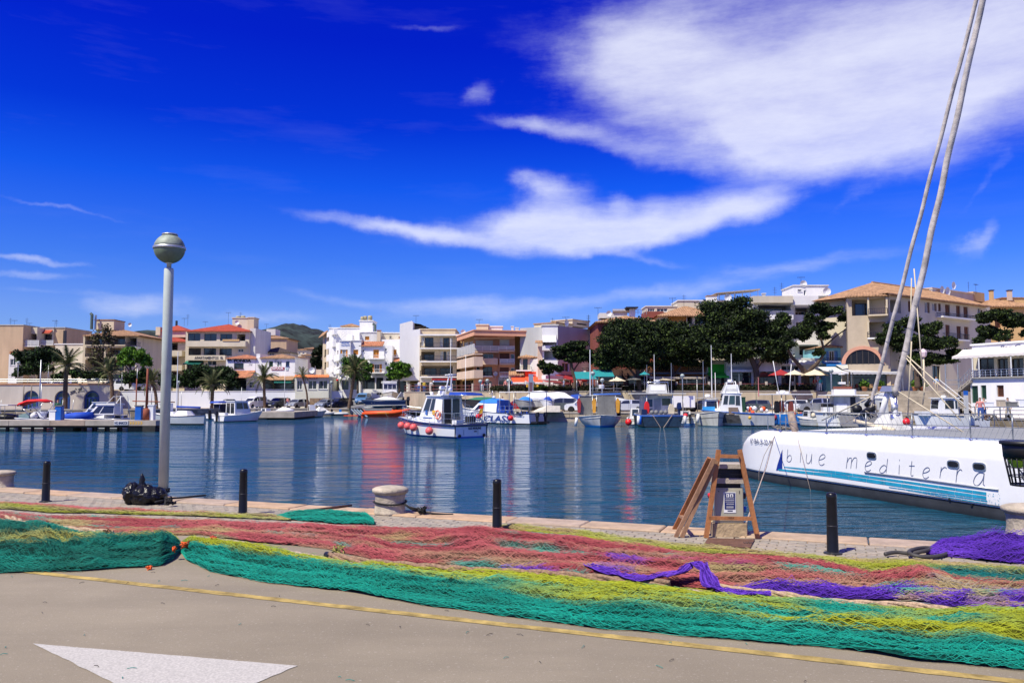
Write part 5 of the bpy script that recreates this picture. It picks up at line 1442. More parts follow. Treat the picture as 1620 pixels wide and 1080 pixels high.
b.block(515,560,612,None,PINKW,off=-1.0,depth=2,holes=[(520,600,608,690,'d')])
b.awning(536,568,770,625,ORREDC,off=-.8,proj=4.0,vm=WCANV,legs=True)
b=Bld('shop','dark shopfront with a grey sign board under the grey block','D',432,123.5,560,123.5,2.5)
b.block(434,572,558,None,GREYW,depth=1,holes=[(440,600,555,690,'d')]);b.sign(436,572,556,594,'GELATERIA',FRAMEW,mat('sign_steel',(.15,.15,.16),.5),off=0)
# - white building, flank greyed to paint its shade
b=Bld('apartment_building','white block with a long plain flank greyed for shade and one canvas blind','D',776,118,896,118,2.5)
b.block(777,172,896,None,WHITE,depth=9,holes=[(782,245,885,325,'od'),(790,368,885,440,'od')],cap=WHITE2)
b.awning(778,246,882,302,WCANV,proj=1.2,val=.1)
b.balcony(775,325,890,362,proj=.8,m=WHITE);b.balcony(778,440,895,478,proj=.8,m=WHITE)
b.shed(720,286,776,302,TILE2,proj=1.0);b.block(742,300,777,None,PINKW,off=.4,depth=6)
b.antenna(856,112,160,3,1);b.antenna(958,102,132,3)
b2=Bld('apartment_building','long white flank greyed as if shaded, with a cream rooftop room and satellite dish','D',897,118.1,1200,126,2.5)
b2.block(898,172,1200,425,GREYW,depth=7,low=4.2)  # flank is a white wall; the grey paints its shaded side
b2.block(898,425,1200,None,WHITE2,off=-.2,depth=7,holes=[(930,460,985,530,'w'),(1138,436,1168,530,'sN'),(960,600,1110,690,'d'),(1120,600,1190,690,'d')])
b2.block(1010,128,1140,175,CREAM,off=2,depth=4,holes=[(1045,150,1120,168,'wd')],cap=CREAM);b2.block(880,152,1010,175,CREAM,off=1.5,depth=4,cap=TILE2)
b2.dish(962,150,.55,1.2);b2.antenna(1135,90,128,3,1)
b2.balcony(1115,498,1200,535,off=-.2,proj=.8,kind='rail')
b2.part(MB().box(b2.uz(775,585,-1)[0],-1.6,b2.uz(775,585,-1)[1],b2.uz(915,585,-1)[0],-.9,b2.uz(775,558,-1)[1]),'planter_balcony',WHITE)
b2.awning(870,550,1010,603,DKREDC,off=-.2,proj=2.6,legs=True);b2.awning(745,592,880,622,mat('striped_red_canvas',(.5,.12,.12),.8),off=-1.0,proj=2.5,legs=True)
# - red building and the one with the roof terrace, largely behind the pines
b=Bld('apartment_building','dark red building with a cream cornice and rooftop clutter behind the big pine','E',92,113,540,113,2.5)
b.block(105,285,420,None,REDW,depth=11,holes=[(130,330,170,400,'sN'),(220,330,260,400,'sN'),(320,330,360,400,'sN'),(115,560,165,600,'w'),(180,620,400,720,'d')])
b.block(420,285,540,None,mat('brick_red',(.38,.10,.05),.85,var=.2),off=.4,depth=10,holes=[(440,320,520,380,'od'),(440,620,530,720,'d')])
b.roof(90,236,545,284,TILE2,depth=11,ov=.6)
b.block(120,228,300,262,WHITE2,off=4,depth=3);b.block(420,218,540,260,REDW,off=5,depth=4)
b.chimney(318,196,352,240,WHITE,off=3,cm=DKMETAL)
b.part(MB().box(b.uz(292,196,2.6)[0],2.4,b.uz(292,196,2.6)[1],b.uz(372,196,2.6)[0],4.4,b.uz(292,188,2.6)[1]),'chimney_hood',DKMETAL)
u,z=b.uz(250,215,4);b.part(MB().tube([(u-1,4,z),(u+1.4,4,z)],.3,8),'water_heater',METAL);b.dish(180,232,.4,3.5)
b.antenna(108,190,240,3);b.antenna(45,240,280,3,1)
rr=MB();ua,za=b.uz(352,208,3.2);ub,_=b.uz(428,208,3.2);zb_=b.uz(352,240,3.2)[1]
rr.tube([(ua,3.2,za),(ub,3.2,za)],.03,4);rr.tube([(ua,3.2,(za+zb_)/2),(ub,3.2,(za+zb_)/2)],.03,4)
for i in range(5):x=ua+(ub-ua)*i/4;rr.tube([(x,3.2,zb_),(x,3.2,za)],.03,4)
b.part(rr,'railing',METAL)
b=Bld('apartment_building','long building with tiled eaves and an orange-curtained terrace rising over the pines','E',500,116,1010,116,2.5)
b.block(505,245,1000,None,PALE,depth=10,holes=[(566,236+12,690,300,'b',mat('orange_blind',(.62,.30,.06),.8)),(694,250,730,300,'od'),(745,250,900,300,'od'),(560,470,640,530,'w'),(700,470,780,530,'w'),(600,620,900,720,'d')])
b.roof(498,172,960,243,TILE2,depth=10,ov=.8)
b.block(425,188,630,225,PALE,off=5,depth=4,holes=[(435,198,480,220,'w3'),(495,198,565,220,'w3')],cap=WHITE2)
b.block(636,150,950,200,PALE,off=4,depth=5,cap=WHITE2)
b.chimney(828,112,892,152,WHITE,off=3.6,cm=TILE2);b.chimney(776,150,792,165,METAL,off=3.6)
pg=MB();ua,za=b.uz(878,100,4);ub,zb2=b.uz(1163,68,4);um,_=b.uz(930,130,4)
zc=b.uz(900,150,4)[1]
pg.hexa([(ua,3.2,za-.1),(ub,3.2,za-.1+.5),(ub,7.5,za+.6),(ua,7.5,za),(ua,3.2,za),(ub,3.2,za+.6),(ub,7.5,za+.75),(ua,7.5,za+.1)])
b.part(pg,'pergola_roof',mat('reed_screen',(.40,.34,.27),.9,var=.25,vscale=4))
pp=MB()
for i in range(6):
 x=ua+.3+(ub-ua-.6)*i/5
 for y in(3.3,7.2):pp.tube([(x,y,zc-1),(x,y,za+.5*i/5)],.05,5)
b.part(pp,'pergola_posts',METAL)
b.dish(962,128,.55,3.0);b.antenna(598,128,180,4);b.antenna(672,108,180,4,1)
b=Bld('restaurant','brick-orange restaurant front with signs, shaded by the pines','E',465,108,822,108,2.5)
b.block(466,560,822,None,mat('warm_brick',(.42,.16,.06),.85,var=.25,vscale=2),depth=6,holes=[(480,640,620,720,'d'),(640,640,800,720,'d')],cap=TILE2)
b.slab(460,618,826,630,proj=1.6,m=GREYC,name='canopy_slab')
b.sign(490,575,600,610,'CA NA MARIA',mat('sign_brown',(.5,.3,.1),.6,var=0),DKWOOD);b.sign(700,575,800,610,'BODEGA',mat('sign_brown',(.5,.3,.1),.6,var=0),DKWOOD)
b.awning(420,640,780,662,mat('sand_canvas',(.45,.38,.28),.8),off=-.5,proj=3.2,legs=True)
b=Bld('bar','shaded bar front between the red building and the brick-orange restaurant','E',108,109,462,109,2.5)
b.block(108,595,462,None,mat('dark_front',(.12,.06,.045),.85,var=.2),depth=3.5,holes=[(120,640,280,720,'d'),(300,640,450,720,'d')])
b=Bld('kiosk','narrow bar with a bright green blind and green awning','E',824,107,948,107,2.5)
b.block(826,546,948,None,PALE,depth=6,holes=[(832,565,944,622,'b',GREENC),(832,640,944,720,'d')],cap=PALE)
b.awning(820,620,944,656,GREENC,proj=2.0)
b=Bld('cafe','white flat-roofed cafe with a blank awning box and open front under the pine','E',950,106,1135,106,2.5)
b.block(952,544,1132,None,WHITE,depth=6,holes=[(985,618,1120,720,'d')],cap=WHITE)
b.awning(955,582,1130,616,WCANV,proj=1.2);b.block(1056,478,1088,536,WHITE,off=2,depth=1.2);b.antenna(1066,440,478,2.3,1)
rr=MB();ua,za=b.uz(955,530,.2);ub,_=b.uz(1052,530,.2);zb_=b.uz(955,544,.2)[1];rr.tube([(ua,.2,za),(ub,.2,za)],.025,4)
for i in range(6):x=ua+(ub-ua)*i/5;rr.tube([(x,.2,zb_),(x,.2,za)],.025,4)
b.part(rr,'railing',METAL)
# - white apartments behind the second pine group (crop F)
b=Bld('apartment_building','white apartment block with wide terraces and rooftop room, behind the leaning pine','F',200,112,735,112,2.5)
b.block(205,228,445,None,WHITE2,depth=10,holes=[(230,240,430,275,'ow'),(320,330,430,360,'ow'),(220,440,430,480,'ow')])
b.block(445,240,735,None,WHITE2,off=.5,depth=10,holes=[(455,255,560,300,'ow'),(460,345,560,400,'ow'),(580,330,640,400,'w'),(480,490,590,545,'ow')])
b.slab(198,185,442,226,proj=1.4,m=PALE,name='roof_slab');b.slab(444,185,598,240,proj=1.0,m=WHITE,name='roof_slab')
b.block(446,125,655,185,WHITE,off=2,depth=5,holes=[(508,150,522,182,'w1'),(470,145,495,158,'w1')],cap=WHITE2);b.block(655,185,735,245,WHITE2,off=2,depth=6)
b.balcony(310,300,445,328,proj=1.2,m=WHITE);b.balcony(200,405,445,430,proj=1.2,m=WHITE);b.balcony(440,455,600,482,off=.5,proj=1.2,m=WHITE)
b.dish(505,112,.5,2);b.dish(648,158,.55,1.6);b.dish(45,195,.5,1.5);b.antenna(490,68,125,3);b.antenna(372,105,185,3,1);b.antenna(330,130,185,3,1);b.chimney(258,168,275,190,WHITE2,3)
b=Bld('restaurant','white restaurant terrace with roller awnings beneath the leaning pine','F',135,105,640,105,2.5)
b.block(232,572,360,None,WHITE2,depth=5,holes=[(240,645,355,740,'d')],cap=WHITE);b.block(362,572,600,None,WHITE,depth=5,holes=[(370,610,480,640,'w3'),(490,645,590,740,'d'),(370,650,480,740,'d')],cap=WHITE)
b.awning(360,574,600,606,WCANV,proj=1.0)
b=Bld('house','small turquoise house with blue shutters and a tiled roof above a blue awning','F',636,104,742,104,2.5)
b.block(638,492,742,None,mat('turquoise_render',(.22,.50,.58),.85,var=.1),depth=8,holes=[(644,520,716,582,'xB')])
b.roof(632,456,750,494,TILE2,depth=7,ov=.3)
b.balcony(640,562,735,590,proj=.9,kind='rail');b.awning(612,584,732,615,mat('turquoise_canvas',(.02,.20,.55),.8),off=-.3,proj=1.8)
# - big cream corner building (crop G)
b=Bld('apartment_building','big cream corner building with a tiled hip roof, open loggias and a wide arch','G',5,99.5,252,98,2.5)
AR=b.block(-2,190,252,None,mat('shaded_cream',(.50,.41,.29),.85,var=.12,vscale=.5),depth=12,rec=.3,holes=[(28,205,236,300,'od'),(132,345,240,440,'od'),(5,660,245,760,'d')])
b.roof(-8,116,262,186,TILE2,depth=10,ov=.7)
b.balcony(130,262,250,304,proj=1.2,kind='rail',m=PINKW,slab=CREAM);b.balcony(125,405,240,446,proj=.6,kind='rail')
for x in(130,243):
 for(ya,yb_)in((195,300),(345,440)):
  ua,za=b.uz(x-7,ya,-.4);ub,zb_=b.uz(x+7,yb_,-.4);b.part(MB().box(ua,-.45,zb_,ub,.0,za),'column',CREAM)
ac=MB();cu,cz=b.uz(97,600,-.06);r=b.uz(205,600,-.06)[0]-cu;n=22
for i in range(n):
 a0,a1=math.pi*i/n,math.pi*(i+1)/n;ri=r;ro=r+.45;zs=.9
 ac.hexa([(cu-ri*math.cos(a0),-.14,cz+zs*ri*math.sin(a0)),(cu-ri*math.cos(a1),-.14,cz+zs*ri*math.sin(a1)),(cu-ri*math.cos(a1),-.01,cz+zs*ri*math.sin(a1)),(cu-ri*math.cos(a0),-.01,cz+zs*ri*math.sin(a0)),(cu-ro*math.cos(a0),-.14,cz+zs*ro*math.sin(a0)),(cu-ro*math.cos(a1),-.14,cz+zs*ro*math.sin(a1)),(cu-ro*math.cos(a1),-.01,cz+zs*ro*math.sin(a1)),(cu-ro*math.cos(a0),-.01,cz+zs*ro*math.sin(a0))])
b.part(ac,'arch_surround',mat('arch_pink',(.60,.30,.20),.85))
ad=MB();pts=[(cu-r*math.cos(math.pi*i/n),-.008,cz+.9*r*math.sin(math.pi*i/n))for i in range(n+1)];ad.add(pts,[tuple(range(n+1))]);b.part(ad,'arch_glazing',DARKGLASS)
af=MB()
for i in range(1,6):x=cu-r+2*r*i/6;af.box(x-.04,-.05,cz,x+.04,-.012,cz+.9*math.sqrt(max(0,r*r-(x-cu)**2)))
b.part(af,'arch_mullions',FRAMED)
b2=Bld('apartment_building','long cream side of the corner building with dark shutters and iron balconies','G',253,98.1,870,112,2.5)
b2.block(254,168,868,None,PALE,depth=9,holes=[(262,205,330,292,'od'),(275,345,320,440,'wd'),(372,215,402,285,'sN'),(418,222,440,300,'sN'),(472,222,506,290,'xN'),(518,228,548,278,'xN'),(556,230,574,280,'sN'),(598,236,630,322,'sN'),(665,243,694,330,'sN'),(710,250,740,335,'sN'),(795,256,816,290,'w'),(668,368,698,455,'sN'),(714,372,744,455,'sN'),(600,360,630,450,'sN'),(716,500,748,530,'w'),(400,640,470,760,'d'),(520,610,570,700,'wd'),(480,380,520,440,'sN')])
b2.roof(252,160,880,166,TILE2,depth=9,ov=.8)
b2.balcony(588,285,790,335,proj=.9,kind='rail');b2.balcony(628,410,750,462,proj=.9,kind='rail')
b2.block(518,140,770,215,PINKW,off=5,depth=4,cap=PINKW);b2.block(770,158,838,215,OCHRE,off=5,depth=4)
b2.dish(578,150,.6,4.5);b2.dish(612,158,.65,4.3);b2.dish(648,122,.55,4.6);b2.antenna(740,98,150,5,1);b2.antenna(785,112,160,5)
b2.chimney(520,142,540,165,WHITE2,4)
b=Bld('apartment_building','ochre building with tiled eaves and two capped chimneys cut by the picture border','G',820,118,1200,118,2.5)
b.block(870,245,1200,None,OCHRE,depth=10,holes=[(900,300,940,380,'sN'),(965,400,1005,480,'sN'),(1060,300,1100,380,'sN')])
b.roof(812,195,1200,246,TILE2,depth=10,ov=.8);b.chimney(876,148,897,205,OCHRE,4,cm=DKMETAL);b.chimney(986,148,1010,200,PINKW,4,cm=DKMETAL);b.block(950,200,1200,232,OCHRE,off=5,depth=4,cap=TILE2)
# - grey sail awning restaurant
b=Bld('awning_terrace','restaurant terrace under a wide grey-white sail awning on poles','F',590,100,1020,100,2.5,cat='terrace')
b.awning(590,618,700,662,WCANV,off=1.5,proj=4,legs=True);b.awning(700,604,1010,664,mat('grey_sail',(.50,.50,.50),.8,var=.08),off=2,proj=4.5,legs=True)
# - waterside bar on the right
b=Bld('harbour_bar','white two-storey harbour bar with scalloped awning, roof sign and outside stair','G',752,74,1300,66,0.0)
b.block(752,690,1330,None,WHITE,depth=7,low=-.1,holes=[(757,733,802,838,'sG'),(815,730,852,815,'sG'),(912,730,958,800,'sN')])
b.block(770,560,1330,690,PALE,off=2.4,depth=5,holes=[(800,568,900,670,'wd'),(915,568,985,670,'wd'),(1000,568,1080,670,'wd')])
b.block(762,490,1330,520,WHITE,off=1.2,depth=6.5,cap=WHITE)
b.awning(705,514,1330,568,mat('striped_canvas',(.72,.66,.60),.8,var=.05),off=1.2,proj=1.3,val=.25)
b.sign(935,487,1060,507,'Bar C',mat('sign_violet',(.12,.12,.22),.6,var=0),off=1.2,shear=.2)
sl=MB();ua,zt=b.uz(750,682,-.25);ub,_=b.uz(1330,682,-.25);zs=b.uz(750,690,-.25)[1];sl.box(ua,-.25,zs,ub,-.004,zt);b.part(sl,'terrace_slab',CONCG)
rl=MB();zr=b.uz(750,640,-.2)[1]
for f in(1,.66,.33):rl.tube([(ua,-.2,zt+(zr-zt)*f),(ub,-.2,zt+(zr-zt)*f)],.022,5)
for i in range(18):x=ua+(ub-ua)*i/17;rl.tube([(x,-.2,zt),(x,-.2,zr)],.025,5)
b.part(rl,'railing',STEEL)
po=MB();ztop=b.uz(800,565,-.15)[1]
for x_ in(765,805,1001,1100):u,_=b.uz(x_,600,-.12);po.tube([(u,-.12,zt),(u,-.12,ztop)],.05,6)
b.part(po,'awning_poles',FRAMEW)
sa=MB();n=12;u1_,z1_=b.uz(755,690,-.2);u0_,z0_=b.uz(690,745,-.2)
for i in range(n):
 f=i/n;x=u1_-(u1_-u0_)*f;z=zs-(zs-z0_)*f;sa.box(x-(u1_-u0_)/n-.1,-.3,z-.35,x,1.3,z-.1)
sa.box(u0_-1.6,-.3,z0_-.35,u0_,1.3,z0_-.15)
b.part(sa,'outside_stair',CONC)
ra=MB()
for y in(-.25,1.25):
 for h in(.9,.5):ra.tube([(u1_,y,zs+h),(u0_,y,z0_+h-.2),(u0_-1.5,y,z0_+h-.2)],.03,5)
 for i in range(5):f=i/4;ra.tube([(u1_+(u0_-u1_)*f,y,zs+(z0_-zs)*f-.2),(u1_+(u0_-u1_)*f,y,zs+(z0_-zs)*f+.8)],.025,5)
 ra.tube([(u0_-1.5,y,-.1),(u0_-1.5,y,z0_+2.2)],.06,6)
b.part(ra,'stair_railing',METAL)
sb=MB();
for i in range(14):f=i/14;x=u0_-1.5+3.6*f;z=z0_-.3-(z0_-.2)*f;sb.box(x,-.95,z-.2,x+.26,-.34,z-.05)
b.part(sb,'lower_stair',CONC)
rb_=MB();rb_.tube([(u0_-1.5,-.95,z0_+.7),(u0_+2.0,-.95,.9)],.03,5);rb_.tube([(u0_-1.5,-.95,z0_+.3),(u0_+2.0,-.95,.5)],.03,5);b.part(rb_,'lower_railing',FRAMEW)
b.part(MB().add([(u1_,-.28,zs),(u1_-(u1_-u0_),-.28,z0_-.1),(u0_,-.28,z0_+.45),(u1_,-.28,zs+.75)],[(0,1,2,3)]),'stair_banner',NAVY)if False else None
#  BOATS
def fpanel(c4,u0,v0,u1,v1,th=.015,gap=.004):
 """thin panel lying on a quad face (bl, br, tr, tl seen from outside)"""
 bl,br,tr,tl=[Vector(c)for c in c4]
 n=(br-bl).cross(tl-bl).normalized()
 def P(u,v,k):return(bl.lerp(br,u)).lerp(tl.lerp(tr,u),v)+n*k
 m=MB()
 return m.hexa([P(u0,v0,gap),P(u1,v0,gap),P(u1,v0,gap+th),P(u0,v0,gap+th),P(u0,v1,gap),P(u1,v1,gap),P(u1,v1,gap+th),P(u0,v1,gap+th)])
def hull(t,L,B,fs,fb,draft,side,bottom,stern=.85,tm=.4,pw=2.2,rake=.5,flare=.14,dbl=False,deckm=None,inset=.28,rail=None,railr=.035,N=14,stripe=None,wl=.10,dip=0.0):
 rows=[]
 for i in range(N+1):
  f=i/N
  if f<tm:bf=(1-((tm-f)/tm)**pw*(1-.04))if dbl else stern+(1-stern)*math.sin(math.pi/2*f/tm)
  else:bf=max(.015,1-((f-tm)/(1-tm))**pw)
  zs=fs+(fb-fs)*f**1.8-dip*math.sin(math.pi*f)
  if dbl:zs+=(fb-fs)*.5*(1-f)**3
  b=B/2*bf;e=max(0,(f-.62)/.38)**1.5;e2=max(0,(.3-f)/.3)**1.5 if dbl else 0
  zk=-draft*(1-.9*e**2)*(1-.9*e2)
  sh=lambda z:f*L+rake*e*(z/fb-.3)-rake*.5*e2*(z/fb)
  k=1-.55*e
  half=[(sh(zs),b,zs),(sh(zs*.7),b*(1-flare*.25-.1*e),zs*.7),(sh(zs*.35),b*(1-flare*.7-.2*e),zs*.35),(sh(wl),b*(1-flare-.28*e),wl),(sh(-draft*.5),b*.62*k,zk*.5),(sh(zk),.0,zk)]
  rows.append(half)
 def strip(a,c,sgn):
  m=MB();n=c-a+1
  vs=[(x,y*sgn,z)for h in rows for(x,y,z)in h[a:c+1]]
  fs_=[]
  for i in range(N):
   for k in range(n-1):
    q=(i*n+k,(i+1)*n+k,(i+1)*n+k+1,i*n+k+1);fs_.append(q if sgn<0 else q[::-1])
  return m.add(vs,fs_)
 m=MB();s1,s2=strip(0,3,1),strip(0,3,-1);m.add(s1.v,s1.f);m.add(s2.v,s2.f)
 h0=rows[0];m.add([(x,y,z)for x,y,z in h0[:4]]+[(x,-y,z)for x,y,z in h0[:4]],[(0,1,5,4),(1,2,6,5),(2,3,7,6)])
 m.build('hull',side,t,True)
 m=MB();s1,s2=strip(3,5,1),strip(3,5,-1);m.add(s1.v,s1.f);m.add(s2.v,s2.f)
 m.add([(x,y,z)for x,y,z in h0[3:]]+[(x,-y,z)for x,y,z in h0[3:]],[(0,1,4,3),(1,2,5,4)])
 m.build('bottom_paint',bottom,t,True)
 m=MB();vs=[]
 for h in rows:x,y,z=h[0];y2=max(0,y-.07);vs+=[(x,y2,z),(x,-y2,z),(x-.02,y2*.98,z-inset),(x-.02,-y2*.98,z-inset),(x,y+.005,z),(x,-y-.005,z)]
 fs_=[]
 for i in range(N):
  a,b_=i*6,(i+1)*6
  fs_+=[(a+2,a+3,b_+3,b_+2),(a,a+2,b_+2,b_),(a+1,b_+1,b_+3,a+3),(a,b_,b_+4,a+4),(a+1,a+5,b_+5,b_+1)]
 fs_.append((0,1,3,2));m.add(vs,fs_).build('deck',deckm or GELD,t)
 m=MB()
 for sg in(1,-1):m.tube([(h[0][0],sg*(h[0][1]+railr*.3),h[0][2]-railr)for h in rows],railr,6)
 if not dbl:m.tube([(rows[0][0][0]-.01,rows[0][0][1],rows[0][0][2]-railr),(rows[0][0][0]-.01,-rows[0][0][1],rows[0][0][2]-railr)],railr,6)
 m.build('rub_rail',rail or side,t,True)['kind']='stuff'
 if stripe:
  f0,f1,sm=stripe;m=MB()
  for sg in(1,-1):
   vs=[]
   for h in rows:
    def at(f):
     p=f*3;i=min(int(p),2);q=p-i;a,c=Vector(h[i]),Vector(h[i+1]);v=a.lerp(c,q);return(v.x,sg*(v.y+.012),v.z)
    vs+=[at(f0),at(f1)]
   m.add(vs,[((2*i,2*i+2,2*i+3,2*i+1)if sg<0 else(2*i,2*i+1,2*i+3,2*i+2))for i in range(N)])
   if not dbl and sg>0:
    a,c=vs[0],vs[1];m.add([(a[0]-.012,a[1],a[2]),(a[0]-.012,-a[1],a[2]),(c[0]-.012,-c[1],c[2]),(c[0]-.012,c[1],c[2])],[(0,1,2,3)])
  m.build('hull_stripe',sm,t)['kind']='stuff'
 return rows
def cabin(t,x0,x1,w,z0,z1,m,fr=.25,bk=.05,tum=.06,wins=(),roof=None,oh=.12,rt=.07,name='cabin',glass=None,frame=None):
 h=w/2
 lo={'bs':(x0,-h,z0),'fs':(x1,-h,z0),'fp':(x1,h,z0),'bp':(x0,h,z0)}
 hi={'bs':(x0+bk,-h+tum,z1),'fs':(x1-fr,-h+tum,z1),'fp':(x1-fr,h-tum,z1),'bp':(x0+bk,h-tum,z1)}
 c=MB().hexa([lo['bs'],lo['fs'],lo['fp'],lo['bp'],hi['bs'],hi['fs'],hi['fp'],hi['bp']]).build(name,m,t)
 face={'S':('bs','fs'),'F':('fs','fp'),'P':('fp','bp'),'B':('bp','bs')}
 for wn in wins:
  f,u0,v0,u1,v1=wn[:5];a,b=face[f];c4=(lo[a],lo[b],hi[b],hi[a])
  if frame is not None or True:
   fm=fpanel(c4,max(0,u0-.015),max(0,v0-.03),min(1,u1+.015),min(1,v1+.03),.012);w_=fm.build('window',frame or m,c)
  fpanel(c4,u0,v0,u1,v1,.006,.018).build('pane',wn[5]if len(wn)>5 else(glass or GLASS),w_)
 if roof:
  MB().prism([(x0+bk-oh,-h-oh*.5),(x1-fr+oh,-h-oh*.5+.1),(x1-fr+oh*2,0),(x1-fr+oh,h+oh*.5-.1),(x0+bk-oh,h+oh*.5)],z1+.003,z1+rt).build('cabin_roof',roof,t)
 return c
def rails(t,pts,h,m=None,posts=True,r=.016,mid=True,name='guard_rail'):
 b=MB();P=[Vector(p)for p in pts];up=Vector((0,0,h))
 b.tube([p+up for p in P],r,5)
 if mid:b.tube([p+up*.5 for p in P],r*.7,4)
 for p in P:b.tube([p,p+up],r,5)
 o=b.build(name,m or STEEL,t);o['kind']='stuff';return o
def tubes(t,name,segs,r,m,n=6):
 for s_ in segs:o=MB().tube(s_,r,n).build(name,m,t,True)
 return o
def outboard(t,x,y,z,m=None,sc_=1.0,tilt=0.0,name='outboard_motor',stripes=None):
 e=thing(name,None,None,(x,y,z));e.parent=t;e.rotation_euler=(0,tilt,0)
 MB().hexa([(-.42*sc_,-.17*sc_,0),(.02,-.17*sc_,0),(.02,.17*sc_,0),(-.42*sc_,.17*sc_,0),(-.36*sc_,-.12*sc_,.5*sc_),(-.04,-.12*sc_,.42*sc_),(-.04,.12*sc_,.42*sc_),(-.36*sc_,.12*sc_,.5*sc_)]).build('cowling',m or BLACK,e)
 MB().hexa([(-.30*sc_,-.06*sc_,-.95*sc_),(-.08*sc_,-.06*sc_,-.95*sc_),(-.08*sc_,.06*sc_,-.95*sc_),(-.30*sc_,.06*sc_,-.95*sc_),(-.34*sc_,-.09*sc_,0),(-.02,-.09*sc_,0),(-.02,.09*sc_,0),(-.34*sc_,.09*sc_,0)]).build('motor_leg',m or BLACK,e)
 MB().lathe([(.13*sc_,0),(.13*sc_,.04)],10,(-.3*sc_,0,-.9*sc_)).build('propeller',DKMETAL,e)
 if stripes:
  MB().box(-.40*sc_,-.185*sc_,.05*sc_,-.05,-.172*sc_,.40*sc_).build('cowl_stripe',stripes,e)
 return e
def boat(label,px,py,head,cat='boat',name='boat',z=None,d=None,group=None):
 """px, py: where the hull's reference point meets the water in the photograph; head: bow direction in degrees, 0 = to the right, 90 = away"""
 p=at_z(px,py,WATER if z is None else z)if d is None else Vector((gx(px,d),d,WATER if z is None else z))
 return thing(name,label,cat,(p.x,p.y,p.z),rad(head),group)
def radome(t,x,y,z,r=.22,h=.18):MB().lathe([(r*.9,0),(r,h*.3),(r,h*.7),(r*.8,h),(.01,h*1.05)],14,(x,y,z)).build('radar_dome',GEL,t,True)
def mast(t,x,y,z0,z1,r=.03,m=None,name='mast'):return MB().tube([(x,y,z0),(x,y,z1)],[r,r*.6],6).build(name,m or METAL,t)
def buoy(label,p,r,m,group=None,sq=1.0):
 t=thing('ball_fender',label,'fender',p,0,group)
 MB().ball((0,0,0),r,16,sz=sq).build('ball',m,t,True)
 MB().lathe([(.05,r*.95),(.045,r*1.18),(.02,r*1.2)],8).build('eye',NAVY,t)
 MB().tube([(0,0,r*1.15),(0,0,r*1.15+.5)],.012,4).build('lanyard',PALEROPE,t)
 return t
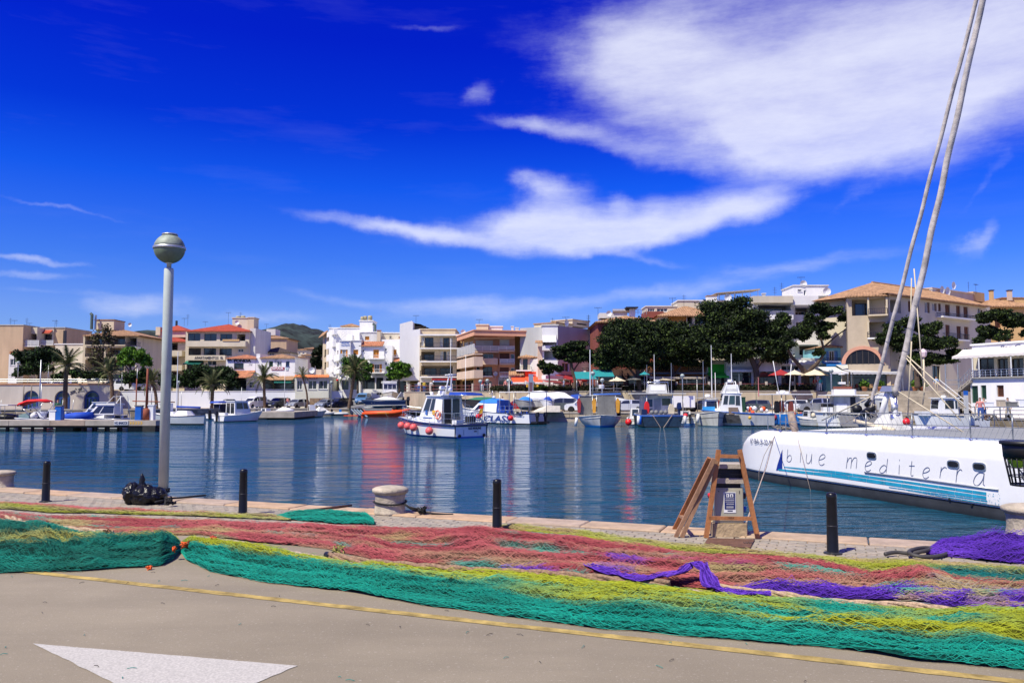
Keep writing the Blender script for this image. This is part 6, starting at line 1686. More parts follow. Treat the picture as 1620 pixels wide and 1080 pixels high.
# - patrol boat
def patrol():
 st=at_z(778,691.5,WATER);c0=at_z(711,694,WATER)
 mid=(st+c0)/2;trans=(st-c0);B=3.05
 head=math.degrees(math.atan2(trans.y,trans.x))+90
 t=thing('patrol_boat','navy-edged white patrol boat with lifebuoy and pink ball fenders in mid harbour','boat',(mid.x,mid.y,WATER),rad(head+4))
 L=8.2
 hull(t,L,B,.98,1.35,.5,GEL,BLUEP,stern=.96,tm=.35,pw=2.4,rake=.9,flare=.10,deckm=mat('grey_deck',(.45,.46,.47),.7),inset=.06,rail=NAVY,railr=.09,N=18,stripe=(.0,.12,NAVY),wl=.13)
 fr=MB();fr.box(-.03,-B*.48,.02,-.008,-B*.455,.95);fr.box(-.03,B*.455,.02,-.008,B*.48,.95);fr.box(-.034,-B*.48,.86,-.008,B*.48,.98);fr.build('transom_frame',BLACK,t)
 o=lettering('LUZ MURUNE',t,NAVY,0,0,1.15,.16,0,bold=.006);o.location=(-.022,.25,.60);o.rotation_euler=(rad(90),0,rad(-90))
 o=lettering('2002',t,NAVY,0,0,.28,.09,0,bold=.003);o.location=(-.022,-.25,.42);o.rotation_euler=(rad(90),0,rad(-90))
 for y in(-1.15,1.05):
  MB().lathe([(.11,0),(.11,.06),(.04,.07)],12).build('exhaust',BLACK,t).matrix_local=Matrix.Translation((-.02,y,.18))@Matrix.Rotation(rad(-90),4,'Y')
 for y in(-.62,.66):MB().box(-.03,y-.015,.22,-.008,y+.015,.62).build('ladder_bracket',METAL,t)
 z0=.98
 MB().hexa([(3.9,-1.0,z0),(6.6,-.55,z0+.12),(6.6,.55,z0+.12),(3.9,1.0,z0),(3.9,-.95,z0+.62),(5.9,-.42,z0+.42),(5.9,.42,z0+.42),(3.9,.95,z0+.62)]).build('trunk_cabin',GEL,t)
 W_=[('P',.10,.46,.36,.90),('P',.42,.46,.60,.90),('F',.05,.30,.47,.88),('F',.53,.30,.95,.88),('S',.45,.46,.9,.9)]
 cabin(t,2.1,5.0,2.05,z0,z0+1.95,GEL,fr=.95,bk=.05,tum=.16,wins=W_,roof=GEL,oh=.06,frame=mat('silver_frame',(.45,.47,.5),.4,.5))
 def side(nm,x0,x1,za,zb,m):
  MB().box(x0,1.02,z0+za,x1,1.045,z0+zb).build(nm,m,t)
 side('flag_decal',3.75,3.98,.62,.92,BLUEP);side('emblem_decal',2.75,3.15,.62,.92,YELLOW)
 MB().box(3.2,1.02,z0+.35,4.3,1.035,z0+.42).build('side_lettering',BLUEP,t)
 MB().box(2.03,-.62,z0+.02,2.09,.92,z0+1.75).build('cabin_back',GREYC,t)
 MB().box(1.985,.28,z0+.05,2.025,.88,z0+1.7).build('doorway',DARKGLASS,t);MB().box(1.985,-.5,z0+.5,2.025,.1,z0+1.65).build('rear_window',mat('teal_glass',(.04,.08,.09),.1),t)
 fr=MB()
 for y in(.20,.93,-.55,.15):fr.box(1.95,y-.03,z0,1.983,y+.03,z0+1.8)
 fr.build('door_frame',STEEL,t)
 lb=MB();lb.tube([(.0+2.6,1.12+.0,z0+.55)]and[(2.35+.28*math.cos(a),1.14,z0+.62+.28*math.sin(a))for a in np.linspace(0,2*math.pi,21)[:-1]],.065,8,closed=True)
 o=lb.build('lifebuoy',mat('lifebuoy_orange',(.75,.16,.06),.5),t,True);
 bd=MB()
 for a in(.78,2.35,3.92,5.5):bd.ball((2.35+.28*math.cos(a),1.14,z0+.62+.28*math.sin(a)),.078,8)
 bd.build('lifebuoy_band',FRAMEW,o)['kind']='stuff'
 rails(t,[(0.1,1.45,z0),(1.1,1.5,z0),(2.2,1.52,z0),(3.4,1.5,z0+.03),(4.6,1.42,z0+.1),(5.8,1.15,z0+.2),(7.0,.75,z0+.3),(8.1,.2,z0+.42),(8.1,-.2,z0+.42),(7.0,-.75,z0+.3),(5.8,-1.15,z0+.2),(4.6,-1.42,z0+.1)],.75)
 b=MB()
 for i in range(16):
  y=-1.4+2.8*i/15;b.tube([(.06,y,z0),(.06,y,z0+.78)],.013,4)
 for h in(.78,.1):b.tube([(.06,-1.42,z0+h),(.06,1.42,z0+h)],.018,5)
 for i in range(9):
  x=.06+1.6*i/8
  for y in(-1.44,):b.tube([(x,y,z0),(x,y,z0+.78)],.013,4)
 b.tube([(.06,-1.44,z0+.78),(1.7,-1.46,z0+.78)],.018,5)
 o=b.build('stern_rail',STEEL,t);o['kind']='stuff'
 zt=z0+1.95
 tubes(t,'radar_mast',[[(2.7,.25,zt),(2.35,.12,zt+1.6)],[(2.7,-.25,zt),(2.35,-.12,zt+1.6)],[(2.35,-.5,zt+1.55),(2.35,.5,zt+1.5)],[(2.6,.3,zt+.7),(2.6,-.3,zt+.7)]],.05,GEL)
 MB().box(2.7,-.1,zt+1.0,2.84,1.25,zt+1.1).build('radar_scanner',GEL,t)
 radome(t,2.95,.3,zt+.45,.24,.26);radome(t,2.95,.35,zt+.12,.28,.26);radome(t,2.6,-.1,zt+.35,.2,.3)
 MB().box(2.5,-.3,zt+.06,3.2,.6,zt+.14).build('mast_base',GEL,t)
 tubes(t,'whip_antenna',[[(2.9,-.4,zt),(2.9,-.42,zt+4.2)],[(2.3,-1.3,z0),(2.3,-1.35,zt+3.0)]],.02,FRAMEW,4)
 MB().ball((4.0,.5,zt+.16),.17,12).build('searchlight',GEL,t,True);MB().box(3.95,.55,zt,4.3,.85,zt+.22).build('horn',BLACK,t)
 MB().hexa([(.2,-1.3,zt+.05),(2.2,-1.3,zt+.05),(2.2,.3,zt+.05),(.2,.3,zt+.05),(.3,-1.2,zt+.2),(2.2,-1.2,zt+.28),(2.2,.2,zt+.28),(.3,.2,zt+.2)]).build('folded_canopy',BLUEC,t)
 tubes(t,'canopy_frame',[[(.2,-1.35,z0),(.2,-1.35,zt+.05),(2.2,-1.35,zt+.05)],[(.2,.35,zt+.05),(2.2,.35,zt+.05)],[(.2,-1.35,zt+.05),(.2,.35,zt+.05)]],.022,STEEL)
 f1=MB();f1.tube([(-.05,-.9,z0),(-.35,-.9,z0+1.7)],.018,5);fl=f1.build('flag_staff',STEEL,t)
 for k,(mm,a,b_)in enumerate(((REDC,0,.28),(YELLOW,.28,.66),(REDC,.66,.95))):
  q=MB();q.hexa([(-.1-.05*k,-.92,z0+.5+a*.9),(.1,-.80,z0+.42+a*.9),(.1,-.77,z0+.42+a*.9),(-.1,-.89,z0+.5+a*.9),(-.22,-.92,z0+.5+b_*.9),(-.04,-.78,z0+.42+b_*.9),(-.04,-.75,z0+.42+b_*.9),(-.22,-.89,z0+.5+b_*.9)]);q.build('flag_band',mm,fl)
 MB().cbox((.35,.9,z0),.5,.6,.28).build('deck_locker',GEL,t);MB().cbox((1.2,-.9,z0),.6,.5,.5).build('engine_box',DKMETAL,t)
 MB().tube([(7.4,0,z0+.3),(7.9,0,z0+.45)],.09,8).build('windlass',METAL,t);MB().ball((6.9,.35,z0+.3),.16,10).build('deck_fender',GEL,t,True)
 mw=t.matrix_basis if False else Matrix.Translation(t.location)@Matrix.Rotation(t.rotation_euler.z,4,'Z')
 for x,y,z,lab in((7.4,.80,.72,'pink ball fender at the bow of the patrol boat'),(5.55,1.50,.72,'second pink ball fender from the bow of the patrol boat'),(4.55,1.68,.66,'third pink ball fender along the patrol boat, half overlapping its neighbour'),(2.4,1.84,.48,'pale pink ball fender nearest the stern of the patrol boat')):
  p=mw@Vector((x,y,z));buoy(lab,p,.285,PINKB,'pink fenders on the patrol boat')
 return t
patrol()
# - white sightseeing boat with blue canvas and big letters
def cruiser():
 a=at_z(745,668.5,WATER);c=at_z(850,671,WATER);d=c-a
 head=math.degrees(math.atan2(d.y,d.x))+180
 L=d.length+1.2
 t=thing('excursion_boat','white excursion boat with blue canvas top and big blue letters on its side','boat',(c.x,c.y,WATER),rad(head))
 hull(t,L,3.2,1.15,1.75,.4,GEL,BLACK,stern=.95,tm=.35,pw=2.6,rake=1.0,flare=.08,deckm=GELD,inset=.12,rail=NAVY,railr=.03,N=18,wl=.12,dip=.06)
 MB().box(-.75,-1.2,.12,-.02,1.2,.3).build('swim_platform',BLACK,t);
 outboard(t,-.35,.75,.85,sc_=.9);outboard(t,-.35,-.75,.85,sc_=.9)
 for txt,x1_,w_ in(('CLASS',5.9,3.55),('EURO',9.0,2.7)):
  me=text_mesh(txt,.62,w_,shear=.22,bold=.012);me.materials.clear()
  o=link('lettering',me,mat('letter_blue',(.02,.045,.22),.4),t);o.rotation_euler=(rad(90),0,rad(180));o.location=(x1_,1.585,.28)
 me=text_mesh('TRANSFORMER 37',.16,1.9,bold=.01);me.materials.clear();o=link('lettering',me,NAVY,t);o.rotation_euler=(rad(90),0,rad(180));o.location=(2.5,1.66,.92)
 for x in(.9,2.4):MB().box(x,1.585,1.0,x+.32,1.62,1.12).build('vent',BLACK,t)
 z0=1.2
 cabin(t,4.6,8.3,2.3,z0,z0+1.0,GEL,fr=1.1,bk=.0,tum=.2,wins=[('P',.12,.25,.27,.8),('P',.36,.2,.60,.85,GELD),('F',.1,.2,.9,.8)],name='cabin')
 c_=MB();rings=[]
 for x,h,w_ in((7.35,.02,.85),(6.9,.38,.95),(6.0,.52,1.0),(5.1,.5,1.0),(4.5,.32,.98)):
  rings.append([(x,-w_,z0+1.0),(x,-w_*.8,z0+1.0+h*.8),(x,0,z0+1.0+h),(x,w_*.8,z0+1.0+h*.8),(x,w_,z0+1.0)])
 c_.loft(rings,closed=True).build('canvas_top',mat('bright_blue_canvas',(.02,.20,.62),.75),t)
 MB().hexa([(3.9,-.95,z0),(4.55,-.98,z0),(4.55,.98,z0),(3.9,.95,z0),(4.3,-.95,z0+1.3),(4.6,-.98,z0+1.35),(4.6,.98,z0+1.35),(4.3,.95,z0+1.3)]).build('canvas_side',BLUEC,t)
 for x,y in((3.4,.6),(3.4,-.2),(2.7,.6)):MB().box(x,y,z0-.1,x+.5,y+.55,z0+.25).build('seat',BLUEC,t);MB().box(x,y,z0+.255,x+.12,y+.55,z0+.8).build('seat_back',BLUEC,t)
 rails(t,[(0,1.5,1.1),(1.0,1.55,1.1),(2.0,1.58,1.1),(3.0,1.58,1.1),(3.9,1.58,1.12)],.8)
 rails(t,[(8.2,1.2,1.35),(9.2,.9,1.5),(10.2,.5,1.6),(L+.4,0,1.7),(10.2,-.5,1.6)],.6)
 zt=3.35
 MB().box(-.3,-1.5,zt,3.9,1.5,zt+.07).build('sun_roof',WCANV,t)
 MB().box(3.95,-1.5,zt-.06,9.2,1.5,zt+.0).build('sun_roof',mat('pale_canvas',(.5,.52,.55),.8),t)if False else None
 tubes(t,'roof_frame',[[(-.2,y,1.1),(-.2,y,zt)]for y in(-1.45,1.45)]+[[(2.0,y,1.1),(2.0,y,zt)]for y in(-1.45,1.45)]+[[(3.85,y,1.1),(3.85,y,zt)]for y in(-1.45,1.45)]+[[(2.6,1.45,1.1),(2.6,1.45,zt+1.3)]],.035,METAL)
 for i in range(12):MB().box(.4+i*.28,1.2-(i%2)*.2,1.1,.52+i*.28,1.3-(i%2)*.2,1.34).build('snorkel_gear',BLACK if i%3 else BLUEC,t)
 tubes(t,'mast',[[(6.0,0,z0+1.5),(6.0,0,z0+2.4)],[(6.0,-.5,z0+2.0),(6.0,.5,z0+2.0)]],.03,STEEL);radome(t,5.6,.2,z0+1.55,.18,.2)
 mw=Matrix.Translation(t.location)@Matrix.Rotation(t.rotation_euler.z,4,'Z')
 buoy('red ball fender hanging by the last letter on the excursion boat',mw@Vector((2.05,1.93,.66)),.29,REDB,'red fenders on the excursion boat')
 buoy('red ball fender hanging before the first big letters of the excursion boat',mw@Vector((6.4,1.93,.78)),.29,REDB,'red fenders on the excursion boat')
cruiser()
# - llaut behind the lamp post
t=boat('white double-ended wooden boat with a bare mast and blue furled boom, behind the lamp post',322,672,158,'sailing boat','llaut')
hull(t,6.6,2.3,.95,1.2,.35,mat('pale_grey_paint',(.52,.56,.56),.35,var=.06),BLACK,dbl=True,tm=.45,pw=2.3,rake=.35,deckm=WCANV,inset=.05,rail=mat('rail_brown',(.10,.08,.07),.6),railr=.03,wl=.14,dip=.12)
MB().hexa([(1.6,-.6,.9),(3.4,-.7,.9),(3.4,.7,.9),(1.6,.6,.9),(1.9,-.35,1.42),(3.1,-.4,1.45),(3.1,.4,1.45),(1.9,.35,1.42)]).build('canvas_cover',WCANV,t)
MB().cbox((4.0,0,.9),.9,1.0,.45,b=.1).build('cuddy',GEL,t);mast(t,3.65,0,.9,7.6,.06,FRAMEW)
MB().tube([(.5,0,1.78),(3.6,0,1.85)],.10,8).build('furled_sail',BLUEC,t,True)
MB().box(4.6,-.5,.9,5.0,.5,2.2).build('wheel_shelter',GEL,t)
# - small white pilothouse boat
t=boat('white pilothouse motorboat with twin glass doors, between the furled-boom boat and the small jetty',346,667,52,'motorboat','motorboat')
hull(t,5.4,2.5,.75,1.25,.35,GEL,BLACK,stern=.92,rake=.8,flare=.16,inset=.1,wl=.08)
cabin(t,1.5,3.7,1.9,.75,2.35,GEL,fr=.5,bk=.0,wins=[('B',.08,.12,.46,.88),('B',.54,.12,.92,.88),('S',.1,.45,.55,.9),('S',.6,.45,.9,.9),('F',.1,.4,.9,.9),('P',.1,.45,.9,.9)],roof=GEL,frame=GEL)
rails(t,[(3.6,-1.0,1.1),(4.6,-.7,1.2),(5.6,0,1.3),(4.6,.7,1.2),(3.6,1.0,1.1)],.5)
MB().cbox((.5,0,.7),.5,1.6,.35,b=.08).build('stern_seat',GEL,t);outboard(t,-.1,0,.8,sc_=.9)
t=boat('small boat under a dark blue bimini with a black engine cover, beside the pilothouse motorboat',333,663,60,'motorboat','motorboat')
hull(t,5.0,2.1,.7,1.0,.3,GEL,NAVY,stern=.9,rake=.6)
MB().hexa([(.4,-.9,2.1),(3.2,-.9,2.1),(3.2,.9,2.1),(.4,.9,2.1),(.7,-.75,2.3),(2.9,-.75,2.35),(2.9,.75,2.35),(.7,.75,2.3)]).build('bimini',BLUEC,t)
tubes(t,'bimini_frame',[[(.5,y,.7),(.7,y,2.1)]for y in(-.9,.9)]+[[(2.5,y,.8),(3.1,y,2.1)]for y in(-.9,.9)],.02,STEEL)
MB().cbox((1.6,-.1,.6),1.6,1.4,1.35,b=.2).build('cockpit_cover',mat('black_canvas',(.012,.014,.03),.8),t);outboard(t,0,0,.7)
# - inflatables
for px,py,cov,lab in((498,657.5,True,'grey inflatable dinghy under a peaked white cover'),(528,657,False,'white inflatable dinghy with a bright blue seat box')):
 t=boat(lab,px,py,40 if cov else 20,'dinghy','inflatable_dinghy')
 b=MB();b.tube([(-.2,-.75,.3),(2.2,-.75,.32),(3.0,-.45,.42),(3.3,0,.5),(3.0,.45,.42),(2.2,.75,.32),(-.2,.75,.3)],[.2,.22,.22,.2,.22,.22,.2],10);b.build('tube',GELD,t,True)
 MB().box(-.1,-.6,.1,2.6,.6,.2).build('floor_panel',GREYC,t);MB().box(-.1,-.6,.2,-.02,.6,.6).build('transom',GELD,t)
 if cov:MB().hexa([(.0,-.95,.35),(2.4,-.9,.4),(2.4,.9,.4),(.0,.95,.35),(.7,-.25,1.35),(1.3,-.2,1.3),(1.3,.2,1.3),(.7,.25,1.35)]).build('peaked_cover',WCANV,t)
 else:
  MB().cbox((1.1,0,.2),.6,.7,.75,b=.05).build('console',mat('bright_blue_canvas',(.02,.20,.62),.75),t);MB().cbox((1.7,0,.2),.4,1.0,.7,b=.1).build('cover',GEL,t)
 outboard(t,-.15,0,.65,sc_=.8,m=BLACK)
# - orange rescue boat with four tilted engines
t=boat('bright orange rescue boat with striped outboard engines tilted up at its stern',573,659.5,8,'rescue boat','rescue_boat')
b=MB();b.tube([(.0,-.95,.55),(4.4,-1.0,.6),(5.9,-.7,.8),(6.7,0,1.0),(5.9,.7,.8),(4.4,1.0,.6),(.0,.95,.55)],[.27,.3,.28,.2,.28,.3,.27],12);b.build('tube',ORANGE,t,True)
MB().prism([(-.1,-.8),(4.5,-.85),(6.3,0),(4.5,.85),(-.1,.8)],-.2,.45).build('hull',ORANGE,t)
MB().hexa([(.0,-.6,.6),(.6,-.6,.6),(.6,.6,.6),(.0,.6,.6),(-.5,-.6,1.25),(.3,-.5,1.0),(.3,.5,1.0),(-.5,.6,1.25)]).build('engine_cover',ORANGE,t)
MB().hexa([(4.0,-.4,.7),(5.2,-.3,.8),(5.2,.3,.8),(4.0,.4,.7),(4.3,-.2,1.15),(4.8,-.2,1.1),(4.8,.2,1.1),(4.3,.2,1.15)]).build('console',ORANGE,t)
lg=MB()
for i in range(6):lg.box(2.2+i*.28,-1.33,.52,2.36+i*.28,-1.29,.66)
lg.build('lettering',YELLOW,t)['kind']='stuff'
MB().tube([(3.3,-1.3,.75),(3.45,-1.34,.3),(3.7,-1.3,-.0)],.03,5).build('painter',PALEROPE,t)
for i,y in enumerate((-1.0,-.35,.35,1.0)):
 e=MB();x=-.35-.42*i
 e.hexa([(x-.2,y-.18,1.15),(x+.3,y-.18,1.3),(x+.3,y+.18,1.3),(x-.2,y+.18,1.15),(x+1.15,y-.1,-.15),(x+1.45,y-.1,-.05),(x+1.45,y+.1,-.05),(x+1.15,y+.1,-.15)])
 o=e.build('outboard_motor',BLACK,t);
 MB().hexa([(x-.08,y-.20,1.12),(x+.10,y-.20,1.17),(x+.10,y-.185,1.17),(x-.08,y-.185,1.12),(x+.95,y-.125,.05),(x+1.2,y-.125,.1),(x+1.2,y-.11,.1),(x+.95,y-.11,.05)]).build('engine_stripe',mat('pale_blue_stripe',(.55,.72,.80),.5),o)
MB().box(-2.6,-.4,.15,-.6,.2,.28).build('swim_board',ORANGE,t)
# - boats ashore
t=boat('white and navy speedboat on a trailer on the quay, above the orange rescue boat',585,0,178,'speedboat','speedboat',z=.55,d=113)
t.location.x=gx(643,113);t.rotation_euler=(0,rad(1.5),rad(179))
hull(t,5.6,2.2,.85,1.05,.25,mat('cream_gelcoat',(.70,.64,.52),.3),NAVY,stern=.9,tm=.35,rake=1.0,deckm=WCANV,inset=.02,stripe=(.2,.75,NAVY),rail=NAVY)
MB().hexa([(1.0,-.95,.88),(4.4,-.75,.98),(4.4,.75,.98),(1.0,.95,.88),(1.9,-.6,1.22),(3.0,-.4,1.35),(3.0,.4,1.35),(1.9,.6,1.22)]).build('white_cover',WCANV,t)
tubes(t,'windscreen_frame',[[(3.2,-.7,1.05),(2.5,-.75,1.5),(1.8,-.8,1.3)],[(3.2,.7,1.05),(2.5,.75,1.5),(1.8,.8,1.3)],[(2.5,-.75,1.5),(2.5,.75,1.5)]],.025,STEEL);MB().tube([(1.2,.9,1.0),(.55,.95,1.9)],.06,6).build('fishing_rod_holder',WCANV,t)
outboard(t,-.05,0,.75,sc_=1.1)
tt=thing('boat_trailer','galvanised trailer with a spare-looking wheel under the navy speedboat','trailer',(gx(643,113),113,0),rad(179))
tubes(tt,'chassis',[[(-.2,-.6,.42),(5.4,-.25,.42),(7.0,0,.45)],[(-.2,.6,.42),(5.4,.25,.42),(7.0,0,.45)],[(1.5,-.9,.35),(1.5,.9,.35)],[(4.0,-.35,.42),(4.0,.35,.42)]],.045,METAL)
def wheel(par,x,y,r=.31,w=.2,rimm=None):
 e=thing('wheel',None,None,(x,y,r));e.parent=par;e.rotation_euler=(rad(90),0,0)
 MB().lathe([(r*.62,-w/2),(r*.95,-w/2),(r,-w*.3),(r,w*.3),(r*.95,w/2),(r*.62,w/2)],20).build('tyre',RUBBER,e,True)
 b=MB();b.lathe([(r*.63,-w*.42),(r*.6,-w*.2),(r*.2,-w*.3),(.01,-w*.3)],16);b.lathe([(r*.63,w*.42),(r*.6,w*.2),(r*.2,w*.3),(.01,w*.3)],16);b.build('rim',rimm or METAL,e)
 return e
wheel(tt,1.5,1.0,.30);wheel(tt,1.5,-1.0,.30);wheel(tt,6.4,.2,.14,.08)
t=boat('white trawler-style boat with a wheelhouse, bow towards us, propped up on the quay',640,0,-75,'fishing boat','fishing_boat',z=.9,d=128)
t.location.x=gx(606,128)
hull(t,6.5,2.9,1.2,1.75,.7,mat('cream_gelcoat',(.70,.64,.52),.3),GELD,stern=.85,rake=.9,flare=.25)
t.location.y+=4;cabin(t,2.2,4.2,2.2,1.2,3.0,GEL,fr=.3,wins=[('F',.05,.5,.32,.9),('F',.36,.5,.64,.9),('F',.68,.5,.95,.9),('S',.2,.5,.8,.9),('P',.2,.5,.8,.9)],roof=GEL,rt=.35)
rails(t,[(4.4,1.1,1.5),(5.6,.8,1.6),(6.6,0,1.8),(5.6,-.8,1.6),(4.4,-1.1,1.5)],.6);tubes(t,'boat_props',[[(2,y,-.9),(2,y*.7,.3)]for y in(-1.6,1.6)]+[[(4.5,y,-.9),(4.5,y*.6,.4)]for y in(-1.4,1.4)],.06,DKWOOD)
for y in(-1.5,-1.9):MB().ball((4.4,y,1.4),.2,10).build('black_fender',BLACK,t,True)
def covered(px,d,L,w_,h,lab,cm,hm=None,head=180,peaks=((.3,1.0),(.6,.9))):
 t=boat(lab,px,0,head,'covered boat','covered_boat',z=.5,d=d)
 hull(t,L,w_,.8,1.05,.3,hm or GELD,GREYC,stern=.85,rake=.6,inset=.02)
 rings=[]
 for i in range(9):
  f=i/8;hh=sum(max(0,1-abs(f-p)/.28)*k for p,k in peaks);q=w_/2*(1 if f<.4 else 1-((f-.4)/.6)**2)+.03
  rings.append([(f*L,-q,.72+.25*f*f),(f*L,-q*.7,.95+h*.45*hh),(f*L,-q*.15,1.0+h*hh),(f*L,q*.15,1.0+h*hh),(f*L,q*.7,.95+h*.45*hh),(f*L,q,.72+.25*f*f)])
 MB().loft(rings).build('cover',cm,t,True)
 tubes(t,'cradle',[[(L*.25,-w_*.4,-.5),(L*.25,w_*.4,-.5)],[(L*.25,-w_*.4,-.5),(L*.25,-w_*.35,.2)],[(L*.25,w_*.4,-.5),(L*.25,w_*.35,.2)],[(L*.7,-w_*.3,-.5),(L*.7,-w_*.25,.2)],[(L*.7,w_*.3,-.5),(L*.7,w_*.25,.2)]],.05,DKWOOD)
 return t
covered(876,99,4.2,2.2,1.15,'boat on the hard under a pleated white cover, left of the white hatchback',WCANV)
covered(912,103,6.0,2.2,1.0,'long boat under a smooth white cover, behind the white car',mat('pleated_white',(.8,.8,.82),.7))
covered(928,106,3.0,1.6,.7,'boat under a navy cover, behind the right end of the white car',BLUEC)
covered(842,98,1.8,1.5,.35,'small grey boat with a light blue cover over its bow',mat('bright_blue_canvas',(.02,.20,.62),.75),mat('grey_hull',(.35,.33,.30),.5))
covered(873,97,1.1,1.2,.35,'tiny boat with a dark navy tarpaulin among white covers',BLUEC,GEL)
covered(992,102,5.2,2.0,.3,'upturned pale boat lying lengthwise above the silver hatchback',mat('pale_canvas',(.5,.52,.55),.8),GEL)
covered(790,104,4.6,1.8,.3,'low dark boat with a green cover, beyond the excursion boat roof',mat('green_tarp',(.02,.16,.09),.8),mat('dark_hull',(.05,.04,.04),.6))
t=boat('cream flat skiff upside down on the quay wall, behind the excursion boat stern',886,0,178,'skiff','skiff',z=.05,d=95)
MB().loft([[(0,-.8,0),(0,-.7,.7),(0,.7,.7),(0,.8,0)],[(1.4,-.8,0),(1.4,-.65,.75),(1.4,.65,.75),(1.4,.8,0)],[(2.5,-.5,0),(2.4,-.35,.45),(2.4,.35,.45),(2.5,.5,0)],[(3.1,-.05,0),(3.0,-.05,.15),(3.0,.05,.15),(3.1,.05,0)]]).build('hull',mat('cream_gelcoat',(.70,.64,.52),.3),t)
MB().box(.1,-.815,.3,1.4,-.76,.36).build('rub_strake',GREYC,t)
# - fishing boats along the quay
def llaut(lab,px,py,head,L=6.0,B=2.4,side=GELD,bottom=SKYB,rail=None,z0=.75,z1=1.2,wl=.12,**k):
 t=boat(lab,px,py,head,'fishing boat','fishing_boat');hull(t,L,B,z0,z1,.4,side,bottom,rail=rail,wl=wl,**k);return t
t=llaut('white wooden fishing boat with grey canvas screens and hanging yellow oilskins',950,676.5,-95,L=6.8,B=4.2,bottom=SKYB,rail=GELD,z1=1.22,z0=.85,dbl=True,tm=.5,rake=.5,flare=.25,wl=.2)
mw=t.rotation_euler.z;t.location+=Vector((math.cos(mw),math.sin(mw),0))*-6.8
for(x,y0,y1)in((4.0,-2.0,-.75),(4.2,-.25,1.45)):
 b=MB();n=8
 for i in range(n):
  y=y0+(y1-y0)*i/n;b.hexa([(x+.05*math.sin(i),y,1.15),(x+.05*math.sin(i+1),y+(y1-y0)/n,1.15),(x+.03+.05*math.sin(i+1),y+(y1-y0)/n,1.15),(x+.03+.05*math.sin(i),y,1.15),(x,y,2.95),(x,y+(y1-y0)/n,2.95),(x+.03,y+(y1-y0)/n,2.95),(x+.03,y,2.95)])
 b.build('canvas_screen',GREYC,t)
tubes(t,'canopy_frame',[[(4.1,y,1.1),(4.1,y,3.0)]for y in(-2.0,-.7,-.3,1.5)]+[[(4.1,-2.1,3.0),(4.1,2.1,3.05)],[(1.4,-1.6,3.0),(4.1,-1.6,3.0)],[(1.4,1.6,3.0),(4.1,1.6,3.0)],[(1.4,1.6,1),(1.4,1.6,3.0)],[(1.4,-1.6,1),(1.4,-1.6,3.0)]],.03,METAL)
MB().tube([(4.0,-.6,3.1),(4.0,2.0,3.15)],.10,6).build('rolled_awning',BLUEP,t)
for y,s_ in((-.55,1),(1.72,1),(-2.0,.3)):
 b=MB();b.loft([[(4.25+a,y+b_,z)for a,b_ in((-.1,-.16*q),(.1,-.16*q),(.1,.16*q),(-.1,.16*q))]for z,q in((1.35,.8),(1.9,1.1),(2.4,1.3),(2.65,.7),(2.75,.3))])
 o=b.build('oilskin',OILSK if s_==1 else mat('dull_red_cloth',(.3,.03,.04),.8),None);o.location=t.location;o.rotation_euler=t.rotation_euler
 if s_==1:tag(o,'yellow oilskin hanging between the two grey screens' if y<0 else 'yellow oilskin hanging at the outer edge of the larger grey screen','oilskin','oilskins on the fishing boat')
 else:tag(o,'small red cloth hanging at the far edge of the grey screens','cloth')
MB().cbox((2.8,1.8-.9,1.0),1.4,1.5,1.3,b=.1).build('cuddy',GEL,t);MB().tube([(2.0,1.9,1.0),(2.0,1.9,2.5)],.2,8).build('net_roller',BLACK,t)
mast(t,3.0,-.9,1,7.5,.07,FRAMEW);MB().lathe([(.25,0),(.3,.3),(.25,.35)],10,(2.5,.2,3.7)).build('roof_light',GEL,t)
tubes(t,'spreader',[[(2.5,-1.0,3.7),(2.5,2.2,3.7)],[(2.5,.2,3.0),(2.5,.2,3.7)]],.03,METAL)
mt=Matrix.Translation(t.location)@Matrix.Rotation(mw,4,'Z')
buoy('dark red ball fender between the oilskin boat and the flat-bowed navy boat',mt@Vector((4.0,2.75,.45)),.33,REDB)
MB().tube([(5.2,-2.2,.9),(5.1,-2.35,.1)],[.14,.14],8).build('fender',GEL,t,True)
t=boat('navy flat-ended work boat with white cabin, wide flat roof and V-shaped mooring lines',1048,676,92,'fishing boat','fishing_boat')
hull(t,7.0,4.1,1.15,1.4,.4,mat('navy_worn_paint',(.02,.045,.075),.45,var=.3),BLACK,stern=.97,rake=.5,inset=.15,rail=BLUEP,railr=.06,wl=.1)
cabin(t,1.6,3.8,3.0,1.2,3.0,GELD,fr=.2,bk=.1,wins=[('B',.10,.12,.30,.30),('B',.10,.40,.30,.80),('B',.62,.48,.90,.85,mat('green_view',(.10,.12,.05),.2)),('B',.36,.05,.58,.85,mat('grey_door',(.30,.33,.36),.5))],roof=None)
MB().box(.6,-2.45,3.15,4.2,2.5,3.24).build('flat_roof',GELD,t);tubes(t,'roof_posts',[[(.8,y,1.25),(.8,y,3.15)]for y in(-1.2,1.3)],.035,GEL)
cabin(t,1.8,3.2,1.8,3.245,4.1,GELD,fr=.2,bk=.15,wins=[('B',.1,.3,.9,.85,GEL)],name='upper_cabin');radome(t,2.3,0,4.12,.3,.28);MB().cbox((2.3,0,4.42),.5,.5,.14).build('lamp_box',GEL,t)
tubes(t,'hoop',[[(1.9,-1.05,3.2),(1.95,-1.0,4.3),(1.95,1.0,4.3),(1.9,1.05,3.2)]],.05,STEEL)
mast(t,2.2,.25,4.2,7.0,.04,FRAMEW);mast(t,2.6,.9,3.2,6.0,.03,METAL,'whip_antenna');mast(t,3.0,-1.6,3.2,6.2,.035,METAL,'whip_antenna')
outboard(t,.45,-1.65,1.75,m=NAVY,sc_=1.2);MB().cbox((.5,1.65,1.2),.5,.5,.5).build('crate',NAVY,t)
